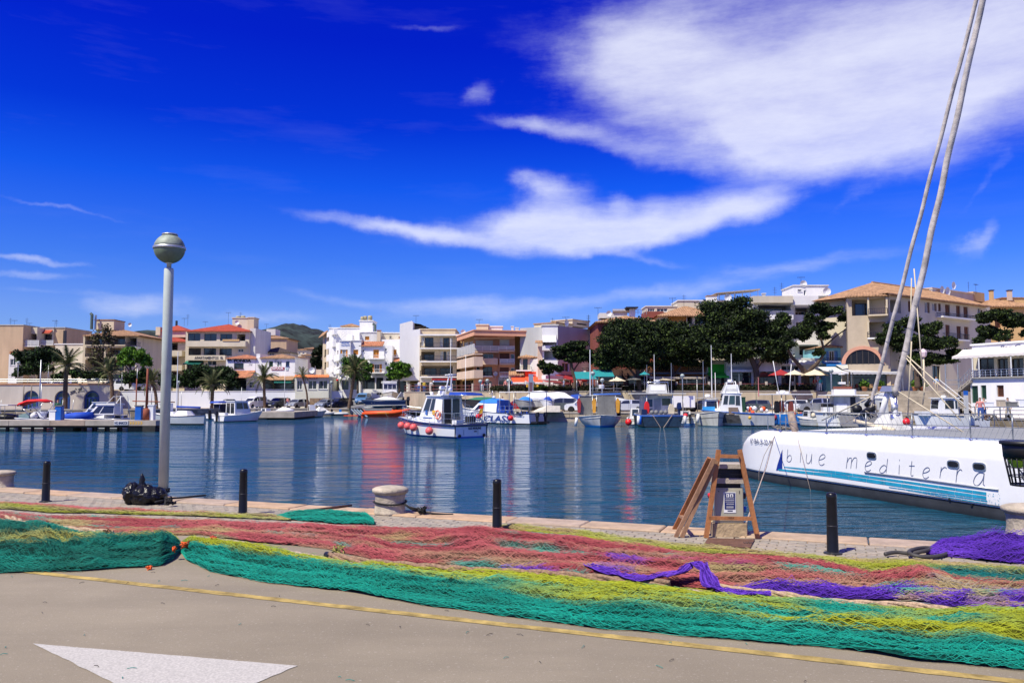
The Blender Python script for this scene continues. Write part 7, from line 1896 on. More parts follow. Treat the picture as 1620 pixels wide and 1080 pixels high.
MB().loft([[(.6+a,1.35+b_,z)for a,b_ in((-.15,-.2*q),(.15,-.2*q),(.15,.2*q),(-.15,.2*q))]for z,q in((1.3,.8),(1.8,1.2),(2.2,1.0),(2.45,.3))]).build('red_bag',REDC,t)
MB().loft([[(.6+a,-1.0+b_,z)for a,b_ in((-.15,-.2*q),(.15,-.2*q),(.15,.2*q),(-.15,.2*q))]for z,q in((1.3,1.2),(1.7,1.4),(2.1,.9),(2.2,.3))]).build('cream_bag',CRCANV,t)
for y in(.9,.5,.0,-.4):MB().ball((.35,y,1.42),.22,8).build('gear_heap',mat('grey_gear',(.2,.2,.2),.8),t,True)
for y0,y1 in((.95,.22),(-.95,-.08)):MB().tube([(-.06,y0,1.2),(-.16,y1,.0)],.028,5).build('mooring_line',PALEROPE,t)
for y,m_ in((2.1,BLUEP),(2.25,GEL),(-2.15,GELD)):MB().tube([(-.0,y,1.1),(-.05,y+.03,.3)],[.15,.15],8).build('fender',m_,t,True)
buoy('bright red ball fender at the corner of the navy work boat',t.matrix_basis@Vector((0.5,-2.3,1.15))if False else Matrix.Translation(t.location)@Matrix.Rotation(rad(92),4,'Z')@Vector((.2,-2.25,1.1)),.24,REDB)
t=llaut('white planked fishing boat with an open wheelhouse, next to the navy work boat',1137,674,-100,L=6.5,B=3.2,bottom=GEL,z1=1.5,z0=.95,dbl=True,tm=.5,rake=.4,flare=.2,wl=.05,stripe=(.42,.47,GREYC))
mw=t.rotation_euler.z;t.location+=Vector((math.cos(mw),math.sin(mw),0))*-6.0+Vector((-1.0,0,0));t.rotation_euler=(0,0,mw+rad(8))
cabin(t,2.0,3.6,1.4,1.0,2.6,GEL,fr=.2,wins=[('F',.1,.45,.9,.9),('P',.2,.2,.8,.9,DARKGLASS)],roof=GEL)
MB().box(.8,-1.2,2.75,3.6,2.9,2.82).build('flat_roof',GELD,t);tubes(t,'roof_posts',[[(1.0,2.5,1.0),(1.0,2.5,2.75)],[(3.2,2.3,1.0),(3.2,2.3,2.75)]],.035,METAL)
mast(t,2.5,-.6,2.7,6.5,.04,METAL);mast(t,2.3,.3,2.7,8.2,.05,FRAMEW);radome(t,2.6,-.2,2.84,.3,.3)
MB().box(3.9,-1.0,1.2,4.1,.2,1.9).build('blue_tarp',SKYB,t);MB().tube([(3.0,1.0,1.0),(2.9,1.1,2.4)],.22,8).build('black_gear',BLACK,t);MB().ball((2.8,1.7,1.3),.35,10).build('white_bag',WCANV,t,True);MB().ball((3.2,2.2-.4,1.2),.3,10).build('white_bag',WCANV,t,True)
MB().tube([(4.6,-1.55,1.15),(4.7,-1.7,.35)],[.17,.17],8).build('fender',GEL,t,True)
t=boat('white fishing boat with tall cabin and scuffed side, heaped with orange and white gear',1222,673.5,172,'fishing boat','fishing_boat')
hull(t,6.4,3.0,1.25,1.6,.45,GELD,BLACK,stern=.9,rake=.7,inset=.12,rail=BLUEP,railr=.05)
MB().hexa([(3.2,1.52,.30),(5.6,1.15,.35),(5.6,1.16,.35),(3.2,1.53,.3),(3.4,1.56,1.1),(5.7,1.35,1.2),(5.7,1.36,1.2),(3.4,1.57,1.1)]).build('scuffed_patch',mat('tar_stain',(.06,.06,.06),.7,var=.5,vscale=2),t)
cabin(t,3.0,5.2,2.0,1.25,3.2,GEL,fr=.4,bk=.1,wins=[('P',.08,.45,.30,.9),('P',.36,.45,.66,.9,mat('teal_glass',(.04,.08,.09),.1)),('P',.70,.4,.92,.9),('B',.1,.3,.5,.9),('F',.1,.4,.9,.9)],roof=GEL)
cabin(t,3.2,4.9,1.6,3.275,4.1,GEL,fr=.4,bk=.15,wins=[('P',.15,.2,.85,.5,GELD)],name='flybridge');tubes(t,'hoop',[[(3.4,-.8,3.3),(3.6,-.7,4.4),(3.6,.7,4.4),(3.4,.8,3.3)],[(4.6,-.8,3.3),(4.4,-.7,4.3),(4.4,.7,4.3),(4.6,.8,3.3)]],.05,GEL)
radome(t,4.0,0,4.3,.28,.3);mast(t,3.9,.3,4.5,7.2,.05,FRAMEW);mast(t,3.2,.5,3.3,5.2,.03,METAL,'whip_antenna');mast(t,1.6,.6,1.3,4.4,.03,GRSH,'danbuoy_pole');mast(t,1.4,.9,2.9,4.8,.05,mat('pink_flag',(.6,.2,.2),.8),'danbuoy_flag')
r2=random.Random(5)
for i in range(16):MB().ball((r2.uniform(.6,2.5),r2.uniform(-.6,1.1),1.35+r2.uniform(0,.5)),r2.uniform(.13,.26),8).build('gear_float',[GEL,ORANGE,WCANV,GREYC][i%4],t,True)
MB().cbox((3.9,1.0+.2,1.15),.9,.3,.7).build('brown_box',mat('rust_box',(.22,.16,.12),.8),t)
MB().ball((2.4,1.7,.85),.16,10).build('yellow_float',YELLOW,t,True)
for x in(5.4,5.9):MB().tube([(x,1.4,1.1),(x,1.45,.3)],[.17,.17],8).build('fender',GELD,t,True)
t=boat('fishing boat with two bright blue side panels and a slim white roof on poles',1256,672,95,'fishing boat','fishing_boat')
hull(t,6.5,3.6,1.0,1.3,.4,BLUEP,BLUEP,stern=.95,rake=.5,inset=.12)
MB().box(-.08,-1.75,.15,-.02,-.30,1.15).build('side_panel',mat('panel_blue',(.02,.20,.60),.5),t);MB().box(-.08,.55,.1,-.02,1.75,1.1).build('side_panel',mat('panel_blue',(.02,.20,.60),.5),t)
MB().box(.4,-2.3,3.1,3.4,2.3,3.2).build('flat_roof',GEL,t);tubes(t,'roof_posts',[[(x,y,1.0),(x,y,3.1)]for x in(.6,3.0)for y in(-.5,1.0)],.05,METAL)
radome(t,1.5,.5,3.25,.35,.3);MB().cbox((1.5,.5,3.2),.6,1.1,.25).build('roof_box',GEL,t)
tubes(t,'outrigger',[[(1.2,1.0,3.2),(1.1,1.6,6.6)],[(1.2,-.1,3.2),(1.2,-.4,6.3)]],.04,FRAMEW)
for y,m_,h in((.9,mat('red_jacket',(.16,.03,.025),.8),.5),(-.1,mat('maroon_gear',(.22,.05,.04),.8),.3),(1.4,BLACK,.4)):MB().loft([[(.9+a,y+b_,z)for a,b_ in((-.2,-.2*q),(.2,-.2*q),(.2,.2*q),(-.2,.2*q))]for z,q in((1.2,.9),(1.7,1.2),(2.2+h*.3,.9),(2.3+h*.4,.4))]).build('hanging_gear',m_,t)
r2=random.Random(8)
for i in range(7):MB().ball((.4,-1.6+i*.22,1.2),.14,8).build('net_float',[ORANGE,YELLOW,GREYC][i%3],t,True)
MB().ball((-.05,2.1,.75),.3,10).build('red_fender',mat('dull_red',(.40,.04,.06),.5),t,True)
t=boat('boxy white fishing boat with a flat hard top and louvred gunwale',1333,672,172,'fishing boat','fishing_boat',d=79)
t.location.x=gx(1366,79)
hull(t,4.3,2.8,1.35,1.5,.4,GEL,NAVY,stern=.95,rake=.35,pw=5,flare=.05,inset=.1,rail=GELD,railr=.08)
lv=MB()
for i in range(20):lv.box(.15+i*.2,1.42,1.08,.27+i*.2,1.46,1.30)
lv.build('gunwale_louvres',GREYC,t)['kind']='stuff'
cabin(t,.5,3.0,1.8,1.3,2.95,GELD,fr=.1,wins=[('P',.62,.05,.82,.95,DARKGLASS),('P',.10,.1,.5,.55,GEL)],roof=None);MB().box(-.1,-1.3,3.0,3.9,1.4,3.09).build('flat_roof',GEL,t);MB().cbox((1.8,0,3.1),2.0,1.6,.5,b=.2).build('liferaft_canister',GEL,t)
MB().cbox((3.5,.5,1.3),.9,.9,.6).build('white_bin',GEL,t);MB().cbox((3.5,.5,1.92),.9,.9,.3).build('black_lid',BLACK,t);tubes(t,'roof_posts',[[(x,1.2,1.3),(x,1.2,3.0)]for x in(.1,3.6)],.035,METAL)
MB().cbox((1.9,0,3.62),1.5,1.1,.25).build('red_rack',mat('rust_rack',(.25,.08,.05),.7),t);mast(t,2.0,.2,3.6,5.3,.04,CRCANV);MB().cbox((2.0,.2,4.1),.6,.5,.2).build('lamp_box',GEL,t);MB().lathe([(.3,0),(.3,.05),(.1,.1)],12,(2.0,.2,5.0)).build('lamp_disc',GEL,t)
MB().lathe([(.001,-.25),(.16,-.18),(.22,0),(.16,.2),(.001,.3)],10,(4.9,1.2,1.1)).build('bow_fender',CRCANV,t,True)
t=boat('small white cabin boat with sloping roof and dark net drum, behind the catamaran bow',1400,671,175,'fishing boat','fishing_boat',d=77)
hull(t,5.0,2.4,1.1,1.35,.4,mat('grey_hull',(.35,.33,.30),.5),BLACK,stern=.9,rake=.5,rail=BLACK);t.location.x=gx(1416,77)
cabin(t,.9,3.1,1.7,1.1,2.7,GELD,fr=.2,wins=[('P',.15,.1,.4,.75,mat('grey_door',(.30,.33,.36),.5)),('P',.62,.5,.78,.8,DARKGLASS)],roof=GEL);MB().cbox((1.6,.4,2.8),1.2,.3,.45).build('name_board',GEL,t)
o=lettering('RIPOLL',t,NAVY,0,0,.8,.16,0);o.rotation_euler=(rad(90),0,rad(180));o.location=(2.0,.56,2.95)
MB().tube([(3.9,.8,1.75),(3.9,1.6,1.75)],.4,12).build('net_drum',BLACK,t,True);MB().tube([(3.3,1.0,1.5),(2.7,1.0,1.55)],.17,8).build('winch',mat('dull_red',(.40,.04,.06),.5),t);mast(t,2.2,.9,1.1,4.1,.03,DKMETAL)
t=boat('white fishing boat with a small square pilothouse and blue waterline, beyond the catamaran netting',1490,676,178,'fishing boat','fishing_boat',d=68)
t.location.x=gx(1553,68)
hull(t,5.4,2.6,1.35,1.5,.4,GEL,mat('boot_blue',(.02,.16,.42),.5),stern=.9,rake=.3,pw=4,inset=.1,rail=GREYC,railr=.04,wl=.2)
cabin(t,2.3,3.9,1.6,1.35,2.75,GEL,fr=.15,wins=[('P',.30,.40,.78,.90),('F',.1,.4,.9,.9),('P',.85,.4,.97,.85)],roof=GEL,oh=.2);MB().cbox((4.7,.3,1.35),1.3,1.3,.35).build('fore_locker',GEL,t);MB().cbox((.8,.5,1.35),1.2,1.2,.25).build('aft_locker',CRCANV,t)
radome(t,3.1,0,2.83,.2,.16)
for x in(1.7,1.9):MB().tube([(x,.9,1.6),(x,1.3,1.6)],.17,8).build('tyre_fender',RUBBER,t,True)
MB().tube([(1.0,1.33,.45),(1.6,1.36,.45)],.13,8).build('tyre_fender',RUBBER,t,True)
# - left jetty and its boats
JY=68.3
jx0,jx1=gx(-160,JY),gx(248,JY);JT=-.18
t=thing('jetty','long concrete jetty with sign and chevrons, standing on dark piles','jetty',(0,0,0))
n=24;x=jx0
while x<jx1-.1:
 w_=min(rnd.choice((2.6,3.2,2.9,3.4)),jx1-x)
 MB().box(x+.02,JY,JT-.42,x+w_-.02,JY+2.8,JT).build('deck_slab',rnd.choice((CONC,mat('tan_concrete',(.46,.35,.26),.9,var=.3,vscale=1.0),mat('pink_concrete',(.45,.36,.30),.9,var=.25,vscale=1.0))),t);x+=w_
MB().box(jx0,JY+.25,JT-.6,jx1,JY+2.6,JT-.425).build('deck_beam',DKWOOD,t)
x=jx0+.4
while x<jx1:
 MB().lathe([(.13,-3),(.13,JT-.6)],8,(x,JY+.5,0)).build('pile',DKWOOD,t);MB().lathe([(.13,-3),(.13,JT-.6)],8,(x,JY+2.3,0)).build('pile',DKWOOD,t);x+=1.05
MB().box(gx(88,JY),JY+.3,-1.6,gx(114,JY),JY+2.6,JT-.425).build('support_block',mat('algae_stone',(.10,.09,.04),.9,var=.3),t);MB().box(gx(201,JY),JY+.3,-1.6,gx(227,JY),JY+2.6,JT-.425).build('support_block',mat('algae_stone',(.10,.09,.04),.9,var=.3),t)
MB().box(gx(227,JY),JY-.02,-1.6,gx(247,JY),JY+2.7,JT-.425).build('end_block',mat('algae_dark',(.035,.035,.03),.9,var=.3),t)
MB().box(gx(182,JY),JY-.05,JT-.36,gx(204,JY),JY-.006,JT-.03).build('sign_board',FRAMEW,t);lettering('NO BARCOS',t,NAVY,gx(183,JY),JT-.31,gx(203.2,JY),JT-.08,JY-.058,bold=.012)
ch=MB()
for i in range(5):
 x=gx(206+i*4.2,JY);
 ch.add([(x,JY-.012,JT-.34),(x+.09,JY-.012,JT-.34),(x+.22,JY-.012,JT-.2),(x+.09,JY-.012,JT-.06),(x,JY-.012,JT-.06),(x+.12,JY-.012,JT-.2)],[(0,1,2,5),(5,2,3,4)])
ch.build('chevrons',YELLOW,t)['kind']='stuff'
def pedestal_small(px,m,lab,h=1.15,w_=.55,d=JY+1.2):
 t=thing('jetty_pedestal',lab,'pedestal',(gx(px,d),d,JT+.003),0,'service pedestals on the jetty')
 MB().cbox((0,0,0),w_,.45,h,b=.04).build('cabinet',m,t);MB().cbox((0,0,h+.003),w_+.08,.53,.1).build('top_cap',GREYC if m is not GEL else GEL,t);return t
pedestal_small(95,BLUEP,'tall blue service pedestal on the jetty by the seated person');pedestal_small(221,BLUEP,'blue service pedestal near the rust-red post');pedestal_small(86,GEL,'white service pedestal left of the tall blue one',.75,.6);pedestal_small(239,GEL,'big white service pedestal at the jetty end',1.2,.7)
t=thing('iron_post','tall rust-red iron post on a thick drum base at the jetty end','post',(gx(232.5,JY+1),JY+1,JT+.003));IR=mat('red_oxide',(.28,.07,.03),.7,var=.2)
MB().lathe([(.28,0),(.27,.9),(.13,1.0)],14).build('drum_base',IR,t,True);MB().lathe([(.12,.98),(.09,4.3),(.001,4.35)],10).build('shaft',IR,t,True)
t=thing('gangway_rail','thin brown rail running between posts at the jetty end','rail',(gx(210,JY+2),JY+2,JT));tubes(t,'rail_pipe',[[(0,0,1.6),(3.6,0,1.5)],[(.3,0,0),(.3,0,3.5)]],.05,mat('red_oxide',(.28,.07,.03),.7))
t=boat('white cabin cruiser with long dark side windows and an arched rail, moored behind the jetty',204,0,178,'cabin cruiser','cabin_cruiser',d=73.5)
hull(t,4.9,2.6,1.1,1.35,.4,GEL,NAVY,stern=.95,rake=1.0,inset=.06)
MB().hexa([(1.6,-1.0,1.15),(4.2,-.55,1.3),(4.2,.55,1.3),(1.6,1.0,1.15),(1.6,-.9,1.7),(3.5,-.5,1.65),(3.5,.5,1.65),(1.6,.9,1.7)]).build('foredeck',GEL,t)
cabin(t,.6,3.3,1.9,1.5,2.45,GEL,fr=.9,bk=.05,tum=.15,wins=[('P',.12,.12,.40,.88),('P',.44,.12,.98,.88),('F',.08,.1,.92,.9),('S',.1,.1,.9,.9)],roof=GEL,rt=.16)
tubes(t,'arch_rail',[[(1.4,y,2.6),(.8,y*.8,3.3),(.1,y*.8,3.35),(-.1,y,1.2)]for y in(-.9,.9)]+[[(.8,-.72,3.3),(.8,.72,3.3)]],.035,FRAMEW)
t.scale=(.88,)*3;t.location.x=gx(198,73.5);MB().box(3.0,1.02,.75,3.25,1.09,.88).build('port_hole',DARKGLASS,t);MB().cbox((4.75,.2,1.0),.6,.6,.5).build('anchor_gear',BLACK,t)
t=boat('white yacht with sloping dark screen, behind the blue-covered boat',160,0,175,'motorboat','motorboat',d=80)
hull(t,5.5,2.6,1.3,1.6,.4,GEL,NAVY,stern=.95,rake=1.0);cabin(t,0.8,4.2,2.0,1.5,2.75,GEL,fr=1.4,bk=.1,tum=.2,wins=[('P',.1,.3,.85,.85),('F',.08,.1,.92,.9)],roof=GEL);t.location.x=gx(172,80);t.scale=(.62,)*3
t2=boat('motorboat with a tan cushioned bridge, furthest behind the cabin cruiser',160,0,175,'motorboat','motorboat',d=86)
hull(t2,6,2.6,1.3,1.6,.4,GEL,NAVY,stern=.95,rake=1.0);cabin(t2,0.8,4.4,2.0,1.6,3.2,GEL,fr=1.2,bk=.1,tum=.2,wins=[('P',.1,.45,.85,.85),('F',.08,.1,.92,.9)],roof=GEL);t2.location.x=gx(186,86);t2.scale=(.72,)*3
t=boat('white boat under a bright blue cover, between the blue pedestal and the cabin cruiser',150,0,176,'covered boat','covered_boat',d=72.5);t.location.x=gx(146,72.5)
hull(t,3.6,1.9,.95,1.05,.3,GEL,GEL,stern=.9,rake=.7,inset=.02)
MB().loft([[(x,-w_,z),(x,-w_*.5,z+h),(x,w_*.5,z+h),(x,w_,z)]for x,w_,z,h in((.0,.9,.95,.62),(1.2,.95,.95,.58),(2.2,.85,.98,.40),(3.5,.3,1.02,.12))]).build('cover',mat('royal_canvas',(.005,.06,.45),.75),t,True)
t=boat('open white motorboat under a bright red bimini, moored behind the jetty',80,0,172,'motorboat','motorboat',d=73);t.location.x=gx(82,73)
hull(t,4.0,2.0,.95,1.15,.3,GEL,REDC,stern=.9,rake=.8,stripe=(.3,.4,REDC))
MB().loft([[(x,-.8*k,z),(x,-.5*k,z+.18),(x,.5*k,z+.18),(x,.8*k,z)]for x,z,k in((.2,2.35,.7),(.9,2.5,1),(1.9,2.45,1),(2.9,2.15,.8),(3.0,2.05,.6))]).build('bimini',REDC,t,True)
tubes(t,'bimini_frame',[[(1.2,y,1.0),(.3,y,2.35)]for y in(-.75,.75)]+[[(1.2,y,1.0),(2.6,y,2.2)]for y in(-.75,.75)]+[[(-.4,.3,1.0),(-.4,.3,2.4),(.3,.3,2.4)]],.022,STEEL)
MB().hexa([(1.6,-.7,.98),(3.2,-.5,1.05),(3.2,.5,1.05),(1.6,.7,.98),(1.8,-.5,1.5),(2.6,-.4,1.35),(2.6,.4,1.35),(1.8,.5,1.5)]).build('windscreen',mat('grey_green_glass',(.15,.22,.22),.2),t);MB().ball((1.2,.6,1.2),.3,10).build('seat',WCANV,t,True)
t=boat('pale speedboat with a dark cockpit, cut by the picture border',20,0,176,'speedboat','speedboat',d=73);t.location.x=gx(34,73)
hull(t,5.5,2.2,.9,1.0,.3,mat('pale_grey_paint',(.52,.56,.56),.35),GEL,stern=.9,rake=.8,deckm=GREYC);MB().loft([[(x,-.7,.9),(x,-.5,.9+h),(x,.5,.9+h),(x,.7,.9)]for x,h in((.4,.35),(1.5,.5),(3,.1))]).build('cockpit_cover',BLACK,t,True)
tubes(t,'bimini_frame',[[(1.0,.7,1.0),(1.0,.7,2.1),(4.5,.7,2.15)],[(1.0,-.7,1.0),(1.0,-.7,2.1),(4.5,-.7,2.15)]],.03,STEEL);MB().box(.6,-.9,2.12,4.8,.9,2.2).build('bimini',WCANV,t)
for px,ytop,d,lab,r in((45.8,567,84,'tall pale mast of a small sailing boat in front of the first blue arch',.08),(49.5,606,92,'shorter grey mast beside the tall pale mast',.06)):
 t=boat(lab.replace('tall pale mast of a small sailing boat','small sailing boat with a tall pale mast').replace('shorter grey mast beside the tall pale mast','small sailing boat with a shorter grey mast, behind the red bimini'),px,0,100,'sailing boat','sailing_boat',d=d)
 hull(t,6,2.1,.8,1.0,.4,GEL,NAVY,stern=.7,rake=.8);zt=at_d(px,ytop,d).z-WATER;MB().tube([(2.8,0,.7),(2.8,0,zt)],[r,r*.7],8).build('mast',METAL,t,True);MB().tube([(.4,0,1.7),(2.8,0,1.75)],.08,6).build('boom',METAL,t)
 MB().cbox((3.2,0,.8),1.8,1.3,.4,b=.2).build('coachroof',GEL,t)
t=thing('hoist_frame','slim grey goal-post hoist in front of the first blue arch','hoist',(gx(37,106),106,0));tubes(t,'frame_pipe',[[(0,0,0),(0,0,3.3),(1.0,0,3.3),(1.0,0,0)]],.07,mat('grey_brown_post',(.18,.15,.12),.7))
t=thing('small_jetty','short concrete landing stage with a stepped block, left of the inflatables','jetty',(0,0,0));d=105
MB().box(gx(392,d),d,-1.6,gx(422,d),d+12,-.5).build('landing_block',CONC,t);MB().box(gx(402,d),d-.6,-.85,gx(468,d),d+12,-.12).build('landing_deck',CONC,t);MB().box(gx(402,d),d+.4,-2.5,gx(466,d),d+11,-.853).build('landing_base',mat('algae_dark',(.035,.035,.03),.9),t)
t=boat('upturned white dinghy on the short landing stage',452,0,180,'dinghy','dinghy',z=-.1,d=108);t.location.x=gx(465,108)
MB().loft([[(x,-w_,0),(x,-w_*.6,h),(x,w_*.6,h),(x,w_,0)]for x,w_,h in((0,.6,.2),(.6,.7,.45),(1.6,.7,.45),(2.3,.2,.15))]).build('hull',GEL,t,True)
#  CATAMARAN
CB=at_z(1180,757,WATER);CS=at_z(1575,822,WATER)
cd_=(CS-CB);cd_.z=0;cd_.normalize();cn_=Vector((-cd_.y,cd_.x,0))
CO=Vector((CB.x,CB.y,WATER))-cd_*1.1
cat_t=thing('catamaran','big white sailing catamaran with thin blue lettering and turquoise stripes along its hull','catamaran',CO,math.atan2(cd_.y,cd_.x))
def cuv(px,py,off=0.0):
 r=ray(px,py);o=CO+cn_*off-Vector((0,0,EYE));k=(o.x*cn_.x+o.y*cn_.y)/(r.x*cn_.x+r.y*cn_.y)
 p=Vector((0,0,EYE))+r*k;q=p-CO;return q.dot(cd_),q.z
def side_y(s,h):
 """outer skin of the near hull in the boat's frame (x aft from the bow, y away from us)"""
 a=.50*max(0,1-s/3.4)**2.4 if s<3.4 else 0.0
 b=.10*max(0,(.45-h)/.45)**2-.0
 c=.55*max(0,(h-1.42)/.36)**2.2
 return a+b+c
def deck_h(s):return 1.67+.012*max(s,0)-.75*max(0,1-s/1.15)**2.6
def bow_s(h,top):
 f=h/top
 return .02+.55*max(0,f-.62)**2*2.2+.12*(1-f)
Wd=1.9;L_C=20.0
def hull_cat(y0,name,sgn=1):
 ss=[0,.08,.2,.4,.7,1.1,1.7,2.4,3.2,4.5,6,8,10,12,14,16,18,L_C]
 fr=[0,.04,.12,.25,.4,.55,.7,.8,.87,.92,.96,.985,1.0]
 m=MB();rings=[]
 for s in ss:
  H=deck_h(s);rg=[]
  near=[];far=[]
  cy=Wd/2
  for f in fr:
   h=.30+(H-.30)*f
   y=side_y(s,h*1.75/max(H,.8));y=min(y,cy-.02-.0*f)
   if f==1.0:y=min(max(y,.5),.85)
   k=bow_s(h,1.75)*max(0,1-s/1.6)
   near.append((s+k,y,h));far.append((s+k,max(Wd-y-.85*max(0,1-s/3.4)**2,y+.04),h))
  rg=near+far[::-1]
  rings.append([(x,y0+y,z)for x,y,z in rg])
 m.loft(rings,closed=False,cap=True)
 o=m.build('hull',mat('catamaran_white',(.82,.81,.78),.25,var=.03,coat=.3),cat_t,True)
 m=MB();rings=[]
 for s in ss:
  near=[];
  for h in(.297,.15,0,-.3):
   y=min(side_y(s,.25)+.0+.02+(.25 if h<0 else 0),Wd/2-.02);near.append((s+.12*max(0,1-s/1.6)+(.3 if h<0 else 0)*max(0,1-s/2),y,h))
  rings.append([(x,y0+y,z)for x,y,z in near]+[(x,y0+Wd-y,z)for x,y,z in near[::-1]])
 m.loft(rings,closed=False).build('bottom_paint',mat('catamaran_bottom',(.035,.038,.042),.6,var=.25,vscale=2),cat_t,True)
 m=MB();
 for q in(0,):
  m.tube([(s+.12*max(0,1-s/1.6),y0+side_y(s,.32)-.005,.33)for s in ss[1:]],.012,4)
 m.build('rubbing_line',mat('line_grey',(.12,.12,.12),.5),cat_t)
hull_cat(0,'near');SEP=8.6;hull_cat(SEP,'far')
DK=lambda s:deck_h(s)
MB().tube([(s,side_y(s,1.75)+.35,DK(s)+.02)for s in np.linspace(1.1,18,24)],.02,5).build('toe_rail',mat('pale_blue_alu',(.5,.6,.7),.35,.6),cat_t,True)
MB().tube([(2.9,1.3,1.62),(2.7,SEP*.5+1,1.72),(2.9,SEP+.6,1.62)],.13,10).build('bow_crossbeam',GEL,cat_t,True)
MB().box(14.5,Wd,.75,L_C-.5,SEP,2.0).build('bridge_deck',GEL,cat_t)
MB().hexa([(15.2,1.6,2.0),(19.5,1.6,2.0),(19.5,SEP+.3,2.0),(15.2,SEP+.3,2.0),(16.6,2.2,3.1),(19.2,2.2,3.2),(19.2,SEP-.3,3.2),(16.6,SEP-.3,3.1)]).build('coachroof',GEL,cat_t)
nt=MB()
for y in np.arange(.95,SEP+.6,.16):nt.tube([(s_,y,DK(s_)+.035-.03*math.sin((y-.95)/(SEP-.4)*math.pi))for s_ in(3.0,6,9,12,14.5)],.010,3)
for x in np.arange(3.0,14.5,.13):nt.tube([(x,.95,DK(x)+.035),(x,3.4,DK(x)+.01),(x,6.5,DK(x)+.01),(x,SEP+.5,DK(x)+.035)],.010,3)
nt.build('trampoline_net',mat('net_grey',(.24,.25,.26),.8,var=.1),cat_t)['kind']='stuff'
MB().hexa([(3.0,4.9,1.5),(14.5,4.9,1.6),(14.5,5.4,1.6),(3.0,5.4,1.5),(3.0,4.95,1.66),(14.5,4.95,1.78),(14.5,5.35,1.78),(3.0,5.35,1.66)]).build('centre_walkway',GEL,cat_t)
stn=[cuv(x,690,.45)[0]for x in(1236,1309,1372,1445,1537,1604)]+[13.2,15.0]
STN=mat('stanchion_steel',(.22,.24,.27),.35,.7,var=0)
for s in stn:
 MB().tube([(s,.42,DK(s)-.02),(s,.42,DK(s)+.66)],.018,6).build('stanchion',STN,cat_t,True);MB().lathe([(.05,0),(.04,.04)],8,(s,.42,DK(s)-.0)).build('stanchion_base',STEEL,cat_t)
b=MB()
for h in(.64,.33):b.tube([(s,.42,DK(s)+h)for s in stn],.011,4)
for i in range(len(stn)-1):
 n=max(3,int((stn[i+1]-stn[i])/.16))
 for k in range(n):
  a,c=stn[i]+(stn[i+1]-stn[i])*k/n,stn[i]+(stn[i+1]-stn[i])*(k+1)/n
  if i>=1:
   b.tube([(a,.42,DK(a)+.03),(c,.42,DK(c)+.33),(a,.42,DK(a)+.63)],.005,3)
b.build('life_lines',STN,cat_t)['kind']='stuff'
b=MB();st2=np.linspace(2.2,17,12)
for h in(.66,.35):b.tube([(s,SEP+1.5,DK(s)+h)for s in st2],.012,4)
for s in st2:b.tube([(s,SEP+1.5,DK(s)),(s,SEP+1.5,DK(s)+.66)],.016,5)
b.build('far_life_lines',STN,cat_t)['kind']='stuff'
YM=None
def cat_local(p):q=p-CO;return Vector((q.dot(cd_),q.dot(cn_),q.z))
def on_center(px,py,yc=4.9):
 u,z=cuv(px,py,yc);return Vector((u,yc,z))
fa,fb_,ft=on_center(1389,673),on_center(1420,675),on_center(1408,614)
tubes(cat_t,'bow_frame_leg',[[fa,ft+Vector((-.05,0,0))]],.10,GEL,10);tubes(cat_t,'bow_frame_leg',[[fb_,ft+Vector((.05,0,0))]],.085,GEL,10)
MB().hexa([ft+Vector(v)for v in((-.3,-.2,-.12),(.3,-.2,-.12),(.3,.2,-.12),(-.3,.2,-.12),(-.22,-.15,.08),(.22,-.15,.08),(.22,.15,.08),(-.22,.15,.08))]).build('bow_frame_cap',METAL,cat_t)
MB().hexa([fa+Vector(v)for v in((-.1,-.3,-.15),(1.3,-.3,-.15),(1.3,.3,-.15),(-.1,.3,-.15),(.1,-.05,.35),(.9,-.05,.5),(.9,.05,.5),(.1,.05,.35))]).build('beam_fairing',GELD,cat_t)
sp0,sp1=on_center(1352,666,4.4),on_center(1414,681,4.4);MB().tube([sp0,sp1],.085,8).build('spinnaker_pole',CRCANV,cat_t,True)
SAILC=mat('furled_sail',(.62,.56,.50),.8,var=.3,vscale=3,bump=.6,bscale=6)
def furled(p0,p1,r0,r1,name,seed,turns=.55):
 m=MB();n=90;ax=(p1-p0);L_=ax.length;ax.normalize();a=ax.cross(Vector((0,1,0))).normalized();c=ax.cross(a);rings=[];r_=random.Random(seed)
 for i in range(n+1):
  f=i/n;r=r0+(r1-r0)*f;p=p0+ax*L_*f;rg=[]
  for k in range(14):
   t_=2*math.pi*k/14;w=1+.13*math.cos(t_-f*L_/turns*1.3)+.05*math.sin(3*t_+f*60)
   rg.append(p+(a*math.cos(t_)+c*math.sin(t_))*r*w)
  rings.append(rg)
 m.loft(rings);o=m.build(name,SAILC,cat_t,True)
 b=MB();
 for i in range(2,int(L_*.3)):
  q=p0+ax*i*.8
  if i*.8>L_:break
  rr=(r0+(r1-r0)*i*.8/L_)*1.10;b.tube([q+(a*math.cos(t_)+c*math.sin(t_))*rr+ax*.03*math.sin(t_)for t_ in np.linspace(0,6.28,13)[:-1]],.006,4,closed=True)
 b.build('sail_lashing',mat('lashing_dark',(.10,.09,.10),.8),o)['kind']='stuff'
 return o
mast_s=9.6
r_lo=on_center(1415,650);
def up_point(px,py,px2,py2,s_t,yc):
 lo,hi=0.0,12.0
 for _ in range(60):
  k=(lo+hi)/2;u,z=cuv(px+(px2-px)*k,py+(py2-py)*k,yc)
  if u<s_t:lo=k
  else:hi=k
 return Vector((s_t,yc,z))
top_r=up_point(1415,640,1552,15,mast_s-.35,4.9);top_l=up_point(1380,632,1541,15,mast_s-.45,4.9)
furled(on_center(1417,625),top_r,.11,.075,'furled_headsail',1);
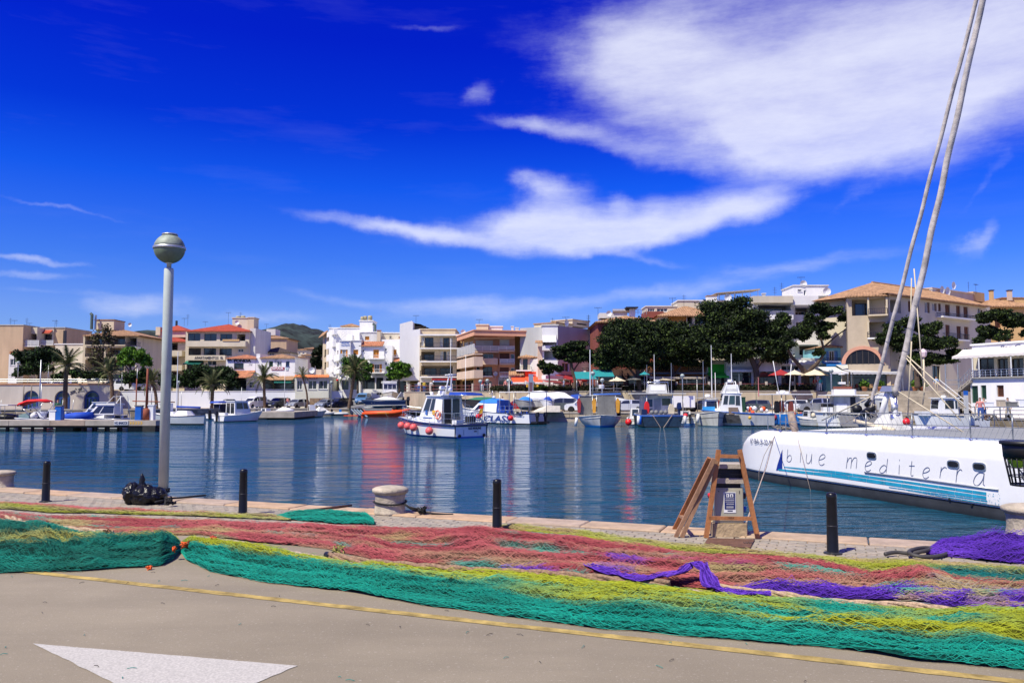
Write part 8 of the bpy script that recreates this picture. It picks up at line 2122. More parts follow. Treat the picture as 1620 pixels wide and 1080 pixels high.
tubes(cat_t,'furling_drum',[[on_center(1416,668),on_center(1416,655)]],.16,STEEL,12);tubes(cat_t,'furling_drum',[[on_center(1414,650),on_center(1416,640)]],.11,METAL,12);tubes(cat_t,'stay_link',[[on_center(1416,668),on_center(1417,625)]],.05,STEEL)
furled(on_center(1378,640),top_l,.07,.06,'furled_genoa',2)
b=MB();c_=on_center(1377,650);r2=random.Random(2);b.tube([c_+Vector((r2.uniform(-.22,.22),r2.uniform(-.2,.2),r2.uniform(-.35,.35)))for _ in range(30)],.035,5);b.build('tack_shackles',mat('rigging_grey',(.28,.25,.22),.6),cat_t,True)
b=MB();c_=on_center(1365,650);b.tube([c_+Vector((.0,0,-.1)),c_+Vector((.55,0,.15))],.13,8);b.tube([c_+Vector((.2,0,.2)),c_+Vector((.5,0,.45))],.10,8);b.build('black_block',BLACK,cat_t,True)
c_=on_center(1434,667,4.6);o=MB().ball(c_,.13,12).build('red_ball',REDB,cat_t,True)
b=MB();b.tube([on_center(1380,640),on_center(1362,655),on_center(1330,672,3)],.02,5);b.build('tack_line',mat('rigging_grey',(.28,.25,.22),.6),cat_t)
MB().tube([(mast_s,4.9,1.7),(mast_s+.15,4.9,max(top_r.z,top_l.z)+.6)],[.20,.13],14).build('mast',METAL,cat_t,True)
MB().tube([(mast_s+.1,4.9,3.6),(L_C-3.5,4.9,3.8)],.13,10).build('boom',METAL,cat_t,True)
for pa,pb in(((1432,560),(1528,645)),((1428,560),(1520,665)),((1442,440),(1440,560)),((1446,425),(1462,625)),((1442,540),(1436,660)),((1300,665),(1410,612)),((1410,612),(1535,690)),((1460,640),(1463,605))):
 tubes(cat_t,'rigging_rope',[[on_center(*pa),on_center(*pb)]],.022,mat('rope_cream',(.60,.52,.36),.8),5)
c_=Vector((2.0,.9,DK(2.0)+.05))
b=MB();r2=random.Random(6);b.tube([c_+Vector((r2.uniform(-.5,.5),r2.uniform(-.2,.2),r2.uniform(-.02,.12)))for _ in range(24)],.03,5);b.build('rope_tangle',mat('rigging_grey',(.28,.25,.22),.6),cat_t,True)
cc_=Vector(cuv(1254,668,.8));b=MB();b.tube([(cc_.x-.1,.8,cc_.y+.35),(cc_.x,.8,cc_.y),(cc_.x+.25,.8,cc_.y-.5)],[.11,.14,.09],8);b.build('net_bundle',mat('bundle_tan',(.36,.28,.22),.9,var=.3,vscale=8),cat_t,True)
for s in(1.6,2.6):MB().tube([(s,.6,DK(s)),(s,.6,DK(s)+.5)],.02,6).build('bow_post',STEEL,cat_t)
m1=MB();A_=CO+cd_*2.6+cn_*.15+Vector((0,0,1.55));B2_=at_z(1187,845,.05)+Vector((0,.3,0))
tag(strand('mooring_rope','taut pale rope from the catamaran bow down to the quay behind the pedestal','rope',[A_,A_.lerp(B2_,.5)-Vector((0,0,.12)),B2_],.012,PALEROPE))
A_=CO+cd_*2.75+Vector((0,0,1.5));q=CO+cd_*2.0-cn_*.08
strand('mooring_rope','thin slack rope hanging from the catamaran bow into the water beside the registration number','rope',[A_,CO+cd_*2.35-cn_*.1+Vector((0,0,.9)),q+Vector((0,0,.3)),q+Vector((0,0,-.3))],.009,PALEROPE)
A_=CO+cd_*4.0-cn_*.0+Vector((0,0,1.6))
strand('mooring_rope','thin rope hanging across the big lettering of the catamaran into the water','rope',[A_,A_+cd_*.45-cn_*.1+Vector((0,0,-.9)),A_+cd_*.9-cn_*.15+Vector((0,0,-1.9))],.008,PALEROPE)
# ---- lettering and stripes on the side
def skin_y(s,h):
 return min(side_y(s,h*1.75/max(deck_h(s),.8)),Wd/2-.02)
def on_side(px,py,gap=.012):
 y=0
 for _ in range(4):u,z=cuv(px,py,y);y=skin_y(u,z)
 return Vector((u,y-gap-(.02 if u<2 else 0),z))
def cpy(x,y):return(1140+x/3.375,620+y/3.375)
STROKES={'b':[[(.15,1),(.0,.1)],[(.02,.25),(.3,.5),(.62,.5),(.75,.3),(.6,.08),(.3,0),(.02,.1)]],'l':[[(.55,1),(.35,0)]],'u':[[(.1,1),(.0,.3),(.2,.02),(.5,.05),(.8,.4),(.95,1)],[(.95,1),(.85,0)]],'e':[[(.1,.5),(.6,.58),(.95,.75),(.9,.95),(.6,1),(.2,.8),(.02,.4),(.15,.08),(.5,0),(.85,.15)]],'m':[[(.12,1),(.0,0)],[(.05,.5),(.25,.9),(.42,.95),(.48,.8),(.40,0)],[(.45,.5),(.65,.9),(.85,.98),(.95,.8),(.88,0)]],'d':[[(1.0,1),(.8,0)],[(.85,.42),(.6,.55),(.25,.45),(.0,.2),(.15,0),(.5,.02),(.82,.25)]],'i':[[(.5,.62),(.4,0)],[(.55,.92),(.56,.98)]],'t':[[(.5,1),(.35,.2),(.45,0),(.7,.03)],[(.1,.68),(.9,.68)]],'r':[[(.2,1),(.0,0)],[(.1,.5),(.35,.85),(.7,1),(.95,.9)]],'a':[[(.95,.95),(.5,1),(.15,.7),(.0,.3),(.15,.02),(.45,.05),(.8,.45),(.95,.95)],[(.95,.95),(.85,.1),(1.0,0)]],}
LET=[('b',355,305,388,372),('l',420,312,438,374),('u',458,330,490,380),('e',525,332,560,390),('m',672,348,732,406),('e',772,368,808,422),('d',850,356,893,430),('i',945,358,966,438),('t',1005,368,1040,446),('e',1080,402,1118,460),('r',1172,400,1210,456),('r',1258,412,1292,480),('a',1352,430,1412,498)]
INK=mat('lettering_blue',(.10,.13,.24),.5,var=0)
lm_=MB()
def stroke(m,pts2,w,gap=.010):
 P=[on_side(x,y,gap)for x,y in pts2]
 for a,c in zip(P[:-1],P[1:]):
  d=(c-a)
  if d.length<1e-5:continue
  d.normalize();nn=Vector((d.z,0,-d.x)).normalized()*w/2;e=d*w*.3
  m.add([a-nn-e,a+nn-e,c+nn+e,c-nn+e],[(0,1,2,3)])
for ch_,x0,y0,x1,y1 in LET:
 lt=MB()
 for s_ in STROKES[ch_]:
  sm=smooth_path([(x0+(x1-x0)*u,y1+(y0-y1)*v,0)for u,v in s_],4)if len(s_)>3 else[(x0+(x1-x0)*u,y1+(y0-y1)*v,0)for u,v in s_]
  stroke(lt,[cpy(p[0],p[1])for p in sm],.017)
 lt.build('letter',INK,cat_t)
me=text_mesh('6ª BA-5-32-99',.19,None);
co=np.empty(len(me.vertices)*3,'f');me.vertices.foreach_get('co',co);co=co.reshape(-1,3);w_=co[:,0].max();h_=co[:,1].max()
for i in range(len(co)):
 f,v=co[i,0]/w_,co[i,1]/h_
 co[i]=on_side(*cpy(162+118*f,272+14*f-28*v),.014)
me.vertices.foreach_set('co',co.ravel());me.update();me.materials.clear();link('lettering',me,INK,cat_t)
def patch(pts,m_,name,gap=.009):
 P=[on_side(*cpy(*p),gap)for p in pts];return MB().add(P,[tuple(range(len(P)))]).build(name,m_,cat_t)
patch([(331,305),(318,345),(305,385),(297,418),(330,410)],mat('logo_navy',(.01,.03,.25),.4),'sail_logo')
TQ=mat('turquoise_vinyl',(.02,.33,.50),.4,var=.25,vscale=2.5)
def bandp(xs,tops,bots,gap=.009):
 xx=np.linspace(xs[0],xs[-1],60);P=MB()
 ta,ba=np.interp(xx,xs,tops),np.interp(xx,xs,bots);r_=random.Random(int(xs[0]))
 for i in range(59):
  if r_.random()<.0:continue
  a=[on_side(*cpy(xx[i],ta[i]),gap),on_side(*cpy(xx[i+1]-(1.2 if i%5==4 else 0),ta[i+1]),gap),on_side(*cpy(xx[i+1]-(1.2 if i%5==4 else 0),ba[i+1]),gap),on_side(*cpy(xx[i],ba[i]),gap)]
  P.add(a,[(0,1,2,3)])
 P.build('turquoise_band',TQ,cat_t)['kind']='stuff'
bandp([340,610,1020,1420],[397,420,478,534],[402,434,490,550]);bandp([310,610,1020,1420],[409,436,497,555],[418,455,515,572]);bandp([900,1200,1425],[505,545,577],[509,551,585]);bandp([1000,1200,1425],[523,556,592],[525,561,600])
sd=MB();r_=random.Random(4)
for i in range(60):
 x,y=r_.uniform(1425,1490),r_.uniform(535,610);s_=r_.uniform(1.5,5)
 P=[on_side(*cpy(x+a,y+c),.009)for a,c in((0,0),(s_,.5),(s_,s_*.6),(0,s_*.6))];sd.add(P,[(0,1,2,3)])
sd.build('spray_dots',TQ,cat_t)['kind']='stuff'
st_=MB();P=[on_side(*cpy(x,y),.02)for x,y in((772,428),(1000,455),(1250,490),(1485,520))];st_.tube(P,.022,6);st_.build('rubbing_strake',METAL,cat_t,True)
for(x,y)in((808,339),(1244,385),(1383,398)):
 c_=on_side(*cpy(x,y),.0);b=MB();g_=MB()
 for mm_,sx,sz,yy in((b,.19,.105,-.02),(g_,.15,.07,-.035)):
  pts=[]
  for k in range(20):
   a=2*math.pi*k/20;pts.append((c_.x+sx*math.copysign(abs(math.cos(a))**.6,math.cos(a)),c_.z+sz*math.copysign(abs(math.sin(a))**.7,math.sin(a))))
  mm_.prism_y(pts,c_.y+yy,c_.y+.02)
 w_=b.build('porthole',STEEL,cat_t);g_.build('pane',DARKGLASS,w_)
for(x,y)in((1223,571),(1341,602)):
 c_=on_side(*cpy(x,y),.0);MB().prism_y([(c_.x+.035*math.cos(a),c_.z+.035*math.sin(a))for a in np.linspace(0,6.28,13)[:-1]],c_.y-.015,c_.y).build('drain',BLACK,cat_t)
#  CARS
def car(px,d,head,label,paint,kind='hatch',z=0.0,group=None,name='parked_car',cat='car'):
 t=thing(name,label,cat,(gx(px,d),d,z),rad(head),group)
 P={'hatch':dict(L=4.0,W=1.72,h1=.95,H=1.45,prof=[(-1.95,.95),(-1.75,1.4),(-.1,1.45),(.55,1.35),(1.15,.97)],nose=.80),'suv':dict(L=4.4,W=1.8,h1=1.05,H=1.66,prof=[(-2.1,1.05),(-1.95,1.6),(-.1,1.66),(.5,1.55),(1.1,1.08)],nose=.95),'van':dict(L=4.3,W=1.75,h1=1.1,H=1.85,prof=[(-2.1,1.1),(-2.05,1.78),(.2,1.85),(.8,1.6),(1.4,1.1)],nose=.9)}[kind]
 L,W=P['L'],P['W'];x0,x1=-L/2,L/2;h1=P['h1'];n=P['nose']
 low=[(x0,.30),(x0-.02,.55),(x0+.05,h1),(1.15,h1),(x1-.25,n),(x1-.02,n-.22),(x1,.45),(x1-.06,.24)]
 R_=.31 if kind!='suv' else .35;wx=(x0+.78,x1-.80)
 def arch(cx):return[(cx+(R_+.06)*math.cos(a),.24+(R_+.12)*math.sin(a))for a in np.linspace(0,math.pi,9)]
 poly=low[:];poly=low+[p for p in arch(wx[1])]+[p for p in arch(wx[0])]
 b=MB()
 def sect(k):return[(x,z)for x,z in poly]
 nP=len(poly)
 rings=[]
 for y,s_ in((-W/2+.06,.97),(-W/2,1.0),(-W/2+.0,1.0)):pass
 ys=[(-W/2,.0),(-W/2+.05,.03),(W/2-.05,.03),(W/2,.0)]
 b.prism_y(poly,-W/2,W/2);body=b.build('body',paint,t)
 pr=P['prof'];g=MB();tw=.15
 ns=[(x,(W/2-.04)-(tw*(z-h1)/(P['H']-h1)),z)for x,z in pr]
 ringl=[(x,-y,z)for x,y,z in ns];ringr=[(x,y,z)for x,y,z in ns];m_=len(ns)
 g.add(ringl+ringr,[tuple(range(m_)),tuple(range(2*m_-1,m_-1,-1))]+[(i,m_+i,m_+i+1,i+1)for i in range(m_-1)])
 g.build('cabin_roof',paint,body)
 def quad(name,a,c,e,f,inset=.1):
  o=fpanel((a,c,e,f),inset*.6,inset,1-inset*.6,1-inset,.008,.006);return o.build(name,GLASS,t)
 A_,B_,C_,D_,E_=ns
 for sg in(-1,1):
  q=lambda p:(p[0],sg*p[1],p[2]);base=lambda x:(x,sg*(W/2-.04),h1)
  mid=(A_[0]+E_[0])/2-.0
  top=lambda x:(x,sg*ns[2][1],pr[1][1]+(pr[2][1]-pr[1][1])*(x-pr[1][0])/(pr[2][0]-pr[1][0]))
  c4=(base(A_[0]+.25),base(mid),top(mid),top(B_[0]+.1));c5=(base(mid+.04),base(E_[0]-.12),q(D_),top(mid+.04))
  for c in(c4,c5):
   if sg>0:c=(c[1],c[0],c[3],c[2])
   quad('side_window',*c)
 quad('windscreen',(E_[0],-E_[1],E_[2]),(E_[0],E_[1],E_[2]),(D_[0],D_[1],D_[2]),(D_[0],-D_[1],D_[2]))
 quad('rear_window',(A_[0],A_[1],A_[2]),(A_[0],-A_[1],A_[2]),(B_[0],-B_[1],B_[2]),(B_[0],B_[1],B_[2]))
 for x in wx:
  for sg in(-1,1):wheel(t,x,sg*(W/2-.12),R_,.21,METAL)
 for sg in(-1,1):
  MB().hexa([(x1-.22,sg*.50,n-.28),(x1+.005,sg*.50,n-.30),(x1+.005,sg*(W/2-.05),n-.28),(x1-.22,sg*(W/2+.006),n-.26),(x1-.26,sg*.5,n-.10),(x1-.05,sg*.5,n-.14),(x1-.10,sg*(W/2-.05),n-.12),(x1-.30,sg*(W/2+.006),n-.08)]).build('headlight',mat('headlight_glass',(.55,.58,.6),.15,.3,var=0),t)
  MB().box(x0-.03,sg*(W/2-.22),.68,x0+.03,sg*(W/2-.02),.92).build('tail_light',mat('tail_light_red',(.35,.01,.01),.3,var=0),t)
  MB().cbox((E_[0]-.15,sg*(W/2+.08),h1-.02),.16,.14,.13,b=.02).build('door_mirror',paint,t)
  db=MB();db.box(-.08,sg*(W/2+.001),.35,-.065,sg*(W/2+.004),h1-.02);db.build('door_gap',BLACK,t)
 MB().box(x1-.04,-.42,.34,x1+.012,.42,.50).build('grille',BLACK,t);MB().box(x1+.013,-.24,.42,x1+.022,.24,.52).build('number_plate',FRAMEW,t);MB().box(x0-.045,-.24,.55,x0-.022,.24,.65).build('number_plate',FRAMEW,t)
 MB().box(x0-.04,-W/2+.03,.26,x0+.06,W/2-.03,.48).build('rear_bumper',mat('bumper_grey',(.05,.05,.055),.6),t)
 if kind!='van':return t
 return t
PW,PS,PD,PB_,PN=mat('car_white',(.78,.78,.78),.2,var=0,coat=.5),mat('car_silver',(.42,.46,.50),.25,.6,var=0,coat=.5),mat('car_dark',(.03,.035,.04),.2,.2,var=0,coat=.5),mat('car_blue',(.02,.06,.22),.2,.3,var=0,coat=.5),mat('car_grey',(.14,.16,.16),.25,.5,var=0,coat=.5)
car(922,97,178,'white off-road car parked side-on behind the oilskin fishing boat',PW,'suv');car(993,98,174,'silver-white hatchback parked side-on between two fishing boats',mat('car_silver_white',(.62,.64,.67),.22,.3,var=0,coat=.5),'hatch')
car(1026,101,150,'pale blue hatchback half hidden by the navy work boat cabin',mat('car_pale_blue',(.30,.42,.55),.22,.3,var=0,coat=.5),'hatch')
car(403,133,-115,'white van-like car facing us, first of the parked row by the white wall',PW,'van');car(419,136,-75,'grey-green car half behind the white van-like car',PN,'hatch')
car(441,133,-112,'dark off-road car parked before the white wall, with a person standing beside it',PD,'suv');car(471,132,-115,'silver-blue hatchback parked at the end of the white wall',PS,'hatch');car(364,134,-60,'dark car behind the roof of the pilothouse motorboat',PN,'hatch')
car(517,127.8+3,-118,'silver car parked above the inflatables beside a dark blue one',PS,'hatch');car(537,131.5,-125,'dark blue car parked between the silver car and the leaning palm',mat('car_navy',(.008,.014,.04),.2,.3,var=0,coat=.5),'suv')
car(575,136,-95,'blue van facing us at the foot of the sloping street',mat('van_blue',(.10,.22,.42),.25,.1,var=0,coat=.5),'van',z=.6,name='parked_van',cat='van')
car(97,128,175,'white van on the upper street above the middle blue arch',PW,'van',z=2.75,name='parked_van',cat='van');car(75,130,178,'pale car on the upper street left of the first palm',PS,'hatch',z=2.75)
car(210,130,178,'white car on the upper street between the bright green tree and the lamp post',PW,'suv',z=2.3+.45);car(182,132,178,'white van parked under the bright green tree',mat('van_offwhite',(.66,.68,.70),.3,var=0),'van',z=2.75,name='parked_van',cat='van')
t=thing('box_trailer','white box trailer parked behind the navy work boat','trailer',(gx(1080,98),98,0),rad(178));MB().cbox((0,0,.55),2.6,1.8,1.35,b=.03).build('box_body',PW,t);MB().box(-1.25,-.05,.4,1.9,.05,.5).build('drawbar',METAL,t)
for y in(-.8,.8):wheel(t,0,y,.28)
for i in range(2):MB().box(.2+.55*i,-.905,.7,.7+.55*i,-.9,1.8).build('panel_line',mat('panel_shadow',(.55,.55,.56),.5),t)
for px,d,w_,h_,m_,lab in((1139,97.5,1.1,1.25,mat('bin_red',(.28,.02,.03),.6),'dark red cabinet on the quay behind the planked fishing boat'),(1157,98.5,.9,1.0,mat('bin_grey',(.4,.42,.44),.6),'grey cabinet on the quay right of the dark red one'),(1173,97,.8,1.7,mat('bin_green',(.01,.06,.03),.6),'dark green container behind the tall-cabined fishing boat'),(1308,94,.5,.9,GELD,'white post-like box on the quay between the blue-panelled boat and the boxy boat')):
 t=thing('quay_cabinet',lab,'cabinet',(gx(px,d),d,0),rad(-4));MB().cbox((0,0,0),w_,w_*.7,h_,b=.03).build('cabinet_body',m_,t);MB().cbox((0,0,h_+.003),w_+.08,w_*.7+.08,.07).build('cabinet_lid',m_,t)
 MB().box(-.01,-w_*.35-.012,.1,.01,-w_*.35-.002,h_-.08).build('door_seam',BLACK,t)
#  LAMP POSTS, POLES
GP=mat('small_lamp_green',(.30,.36,.32),.5,.2,var=.1)
def small_lamp(px,ytop,d,lab,zb,r=.26,arm=None):
 zt=at_d(px,ytop,d).z
 t=thing('street_lamp',lab,'lamp post',(gx(px,d),d,zb),0,'globe lamps along the far promenade')
 MB().lathe([(.075,0),(.06,zt-zb-2*r-.05),(.05,zt-zb-2*r)],8).build('pole',METAL,t,True)
 MB().ball((0,0,zt-zb-r),r,12).build('globe',mat('globe_glass',(.38,.44,.40),.3,var=.1),t,True);MB().lathe([(r+.015,0),(r+.015,.04)],14,(0,0,zt-zb-r)).build('globe_ring',METAL,t)
 return t
for px,yt,d,lab,zb in((760,600,104,'globe lamp right of the tallest patrol boat mast, before the orange ground floor',L2),(804,599,104,'greenish globe lamp before the dark shop with the grey sign',L2),(843,602,104,'globe lamp just right of the yellow direction sign',L2),(771,599,110,'thin lamp with a small globe by the glazed double door',L2),(938,587,94,'globe lamp rising above the oilskin fishing boat',0),(953,598,98,'shorter globe lamp right of the oilskin boat mast',0),(1080,591,96,'globe lamp behind the white box trailer',0),(1316,583,90,'globe lamp behind the boxy fishing boat',0),(27,571,118+8,'globe lamp at the far left on the upper street',2.75),(282,602,131,'globe lamp on a thick pole before the white wall, beside the big lamp post',0),(524,602,129,'lamp with a white plate below the cafe corner',0)):
 small_lamp(px,yt,d,lab,zb)
def pole(px,ytop,ybot,d,lab,m=METAL,r=.05,cat='pole',zb=None,lean=0.0):
 zt=at_d(px,ytop,d).z;zb=at_d(px,ybot,d).z if zb is None else zb
 t=thing('pole',lab,cat,(gx(px,d),d,zb));MB().tube([(0,0,0),(lean,0,zt-zb)],[r,r*.7],6).build('shaft',m,t,True);MB().ball((lean,0,zt-zb),r*1.3,8).build('pole_cap',m,t);return t
for a in((75,578,0,126,'plain slim pole by the left end of the dark round tree',METAL,.05,'pole',2.75),(192,588,0,125,'slim pale pole before the second palm',METAL,.05,'pole',2.75),(216,582,0,124,'slim pole between the bright green tree and the red iron post',METAL,.05,'pole',2.75),(450,583,0,130,'thin white flagpole standing before the supermarket',FRAMEW,.04,'pole',0),(240,612,0,110,'thin pole just left of the big lamp post',METAL,.05,'pole',0),(287,618,0,128,'thin short pole before the white wall by the globe lamp',METAL,.04,'pole',0),(382,613,0,131,'hooked white pole before the white wall right of the first far palm',FRAMEW,.05,'pole',0),(309,600,0,140,'white slim pole under the dark hedge tree',FRAMEW,.06,'pole',2.75),(1103,601,0,98,'slim pole before the brick-orange restaurant',METAL,.05,'pole',0),(1132,590,0,97,'white mast-like pole behind the planked fishing boat',FRAMEW,.05,'pole',0),(1350,590,0,95,'slim dark pole behind the boxy fishing boat',DKMETAL,.05,'pole',0),(1498,600,0,80,'white pole at the foot of the stone steps',FRAMEW,.05,'pole',0)):pole(*a)
t=thing('direction_sign','yellow arrow-shaped direction sign above the hedge','sign',(gx(842,103),103,0));z=at_d(842,610,103).z
MB().prism_y([(-.75,z-.16),(.6,z-.16),(.85,z),(.6,z+.16),(-.75,z+.16)],-.1,-.05).build('sign_plate',YELLOW,t);MB().tube([(-.1,0,0),(-.1,0,z+.4)],.05,6).build('post',METAL,t,True);lettering('BUS TURISTIC',t,BLACK,-.6,z-.07,.5,z+.07,-.105)
t=thing('information_panel','slim grey information panel under the yellow arrow sign','sign',(gx(840,102.5),102.5,0));MB().box(-.3,0,1.9,.3,.15,4.6).build('panel',METAL,t);MB().box(-.2,-.01,2.0,.2,-.003,3.6).build('poster',mat('poster_dark',(.15,.08,.1),.6),t)
t=thing('traffic_cone_sign','red triangular marker standing on the sloping street','marker',(gx(559,141),141,1.5));MB().lathe([(.45,0),(.15,1.2),(.05,1.25)],8).build('cone',mat('signal_red',(.55,.06,.06),.7),t);MB().lathe([(.5,0),(.5,.05)],8).build('base',BLACK,t)
t=thing('street_lamp','old-style white lantern on a post before the cream corner building','lamp post',(gx(1463,92),92,2.4));z=at_d(1463,552,92).z-2.4
MB().tube([(0,0,0),(0,0,z-.9)],.1,8).build('pole',CRCANV,t,True);MB().lathe([(.1,0),(.32,.12),(.42,.6),(.2,.9),(.02,1.0)],8,(0,0,z-.95)).build('lantern',mat('lantern_pink',(.75,.6,.62),.4),t)
#  UMBRELLAS
def umbrella(px,ypeak,yrim,halfpx,d,m,lab,zb=L2,arms=8):
 z1,z0=at_d(px,ypeak,d).z,at_d(px,yrim,d).z;r=halfpx/F*d
 t=thing('parasol',lab,'parasol',(gx(px,d),d,zb));n=arms
 b=MB();vs=[(0,0,z1-zb)]+[(r*math.cos(2*math.pi*k/n),r*math.sin(2*math.pi*k/n),z0-zb)for k in range(n)]
 vs+=[(r*.97*math.cos(2*math.pi*(k+.5)/n),r*.97*math.sin(2*math.pi*(k+.5)/n),z0-zb+.05)for k in range(n)]
 b.add(vs,[(0,1+k,1+n+k)for k in range(n)]+[(0,1+n+k,1+(k+1)%n)for k in range(n)]);
 vs2=[(x,y,z-.02)for x,y,z in vs];b.add(vs2,[(0,1+n+k,1+k)for k in range(n)]);b.build('canopy',m,t)
 MB().tube([(0,0,0),(0,0,z1-zb+.1)],.035,6).build('pole',METAL,t,True);b=MB();b.lathe([(.3,0),(.3,.1),(.06,.15)],10);b.build('base',CONC,t)
for a in((976,596,603,15,102,CRCANV,'cream parasol right of the teal awnings'),(1004,597,601,15,103,GREYC,'grey parasol right of the cream one'),(1020,587,593,9,102,TEALC,'small teal parasol under the big pine'),(1052,598,602,18,104,mat('sand_canvas',(.45,.38,.28),.8),'sand-coloured parasol before the brick-orange restaurant'),(1236,584,594,20,102,DKREDC,'dark red parasol under the pine'),(1258,585,593,16,100,CRCANV,'cream parasol next to the leaning pine'),(1290,584,594,22,101,CRCANV,'wide cream parasol left of the grey sail awning')):umbrella(*a)
t=thing('teal_awning','pair of wide teal awnings on poles left of the cream parasol','awning',(gx(940,103),103,L2));zt=at_d(940,588,103).z-L2;ze=at_d(940,600,103).z-L2
for i,(a,c,k)in enumerate(((910,945,0),(940,970,.3))):
 xa,xc=gx(a,103)-t.location.x,gx(c,103)-t.location.x;MB().hexa([(xa,-1.5,ze+k),(xc,-1.5,ze+k),(xc,1.5,zt+k),(xa,1.5,zt+k),(xa,-1.5,ze+k+.05),(xc,-1.5,ze+k+.05),(xc,1.5,zt+k+.05),(xa,1.5,zt+k+.05)]).build('awning_sheet',TEALC,t);tubes(t,'awning_pole',[[(xa+.1,-1.4,0),(xa+.1,-1.4,ze+k)]],.04,METAL);tubes(t,'awning_pole',[[(xc-.1,-1.4,0),(xc-.1,-1.4,ze+k)]],.04,METAL)
#  PROMENADE FENCE AND HEDGE
t=thing('promenade_fence','dark red timber rail with pale stone posts along the promenade','fence',(0,0,0));FP=[Vector((x,y+.4,0))for x,y in WR[:]]
rl=MB();
for a,c in zip(FP[:-1],FP[1:]):
 L_=(c-a).length;n=int(L_/4.6)+1
 for h in(.45,.95):rl.tube([a+Vector((0,0,L2+h)),c+Vector((0,0,L2+h))],.045,5)
 for i in range(n):
  p=a.lerp(c,(i+.2)/n);MB().cbox((p.x,p.y,L2),.28,.28,1.25,b=.03).build('stone_post',mat('pale_post',(.55,.47,.38),.9,var=.15),t)
 k=int(L_/.9)
 for i in range(k):p=a.lerp(c,i/k);rl.tube([p+Vector((0,0,L2)),p+Vector((0,0,L2+.95))],.03,4)
rl.build('rails',REDRAIL,t)['kind']='stuff'
for a in((1112,99,176,'dark car parked behind the gap between the navy work boat and the planked boat',PD,'hatch'),(1190,98,174,'grey car behind the cabin of the tall white fishing boat',PN,'hatch'),(1250,97,178,'white car behind the boat with blue side panels',PW,'hatch'),(1290,96,182,'silver car left of the boxy fishing boat',PS,'suv'),(1068,102,170,'dark blue car behind the box trailer',mat('car_navy',(.008,.014,.04),.2),'hatch'),(885,102,176,'dark grey car between the covered boats on the hard',PN,'suv'),(820,108,180,'red car parked at the foot of the promenade wall, beyond the excursion boat',mat('car_red',(.35,.02,.02),.2,var=0,coat=.5),'hatch'),(700,122,175,'white car at the foot of the promenade wall behind the patrol boat',PW,'hatch')):car(*a)
for px,d,hd,L,lab in((112,74.5,176,3.4,'small open white boat just right of the tall blue pedestal'),(128,79,174,3.8,'white runabout behind the blue-covered boat'),(216,75,178,3.2,'small white dinghy between the cabin cruiser and the iron post'),(408,119,60,3.6,'small white boat moored behind the landing stage'),(478,118,30,3.2,'low white tender left of the peaked-cover dinghy'),(1004,84,80,4.2,'small white boat squeezed between the oilskin boat and the navy work boat'),(1090,86,95,4.0,'narrow white skiff right of the navy work boat'),(1296,80,100,3.8,'small white boat in the gap left of the boxy fishing boat'),(1432,76,100,4.0,'white workboat behind the second furled sail'),(1395,83,95,4.0,'pale boat tied behind the boxy fishing boat'),(15,76,175,3.6,'small white boat at the picture border behind the jetty')):
 t=boat(lab,px,0,hd,'small boat','small_boat',d=d);hull(t,L,1.7,.7,.95,.3,rnd.choice((GEL,GELD)),rnd.choice((NAVY,BLUEP,BLACK)),stern=.85,rake=.5,N=8)
 cabin(t,L*.3,L*.62,1.1,.6,1.45+rnd.uniform(-.3,.3),GEL,fr=.3,wins=[('P',.1,.4,.9,.9),('F',.1,.4,.9,.9),('B',.2,.3,.8,.9)]);outboard(t,-.05,0,.75,sc_=.7);tubes(t,'fishing_rod',[[(.6,.4,.7),(.4,.5,2.6)]],.02,METAL)
#  VEGETATION
def leaf_mat(name,c,var=.5,vs=1.5,sub=.12):
 m=mat(name,c,.65,var=var,vscale=vs,spec=.25)
 return m
PINE=leaf_mat('pine_needles',(.014,.027,.008));PINE_L=leaf_mat('pine_sunlit',(.075,.120,.020));FICUS=leaf_mat('ficus_leaves',(.014,.032,.009));BRIGHT=leaf_mat('fresh_leaves',(.15,.32,.025));MIDG=leaf_mat('mid_leaves',(.055,.13,.02));HEDGE=leaf_mat('hedge_leaves',(.055,.045,.02))  # lighter pine needles, scattered at random, colour in the sunlit edges
PALMG=leaf_mat('palm_leaves',(.10,.125,.045));PALMD=leaf_mat('dry_palm_leaves',(.24,.19,.09));WISP=leaf_mat('wispy_leaves',(.12,.12,.045))
TR=np.random.RandomState(3)
def leaves_np(blobs,n,size,flat=.0,shell=.55,dens=None):
 """leaf quads filling ellipsoids; blobs: (x, y, z, rx, ry, rz)"""
 B=np.array(blobs,float);vol=(B[:,3]*B[:,4]*B[:,5])**.75;pr=vol/vol.sum();idx=TR.choice(len(B),n,p=pr)
 u=TR.normal(size=(n,3));u/=np.linalg.norm(u,axis=1,keepdims=True);r=TR.uniform(shell,1.0,(n,1))**.6*np.where(TR.rand(n,1)<.35,TR.uniform(1.0,1.45,(n,1)),1.0)
 lump=1+.22*np.sin(u[:,:1]*5+idx[:,None])*np.cos(u[:,1:2]*6+u[:,2:3]*4)
 c=B[idx,:3]+u*r*lump*B[idx,3:]
 a=TR.normal(size=(n,3));a[:,2]*=(1-flat);a/=np.linalg.norm(a,axis=1,keepdims=True);b=np.cross(a,TR.normal(size=(n,3)));b/=np.linalg.norm(b,axis=1,keepdims=True)+1e-9
 s=size*TR.uniform(.55,1.35,(n,1));a*=s;b*=s*.55
 v=np.stack([c-a,c+b,c+a,c-b],1).reshape(-1,3);q=np.arange(n*4).reshape(n,4)
 return v,q
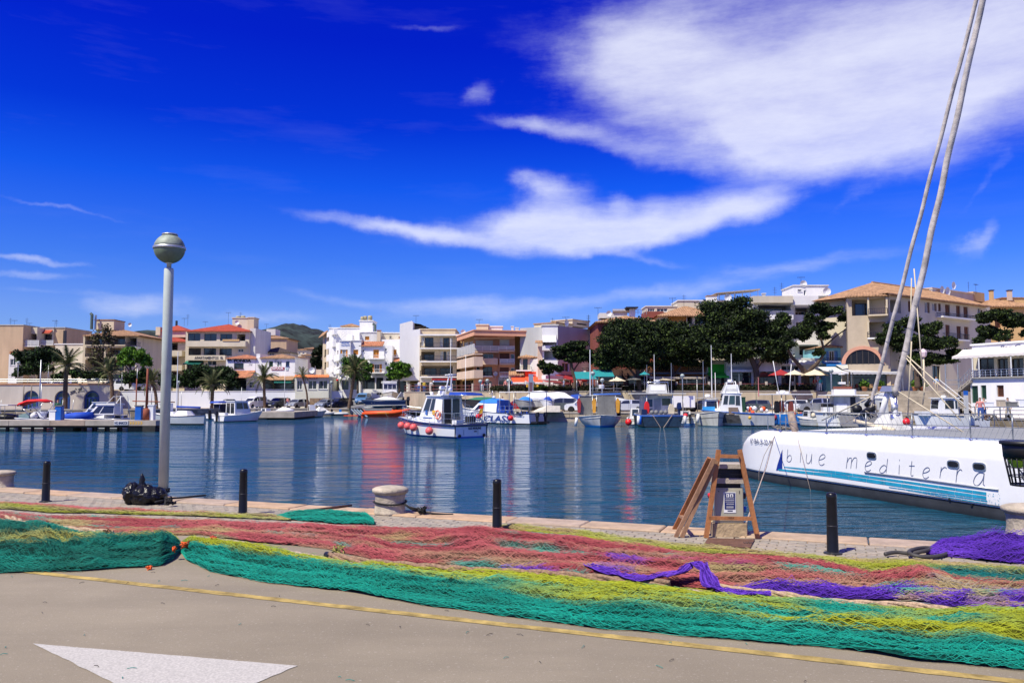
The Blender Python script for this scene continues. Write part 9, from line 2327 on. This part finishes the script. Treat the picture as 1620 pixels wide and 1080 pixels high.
def crown(t,name,blobs,n,size,m,m2=None,f2=.3,**k):
 v,q=leaves_np(blobs,n,size,**k);me=np_mesh(name,v,q,None);me.materials.append(m)
 if m2:me.materials.append(m2);z=v.reshape(n,4,3)[:,0,2];me.polygons.foreach_set('material_index',(TR.rand(n)<f2).astype('i'))
 o=bpy.data.objects.new(name,me);COL.objects.link(o);o.parent=t;o['kind']='stuff';return o
def tree(lab,px,d,zb,ells,m,m2=None,n=6000,size=.28,trunks=(),name='tree',cat='tree',sub=16,f2=.3,depth=None,clump=.46,tr_r=.22,bark=None,shell=.15):
 """ells: crown ellipses in the photograph (px, py, rx, ry); trunks: polylines in the photograph"""
 t=thing(name,lab,cat,(gx(px,d),d,zb));o=t.location;blobs=[];k=d/F
 for e in ells:
  cx,cy,rx,ry=e[:4];c=at_d(cx,cy,d)-o;dd=e[4]if len(e)>4 else 0.0
  ry_=(depth or min(rx,ry)*1.3)*k if depth is None else depth
  for j in range(sub):
   u=TR.normal(size=3);u/=np.linalg.norm(u);r=TR.uniform(.25,.78)
   q=TR.uniform(.55,1.1);blobs.append((c.x+u[0]*r*rx*k,c.y+dd+u[1]*r*ry_,c.z+u[2]*r*ry*k,rx*k*clump*q,ry_*clump*q,ry*k*clump*q*TR.uniform(.6,.95)))
 crown(t,'crown',blobs,n,size,m,m2,f2,shell=shell)
 for i,tr_ in enumerate(trunks):
  P=[at_d(x,y,d)-o for x,y in tr_[0]];r0,r1=tr_[1]
  P=smooth_path(P,4);MB().tube(P,[r0+(r1-r0)*j/(len(P)-1)for j in range(len(P))],8).build('trunk' if i==0 else 'limb',bark or BARK,t,True)
 return t
cA=lambda x,y:(x/4.911,480+y/4.911)
cB=lambda x,y:(220+x/4.911,480+y/4.911)
tree('large dark round-crowned tree on the upper street at the left',62,134,2.75,[(40,565,16,16),(58,562,22,16),(78,560,20,14),(62,580,34,16),(92,566,10,10),(35,588,16,12)],FICUS,MIDG,n=16000,size=.2,trunks=[([(62,604),(62,585)],(.3,.2))],f2=.12)
tree('bright green plane tree left of the big lamp post',205,128,2.75,[(195,565,15,12),(208,556,16,10),(222,563,14,12),(232,572,9,10),(204,574,16,8)],BRIGHT,MIDG,n=8000,size=.18,trunks=[([(206,612),(207,590),(205,575)],(.22,.14)),([(207,590),(218,578)],(.12,.06)),([(207,590),(197,576)],(.12,.06))],f2=.3)
tree('tall wispy sparse tree before the tile-roofed building',165,131,2.75,[(152,535,9,22),(168,528,11,20),(176,545,9,24),(160,560,12,22),(172,575,10,14),(148,565,8,18)],WISP,BARK,n=1700,size=.22,trunks=[([(164,606),(163,570),(166,520)],(.16,.05)),([(163,585),(152,545)],(.08,.03)),([(164,580),(178,545)],(.08,.03))],f2=.35,sub=12)
tree('dark shrubby tree behind the red iron post',212,126,2.75,[(200,598,12,10),(215,592,14,12),(230,590,12,12),(222,603,18,8)],FICUS,MIDG,n=3500,size=.24,trunks=[([(205,614),(203,600)],(.1,.06))],f2=.28)
tree('dark clipped tree row on the upper street, between two palms',140,127,2.75,[(118,590,16,9),(140,592,18,10),(160,593,12,8),(95,594,14,8)],FICUS,MIDG,n=4000,size=.24,trunks=[([(130,606),(130,592)],(.1,.06))],f2=.28)
tree('wide dark evergreen tree spreading before the lettered apartment block',335,141.5-1.5,2.75,[(308,592,20,18),(325,586,20,14),(345,590,22,14),(362,596,16,14),(300,606,16,12),(338,606,34,12),(372,606,10,10)],FICUS,MIDG,n=20000,size=.2,trunks=[([(335,619),(335,600)],(.3,.2))],f2=.15)
tree('dark shrubs between the big lamp post and the spreading evergreen',272,139.5,2.75,[(262,600,12,12),(278,604,14,12),(290,600,10,12)],FICUS,MIDG,n=3500,size=.24,trunks=[([(272,619),(272,606)],(.1,.06))],f2=.15)
tree('dark cypress-like pine on the slope left of the white hotel',503,175,2.6,[(502,560,9,12),(508,553,6,10),(498,572,8,12),(505,577,8,10)],PINE,None,n=3000,size=.3,trunks=[([(503,600),(503,570)],(.25,.1))])
tree('leafy green tree behind the leaning palm, before the white hotel',565,137,2.5,[(556,572,16,12),(572,578,16,12),(583,582,9,10),(562,592,20,12),(576,594,14,10),(550,584,10,12)],MIDG,BRIGHT,n=10000,size=.18,trunks=[([(566,622),(566,596)],(.2,.14))],f2=.25)
tree('rounded mid-green tree before the hotel, right of the leaning palm',631,134,2.5,[(622,584,12,10),(636,580,13,11),(631,592,18,10),(643,590,8,8),(618,594,8,8)],BRIGHT,MIDG,n=9000,size=.18,trunks=[([(632,622),(631,600)],(.18,.12))],f2=.6)
tree('single round-topped pine with a curved trunk before the white block',905,106,L2,[(895,553,22,12),(912,546,20,9),(885,560,14,9),(924,558,16,12),(905,568,26,8),(938,566,12,10)],PINE,PINE_L,n=16000,size=.15,trunks=[([(908,616),(910,600),(905,585),(903,570)],(.32,.18)),([(906,588),(918,570)],(.14,.06))],f2=.22)
tree('small low pine in front of the red awning',866,105,L2,[(858,577,9,8),(872,580,12,7),(884,583,9,6),(866,588,12,5)],PINE,PINE_L,n=3500,size=.19,trunks=[([(869,612),(869,595),(868,584)],(.12,.07))],f2=.25)
tree('huge dark spreading pine before the red building',1005,104,L2,[(965,540,32,32),(985,520,34,22),(1020,515,26,18),(1000,545,50,34),(960,575,22,14),(990,525,30,26),(1015,530,28,30),(975,565,32,22),(1005,560,36,24),(950,560,16,22),(1030,548,24,30),(1012,578,30,10)],PINE,PINE_L,n=50000,size=.15,trunks=[([(1012,617),(1010,600),(1008,575)],(.36,.26)),([(1010,600),(985,570)],(.18,.08)),([(1010,596),(1030,565)],(.18,.08))],f2=.24)
tree('broad dark pine in the middle of the row, over the brick-orange restaurant',1065,106,L2,[(1048,530,30,26),(1062,515,30,16),(1070,545,44,34),(1100,530,20,26),(1110,565,24,18),(1075,530,26,24),(1062,555,34,24),(1090,550,24,26),(1050,575,28,10),(1085,574,26,10),(1035,520,16,14)],PINE,PINE_L,n=44000,size=.15,trunks=[([(1063,617),(1064,595),(1062,570)],(.34,.24)),([(1063,598),(1085,570)],(.16,.07))],f2=.24)
tree('tallest dark pine of the row, with a forked trunk',1185,104,L2,[(1130,500,32,26),(1165,510,52,34),(1110,545,30,30),(1150,550,40,30),(1225,560,30,24),(1160,485,28,17),(1180,476,20,10),(1195,500,34,20),(1150,525,40,26),(1200,535,38,28),(1120,530,22,26),(1225,520,26,22),(1170,560,44,16),(1215,560,28,14),(1240,505,14,14)],PINE,PINE_L,n=66000,size=.15,trunks=[([(1197,618),(1197,590),(1190,570),(1180,550)],(.45,.3)),([(1197,582),(1208,568),(1225,555)],(.26,.12)),([(1190,570),(1170,558)],(.2,.1))],f2=.24)
tree('leaning pine with two bare crossing trunks and separate crown tufts',1275,102,L2,[(1298,488,20,12),(1315,495,18,14),(1285,508,22,14),(1305,515,20,10),(1265,530,26,18),(1240,545,20,16),(1300,530,16,12),(1335,500,10,12),(1345,515,8,8),(1360,508,14,16),(1355,525,10,8),(1295,555,10,10)],PINE,PINE_L,n=36000,size=.145,trunks=[([(1277,612),(1275,590),(1262,575),(1250,560),(1245,545)],(.34,.14)),([(1275,590),(1292,575),(1302,560),(1300,540),(1290,520)],(.26,.10)),([(1275,600),(1268,585),(1256,570)],(.2,.1)),([(1302,550),(1325,530),(1345,516)],(.12,.05))],f2=.22,sub=10)
tree('dense pine before the long cream side of the corner building',1450,97,2.4,[(1415,520,16,12),(1440,510,22,12),(1470,520,24,14),(1430,540,32,18),(1470,545,30,16),(1500,540,16,12),(1510,560,12,10),(1455,565,34,14),(1490,570,26,10),(1398,535,14,12)],PINE,PINE_L,n=48000,size=.145,trunks=[([(1452,614),(1450,590),(1450,565)],(.36,.2)),([(1450,590),(1475,565)],(.16,.08))],f2=.28)
tree('flat-topped pine at the right, above the harbour bar',1575,92,2.4,[(1560,500,20,12),(1585,495,24,10),(1600,510,24,14),(1560,520,16,12),(1575,530,28,12),(1620,505,20,14),(1550,540,12,10),(1630,530,20,12)],PINE,PINE_L,n=26000,size=.145,trunks=[([(1600,600),(1596,560),(1590,530)],(.3,.15)),([(1596,555),(1570,530)],(.14,.07))],f2=.28)
tree('low rounded shrub tree on the promenade under the pines, right of the red awning',832+25,107.5,L2,[(858,612,10,4),(846,611,6,4)],MIDG,FICUS,n=900,size=.16,trunks=[([(858,618),(858,613)],(.08,.05))],name='shrub',cat='shrub')
hb=[]
for a,c in zip(WR[:-1],WR[1:]):
 a,c=Vector((*a,0)),Vector((*c,0));n=int((c-a).length/.7)
 for i in range(n):
  p=a.lerp(c,i/n)
  if gx(778,p.y)>p.x:continue
  hb.append((p.x,p.y+.05,L2+.42,.5,.35,.38+.06*math.sin(i)))
t=thing('hedge','brown-green clipped hedge along the top of the promenade wall','hedge',(0,0,0));crown(t,'foliage',hb,22000,.13,HEDGE,FICUS,.4,shell=.2)
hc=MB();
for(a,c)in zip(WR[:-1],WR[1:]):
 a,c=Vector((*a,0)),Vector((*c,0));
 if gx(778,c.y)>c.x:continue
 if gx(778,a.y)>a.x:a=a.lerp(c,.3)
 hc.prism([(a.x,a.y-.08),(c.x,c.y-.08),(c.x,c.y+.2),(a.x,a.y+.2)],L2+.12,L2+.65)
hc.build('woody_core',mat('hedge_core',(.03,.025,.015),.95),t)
# ---- palms
def frond_mesh(seed,L=2.6,droop=1.0,wid=.42,col=None):
 r=random.Random(seed);m=MB();n=14;pts=[]
 for i in range(n+1):
  f=i/n;pts.append(Vector((L*f*(1-.18*droop*f),0,L*(.42*f-.62*droop*f*f))))
 m.tube(pts,[.035*(1-.8*i/n)+.006 for i in range(n+1)],4,mi=1)
 for i in range(1,n+1):
  for q in(0,.33,.66):
   if i==n and q:continue
   p=pts[i].lerp(pts[min(i+1,n)],q);f=(i+q)/n;ll=wid*(math.sin(math.pi*min(1,f*.85+.12))**.6)*r.uniform(.8,1.15)
   for sg in(-1,1):
    tip=p+Vector((ll*.55,sg*ll,-ll*r.uniform(.15,.75)));w=Vector((.045,0,0.0))
    m.add([p-w*.4,p+w,tip],[(0,1,2)])
 me=m.mesh('frond');return me
FR=[frond_mesh(i,droop=dr)for i,dr in enumerate((.6,.9,1.1,1.35))]
for f_ in FR:f_.materials.append(PALMG);f_.materials.append(PALMD)
def palm(lab,trunk,d,zb,R_,nf=26,r0=.24,r1=.18,dry=6,asp=1.0):
 """trunk: polyline in the photograph from the foot to the crown"""
 b0=at_d(trunk[0][0],trunk[0][1],d);t=thing('palm_tree',lab,'palm tree',(b0.x,d,zb));o=t.location
 P=[at_d(x,y,d)-o for x,y in trunk];P[0].z=min(P[0].z,0);P=smooth_path(P,10);rs=[r0+(r1-r0)*j/(len(P)-1)+.018*(j%2)for j in range(len(P))]
 MB().tube(P,rs,10).build('trunk',PALMB,t);top=P[-1]
 MB().ball(top+Vector((0,0,.1)),r1*1.5,10,sz=1.2).build('crown_shaft',PALMD,t)
 r=random.Random(len(lab))
 for i in range(nf):
  e=bpy.data.objects.new('frond',FR[0]if i<nf*.3 else FR[1+i%3]);COL.objects.link(e);e.parent=t;e.location=top+Vector((0,0,.15))
  el=r.uniform(35,75)if i<nf*.3 else(r.uniform(0,40)if i<nf*.75 else r.uniform(-35,0))
  s_=R_/2.6*r.uniform(.85,1.1);e.scale=(s_,s_,s_*asp);e.rotation_euler=(0,-rad(el),i*2.399+r.uniform(-.2,.2))
 return t
palm('palm with a dark trunk standing in front of the middle blue arch',[(103,645),(104,600),(107,580)],119,0,3.4,r0=.33,r1=.26)
palm('drooping palm at the right end of the arched clubhouse',[(178,632),(177,610),(173,592)],121,0,3.0,nf=24,r0=.3,r1=.2)
palm('small palm just left of the big lamp post',[(248,640),(246,622),(240,606)],125,0,2.6,nf=22)
palm('palm with arching fronds before the white wall, above the blue bimini boat',[(335,634),(336,622),(336,611)],126,0,3.1,nf=26,r0=.26,r1=.24)
palm('palm before the supermarket, beside the white van-like car',[(419,644),(418,620),(417,601)],131,0,3.2,nf=26)
palm('thin young palm between the supermarket and the cafe',[(487,643),(485,620),(479,597)],130,0,2.0,nf=14,r0=.14,r1=.12)
palm('leaning palm with an upright crown before the white hotel',[(552,644),(556,620),(560,596),(561,590)],128,0,3.3,nf=30,r0=.26,r1=.2,asp=1.15)
PT=mat('terracotta',(.5,.22,.1),.8)
for i,px in enumerate((1368,1393,1448,1459)):
 t=thing('potted_plant',['bushy potted plant under the sail awning, left of the furled genoa','small terracotta potted plant between the two furled sails','terracotta pot with grasses at the top of the stone steps','wide terracotta planter at the top of the stone steps'][i],'plant',(gx(px,97.5),97.5,L2))
 MB().lathe([(.22,0),(.34,.5),(.36,.55)],10).build('pot',PT,t,True);crown(t,'leaves',[(0,0,.85,.45,.4,.4)],300,.12,MIDG,BRIGHT,.4)
def cafe_set(px,d,lab):
 t=thing('cafe_table',lab,'table',(gx(px,d),d,L2));MB().lathe([(.45,.70),(.45,.74)],12).build('table_top',CRCANV,t);MB().tube([(0,0,0),(0,0,.7)],.04,6).build('table_leg',DKMETAL,t)
def chair(px,d,lab,m):
 t=thing('cafe_chair',lab,'chair',(gx(px,d),d,L2),rnd.uniform(0,6),'chairs on the terraces');MB().box(-.22,-.22,.42,.22,.22,.46).build('seat',m,t);MB().box(-.22,.18,.463,.22,.22,.9).build('backrest',m,t)
 for x in(-.19,.19):
  for y in(-.19,.19):MB().tube([(x,y,0),(x,y,.42)],.02,4).build('leg',m,t)
for i,(px,d)in enumerate(((962,104),(990,104.5),(1030,105),(1085,105),(1340,98.5),(1362,99),(1385,98.5),(1410,98),(1165,103.5),(1236,102.5))):
 wh=('left of the cream parasol','by the grey parasol','under the big pine','before the brick-orange restaurant','at the left end of the sail awning','under the sail awning by the bushy plant','under the right half of the sail awning','just right of the sail awning','before the white flat-roofed cafe','under the dark red parasol')[i];cafe_set(px,d,'cafe table on the terrace '+wh)
 for k,sd_ in((-8,'left'),(7,'right')):chair(px+k,d+rnd.uniform(-.3,.3),sd_+'-hand chair at the terrace table '+wh,rnd.choice((PALMB,REDRAIL,OCHRE)))
#  PEOPLE
def body_mesh(pose):
 V={}
 def v(n,x,y,z,r):V[n]=((x,y,z),r)
 v('pelvis',0,0,.95,.15);v('waist',0,0,1.08,.14);v('chest',0,.0,1.28,.17);v('neck',0,0,1.48,.06);v('head0',0,.015,1.56,.085);v('head1',0,.02,1.66,.10);v('head2',0,.01,1.73,.06)
 E=[('pelvis','waist'),('waist','chest'),('chest','neck'),('neck','head0'),('head0','head1'),('head1','head2')]
 for s_,sg in(('l',1),('r',-1)):
  v('sh'+s_,sg*.19,0,1.40,.07)
  if pose=='arm' and sg>0:v('el'+s_,sg*.30,.10,1.22,.045);v('wr'+s_,sg*.18,.30,1.38,.035);v('hd'+s_,sg*.14,.36,1.45,.04)
  elif pose=='sit':v('el'+s_,sg*.27,.05,1.13,.045);v('wr'+s_,sg*.18,.28,1.08,.035);v('hd'+s_,sg*.14,.36,1.08,.04)
  else:v('el'+s_,sg*.27,-.02,1.14,.045);v('wr'+s_,sg*.28,.06,.92,.035);v('hd'+s_,sg*.28,.09,.84,.04)
  v('hp'+s_,sg*.10,0,.88,.10)
  if pose=='sit':v('kn'+s_,sg*.13,.42,.90,.065);v('an'+s_,sg*.13,.42,.50,.045);v('ft'+s_,sg*.13,.56,.46,.04)
  elif pose=='walk':v('kn'+s_,sg*.10,sg*.12,.50,.065);v('an'+s_,sg*.10,sg*.16-.1,.09,.045);v('ft'+s_,sg*.10,sg*.16+.04,.04,.04)
  else:v('kn'+s_,sg*.11,.02,.50,.065);v('an'+s_,sg*.11,-.02,.09,.045);v('ft'+s_,sg*.13,.13,.04,.04)
  E+=[('chest','sh'+s_),('sh'+s_,'el'+s_),('el'+s_,'wr'+s_),('wr'+s_,'hd'+s_),('pelvis','hp'+s_),('hp'+s_,'kn'+s_),('kn'+s_,'an'+s_),('an'+s_,'ft'+s_)]
 names=list(V);me=bpy.data.meshes.new('body');me.from_pydata([V[n][0]for n in names],[(names.index(a),names.index(b))for a,b in E],[])
 ob=bpy.data.objects.new('body',me);COL.objects.link(ob);sk=ob.modifiers.new('Skin','SKIN')
 for i,n in enumerate(names):
  d_=me.skin_vertices[0].data[i];d_.radius=(V[n][1],V[n][1]*(.72 if n in('pelvis','waist','chest')else 1));d_.use_root=(n=='pelvis')
 sb=ob.modifiers.new('Sub','SUBSURF');sb.levels=1;sb.render_levels=1
 dg=bpy.context.evaluated_depsgraph_get();m2=bpy.data.meshes.new_from_object(ob.evaluated_get(dg));bpy.data.objects.remove(ob)
 mi=[]
 for p in m2.polygons:
  x,y,z=p.center
  if pose=='sit':k=3 if z>1.66 or(z>1.56 and y<-.01)else 0 if z>1.47 or y>.22 and z>.98 and abs(x)<.24 and z<1.2 and abs(x)>.05 and z>1.02 else 1 if z>.99 else 2 if z>.5 else 4
  else:k=3 if z>1.67 or(z>1.56 and y<-.02)else 0 if z>1.47 else 0 if(abs(x)>.235 and z<1.12)or(pose=='arm' and y>.16 and z>1.2)else 1 if z>.97 else 2 if z>.12 else 4
  mi.append(k)
 m2.materials.clear()
 for _ in range(5):m2.materials.append(None)
 m2.polygons.foreach_set('material_index',mi);m2.polygons.foreach_set('use_smooth',[True]*len(mi));return m2
BODY={p:body_mesh(p)for p in('stand','arm','sit','walk')}
SKIN=mat('skin',(.52,.30,.20),.6,var=0);HAIRD=mat('dark_hair',(.03,.02,.015),.8,var=0);SHOE=mat('dark_shoe',(.03,.025,.02),.7,var=0)
def cloth(n,c):return mat('cloth_'+n,c,.85,var=.08)
def person(px,d,zb,lab,pose,shirt,trous,rz=None,hair=None,sc_=1.0,dz=0.0):
 o=bpy.data.objects.new('person',BODY[pose]);COL.objects.link(o);o.location=(gx(px,d),d,zb+dz);o.rotation_euler=(0,0,rnd.uniform(0,6)if rz is None else rad(rz));o.scale=(sc_,)*3
 for i,m_ in enumerate((SKIN,shirt,trous,hair or HAIRD,SHOE)):
  o.material_slots[i].link='OBJECT';o.material_slots[i].material=m_
 tag(o,lab,'person');return o
cw,cr,cb,cg,ct,ck=cloth('white',(.7,.7,.68)),cloth('red',(.45,.03,.03)),cloth('blue',(.05,.1,.3)),cloth('green',(.02,.12,.06)),cloth('turquoise',(.05,.40,.48)),cloth('black',(.02,.02,.02));cp=cloth('pink',(.65,.25,.22));cbe=cloth('beige',(.45,.38,.28))
person(92,70.5,JT,'person in dark green sitting on the jetty behind the tall blue pedestal','sit',cg,ck,200,mat('red_hair',(.2,.05,.02),.8),dz=-.02)
t=thing('bench','low bench under the person in green on the jetty','bench',(gx(92,70.5),70.6,JT));MB().box(-.5,-.2,.72,.5,.25,.78).build('seat',DKWOOD,t)
for x in(-.4,.4):MB().box(x-.04,-.15,0,x+.04,.2,.72).build('leg',DKWOOD,t)
person(455,131,0,'person in a pinkish top standing between the dark off-road car and the silver car','stand',cp,cb,170)
person(700+110/1,113,L2,'person in a blue and red top walking by the dark shop with the grey sign','walk',cb,cr,90);person(700+490/4.911,112.4,L2,'person in pink standing near the dark shop','stand',cp,ck,150)
person(763,109,L2,'person in a red jacket standing beside the lamp before the orange ground floor','stand',cr,cw,200);person(832,112,L2,'person in white and blue under the orange-red awning','arm',cw,cb,180)
person(892,107.5,L2,'person in a grey-blue top walking past the dark red awning','walk',cloth('greyblue',(.25,.28,.4)),cb,100);person(663,124.5,2.5,'person in white standing before the cream block restaurant','stand',cw,cb,160);person(682,124,2.5,'person with a white bag beneath the cream block balconies','arm',cw,ck,170);person(671,126,2.5,'person in yellow by the cream block restaurant door','stand',cloth('yellow',(.6,.45,.05)),cb,190)
person(908,106,L2,'person in red and white by the teal awnings','stand',cr,cw,180);person(918,106.5,L2,'person in a light red top next to the teal awnings','arm',cp,cr,170)
person(1298,100.5,L2,'person in a turquoise top with white trousers, standing near the wide cream parasol','arm',ct,cw,160);person(1290,101.5,L2,'person in red standing left of the person in turquoise','stand',cr,ck,190)
person(1157,104.3,L2,'person in white before the open front of the white cafe','sit',cw,ck,180,dz=-.45);person(1168,104.5,L2,'person in yellow before the open front of the white cafe','sit',cloth('yellow',(.6,.45,.05)),cb,150,dz=-.45);person(1176,104.5,L2,'person in dark clothes at the right of the white cafe front','stand',ck,cb,200)
person(1382,99.5,L2,'person in a white top seated under the sail awning','sit',cw,cb,180,dz=-.45);person(1412,99,L2,'person in a red and white top seated right of the second furled sail','sit',cp,cw,180,dz=-.45);person(1482,95,2.4,'person in a pale blue shirt standing before the cream corner building','stand',cloth('paleblue',(.35,.5,.7)),cbe,160)
person(1556,64,.0,'person with crossed arms before the dark door of the harbour bar','arm',cbe,cb,200);person(1594,63,.0,'person in a grey top standing near the picture border by the harbour bar','walk',cloth('grey',(.2,.2,.2)),cbe,120);person(1550,60,0,'person in blue shorts beneath the work table','stand',cp,cb,150);person(905,95.6+3,0,'person in dark blue beside the white off-road car','stand',cb,ck,150)if False else None
person(795,91.3,WATER,'person in a striped white top standing aboard the excursion boat','stand',cw,cb,160,dz=1.22)
t=thing('work_table','long metal work table crowded with crates and gear before the harbour bar','table',(gx(1550,60.5),60.5,0),rad(-4));MB().box(0,0,1.0,4.2,1.3,1.06).build('table_top',METAL,t)
for x in(.2,2.0,4.0):
 for y in(.1,1.2):MB().tube([(x,y,0),(x,y,1.0)],.04,6).build('table_leg',METAL,t)
for i,(x,y,w_,h_,m_)in enumerate(((.8,.5,.8,.28,GEL),(1.9,.6,.5,.45,cbe),(2.6,.4,.6,.3,GREYC),(3.3,.5,.5,.5,GEL))):
 o=thing('gear_crate',['white crate on the left of the work table','beige crate on the work table','grey crate on the work table','tall white crate on the right of the work table'][i],'crate',Vector((gx(1550,60.5)+x,60.5+y,1.063)));MB().cbox((0,0,0),w_,.4,h_,b=.03).build('box',m_,o);MB().cbox((0,0,h_),w_+.04,.44,.04).build('crate_rim',m_,o)
r2=random.Random(12)
for i,(lb,m_)in enumerate((('white net heap',mat('net_white',(.5,.5,.5),.9)),('brown net heap',mat('net_brown',(.2,.12,.08),.9)),('grey net heap',GREYC),('black net heap',BLACK))):
 o=MB().tube([(r2.uniform(-.35,.35),r2.uniform(-.2,.2),r2.uniform(.05,.55))for _ in range(26)],.03,5).build('net_pile',m_,None,True)
 o.location=(gx(1548+i*15,59.5),59.5+r2.uniform(0,.8),0);tag(o,lb+' on the ground under the work table of the harbour bar','net','net heaps under the work table')
t=thing('blue_panel','tall blue notice post at the foot of the outside stair','post',(gx(1528,66),66,0));MB().cbox((0,0,0),.3,.15,1.9).build('board',GELD,t);MB().cbox((0,0,1.903),.3,.15,.35).build('board_top',BLUEP,t)
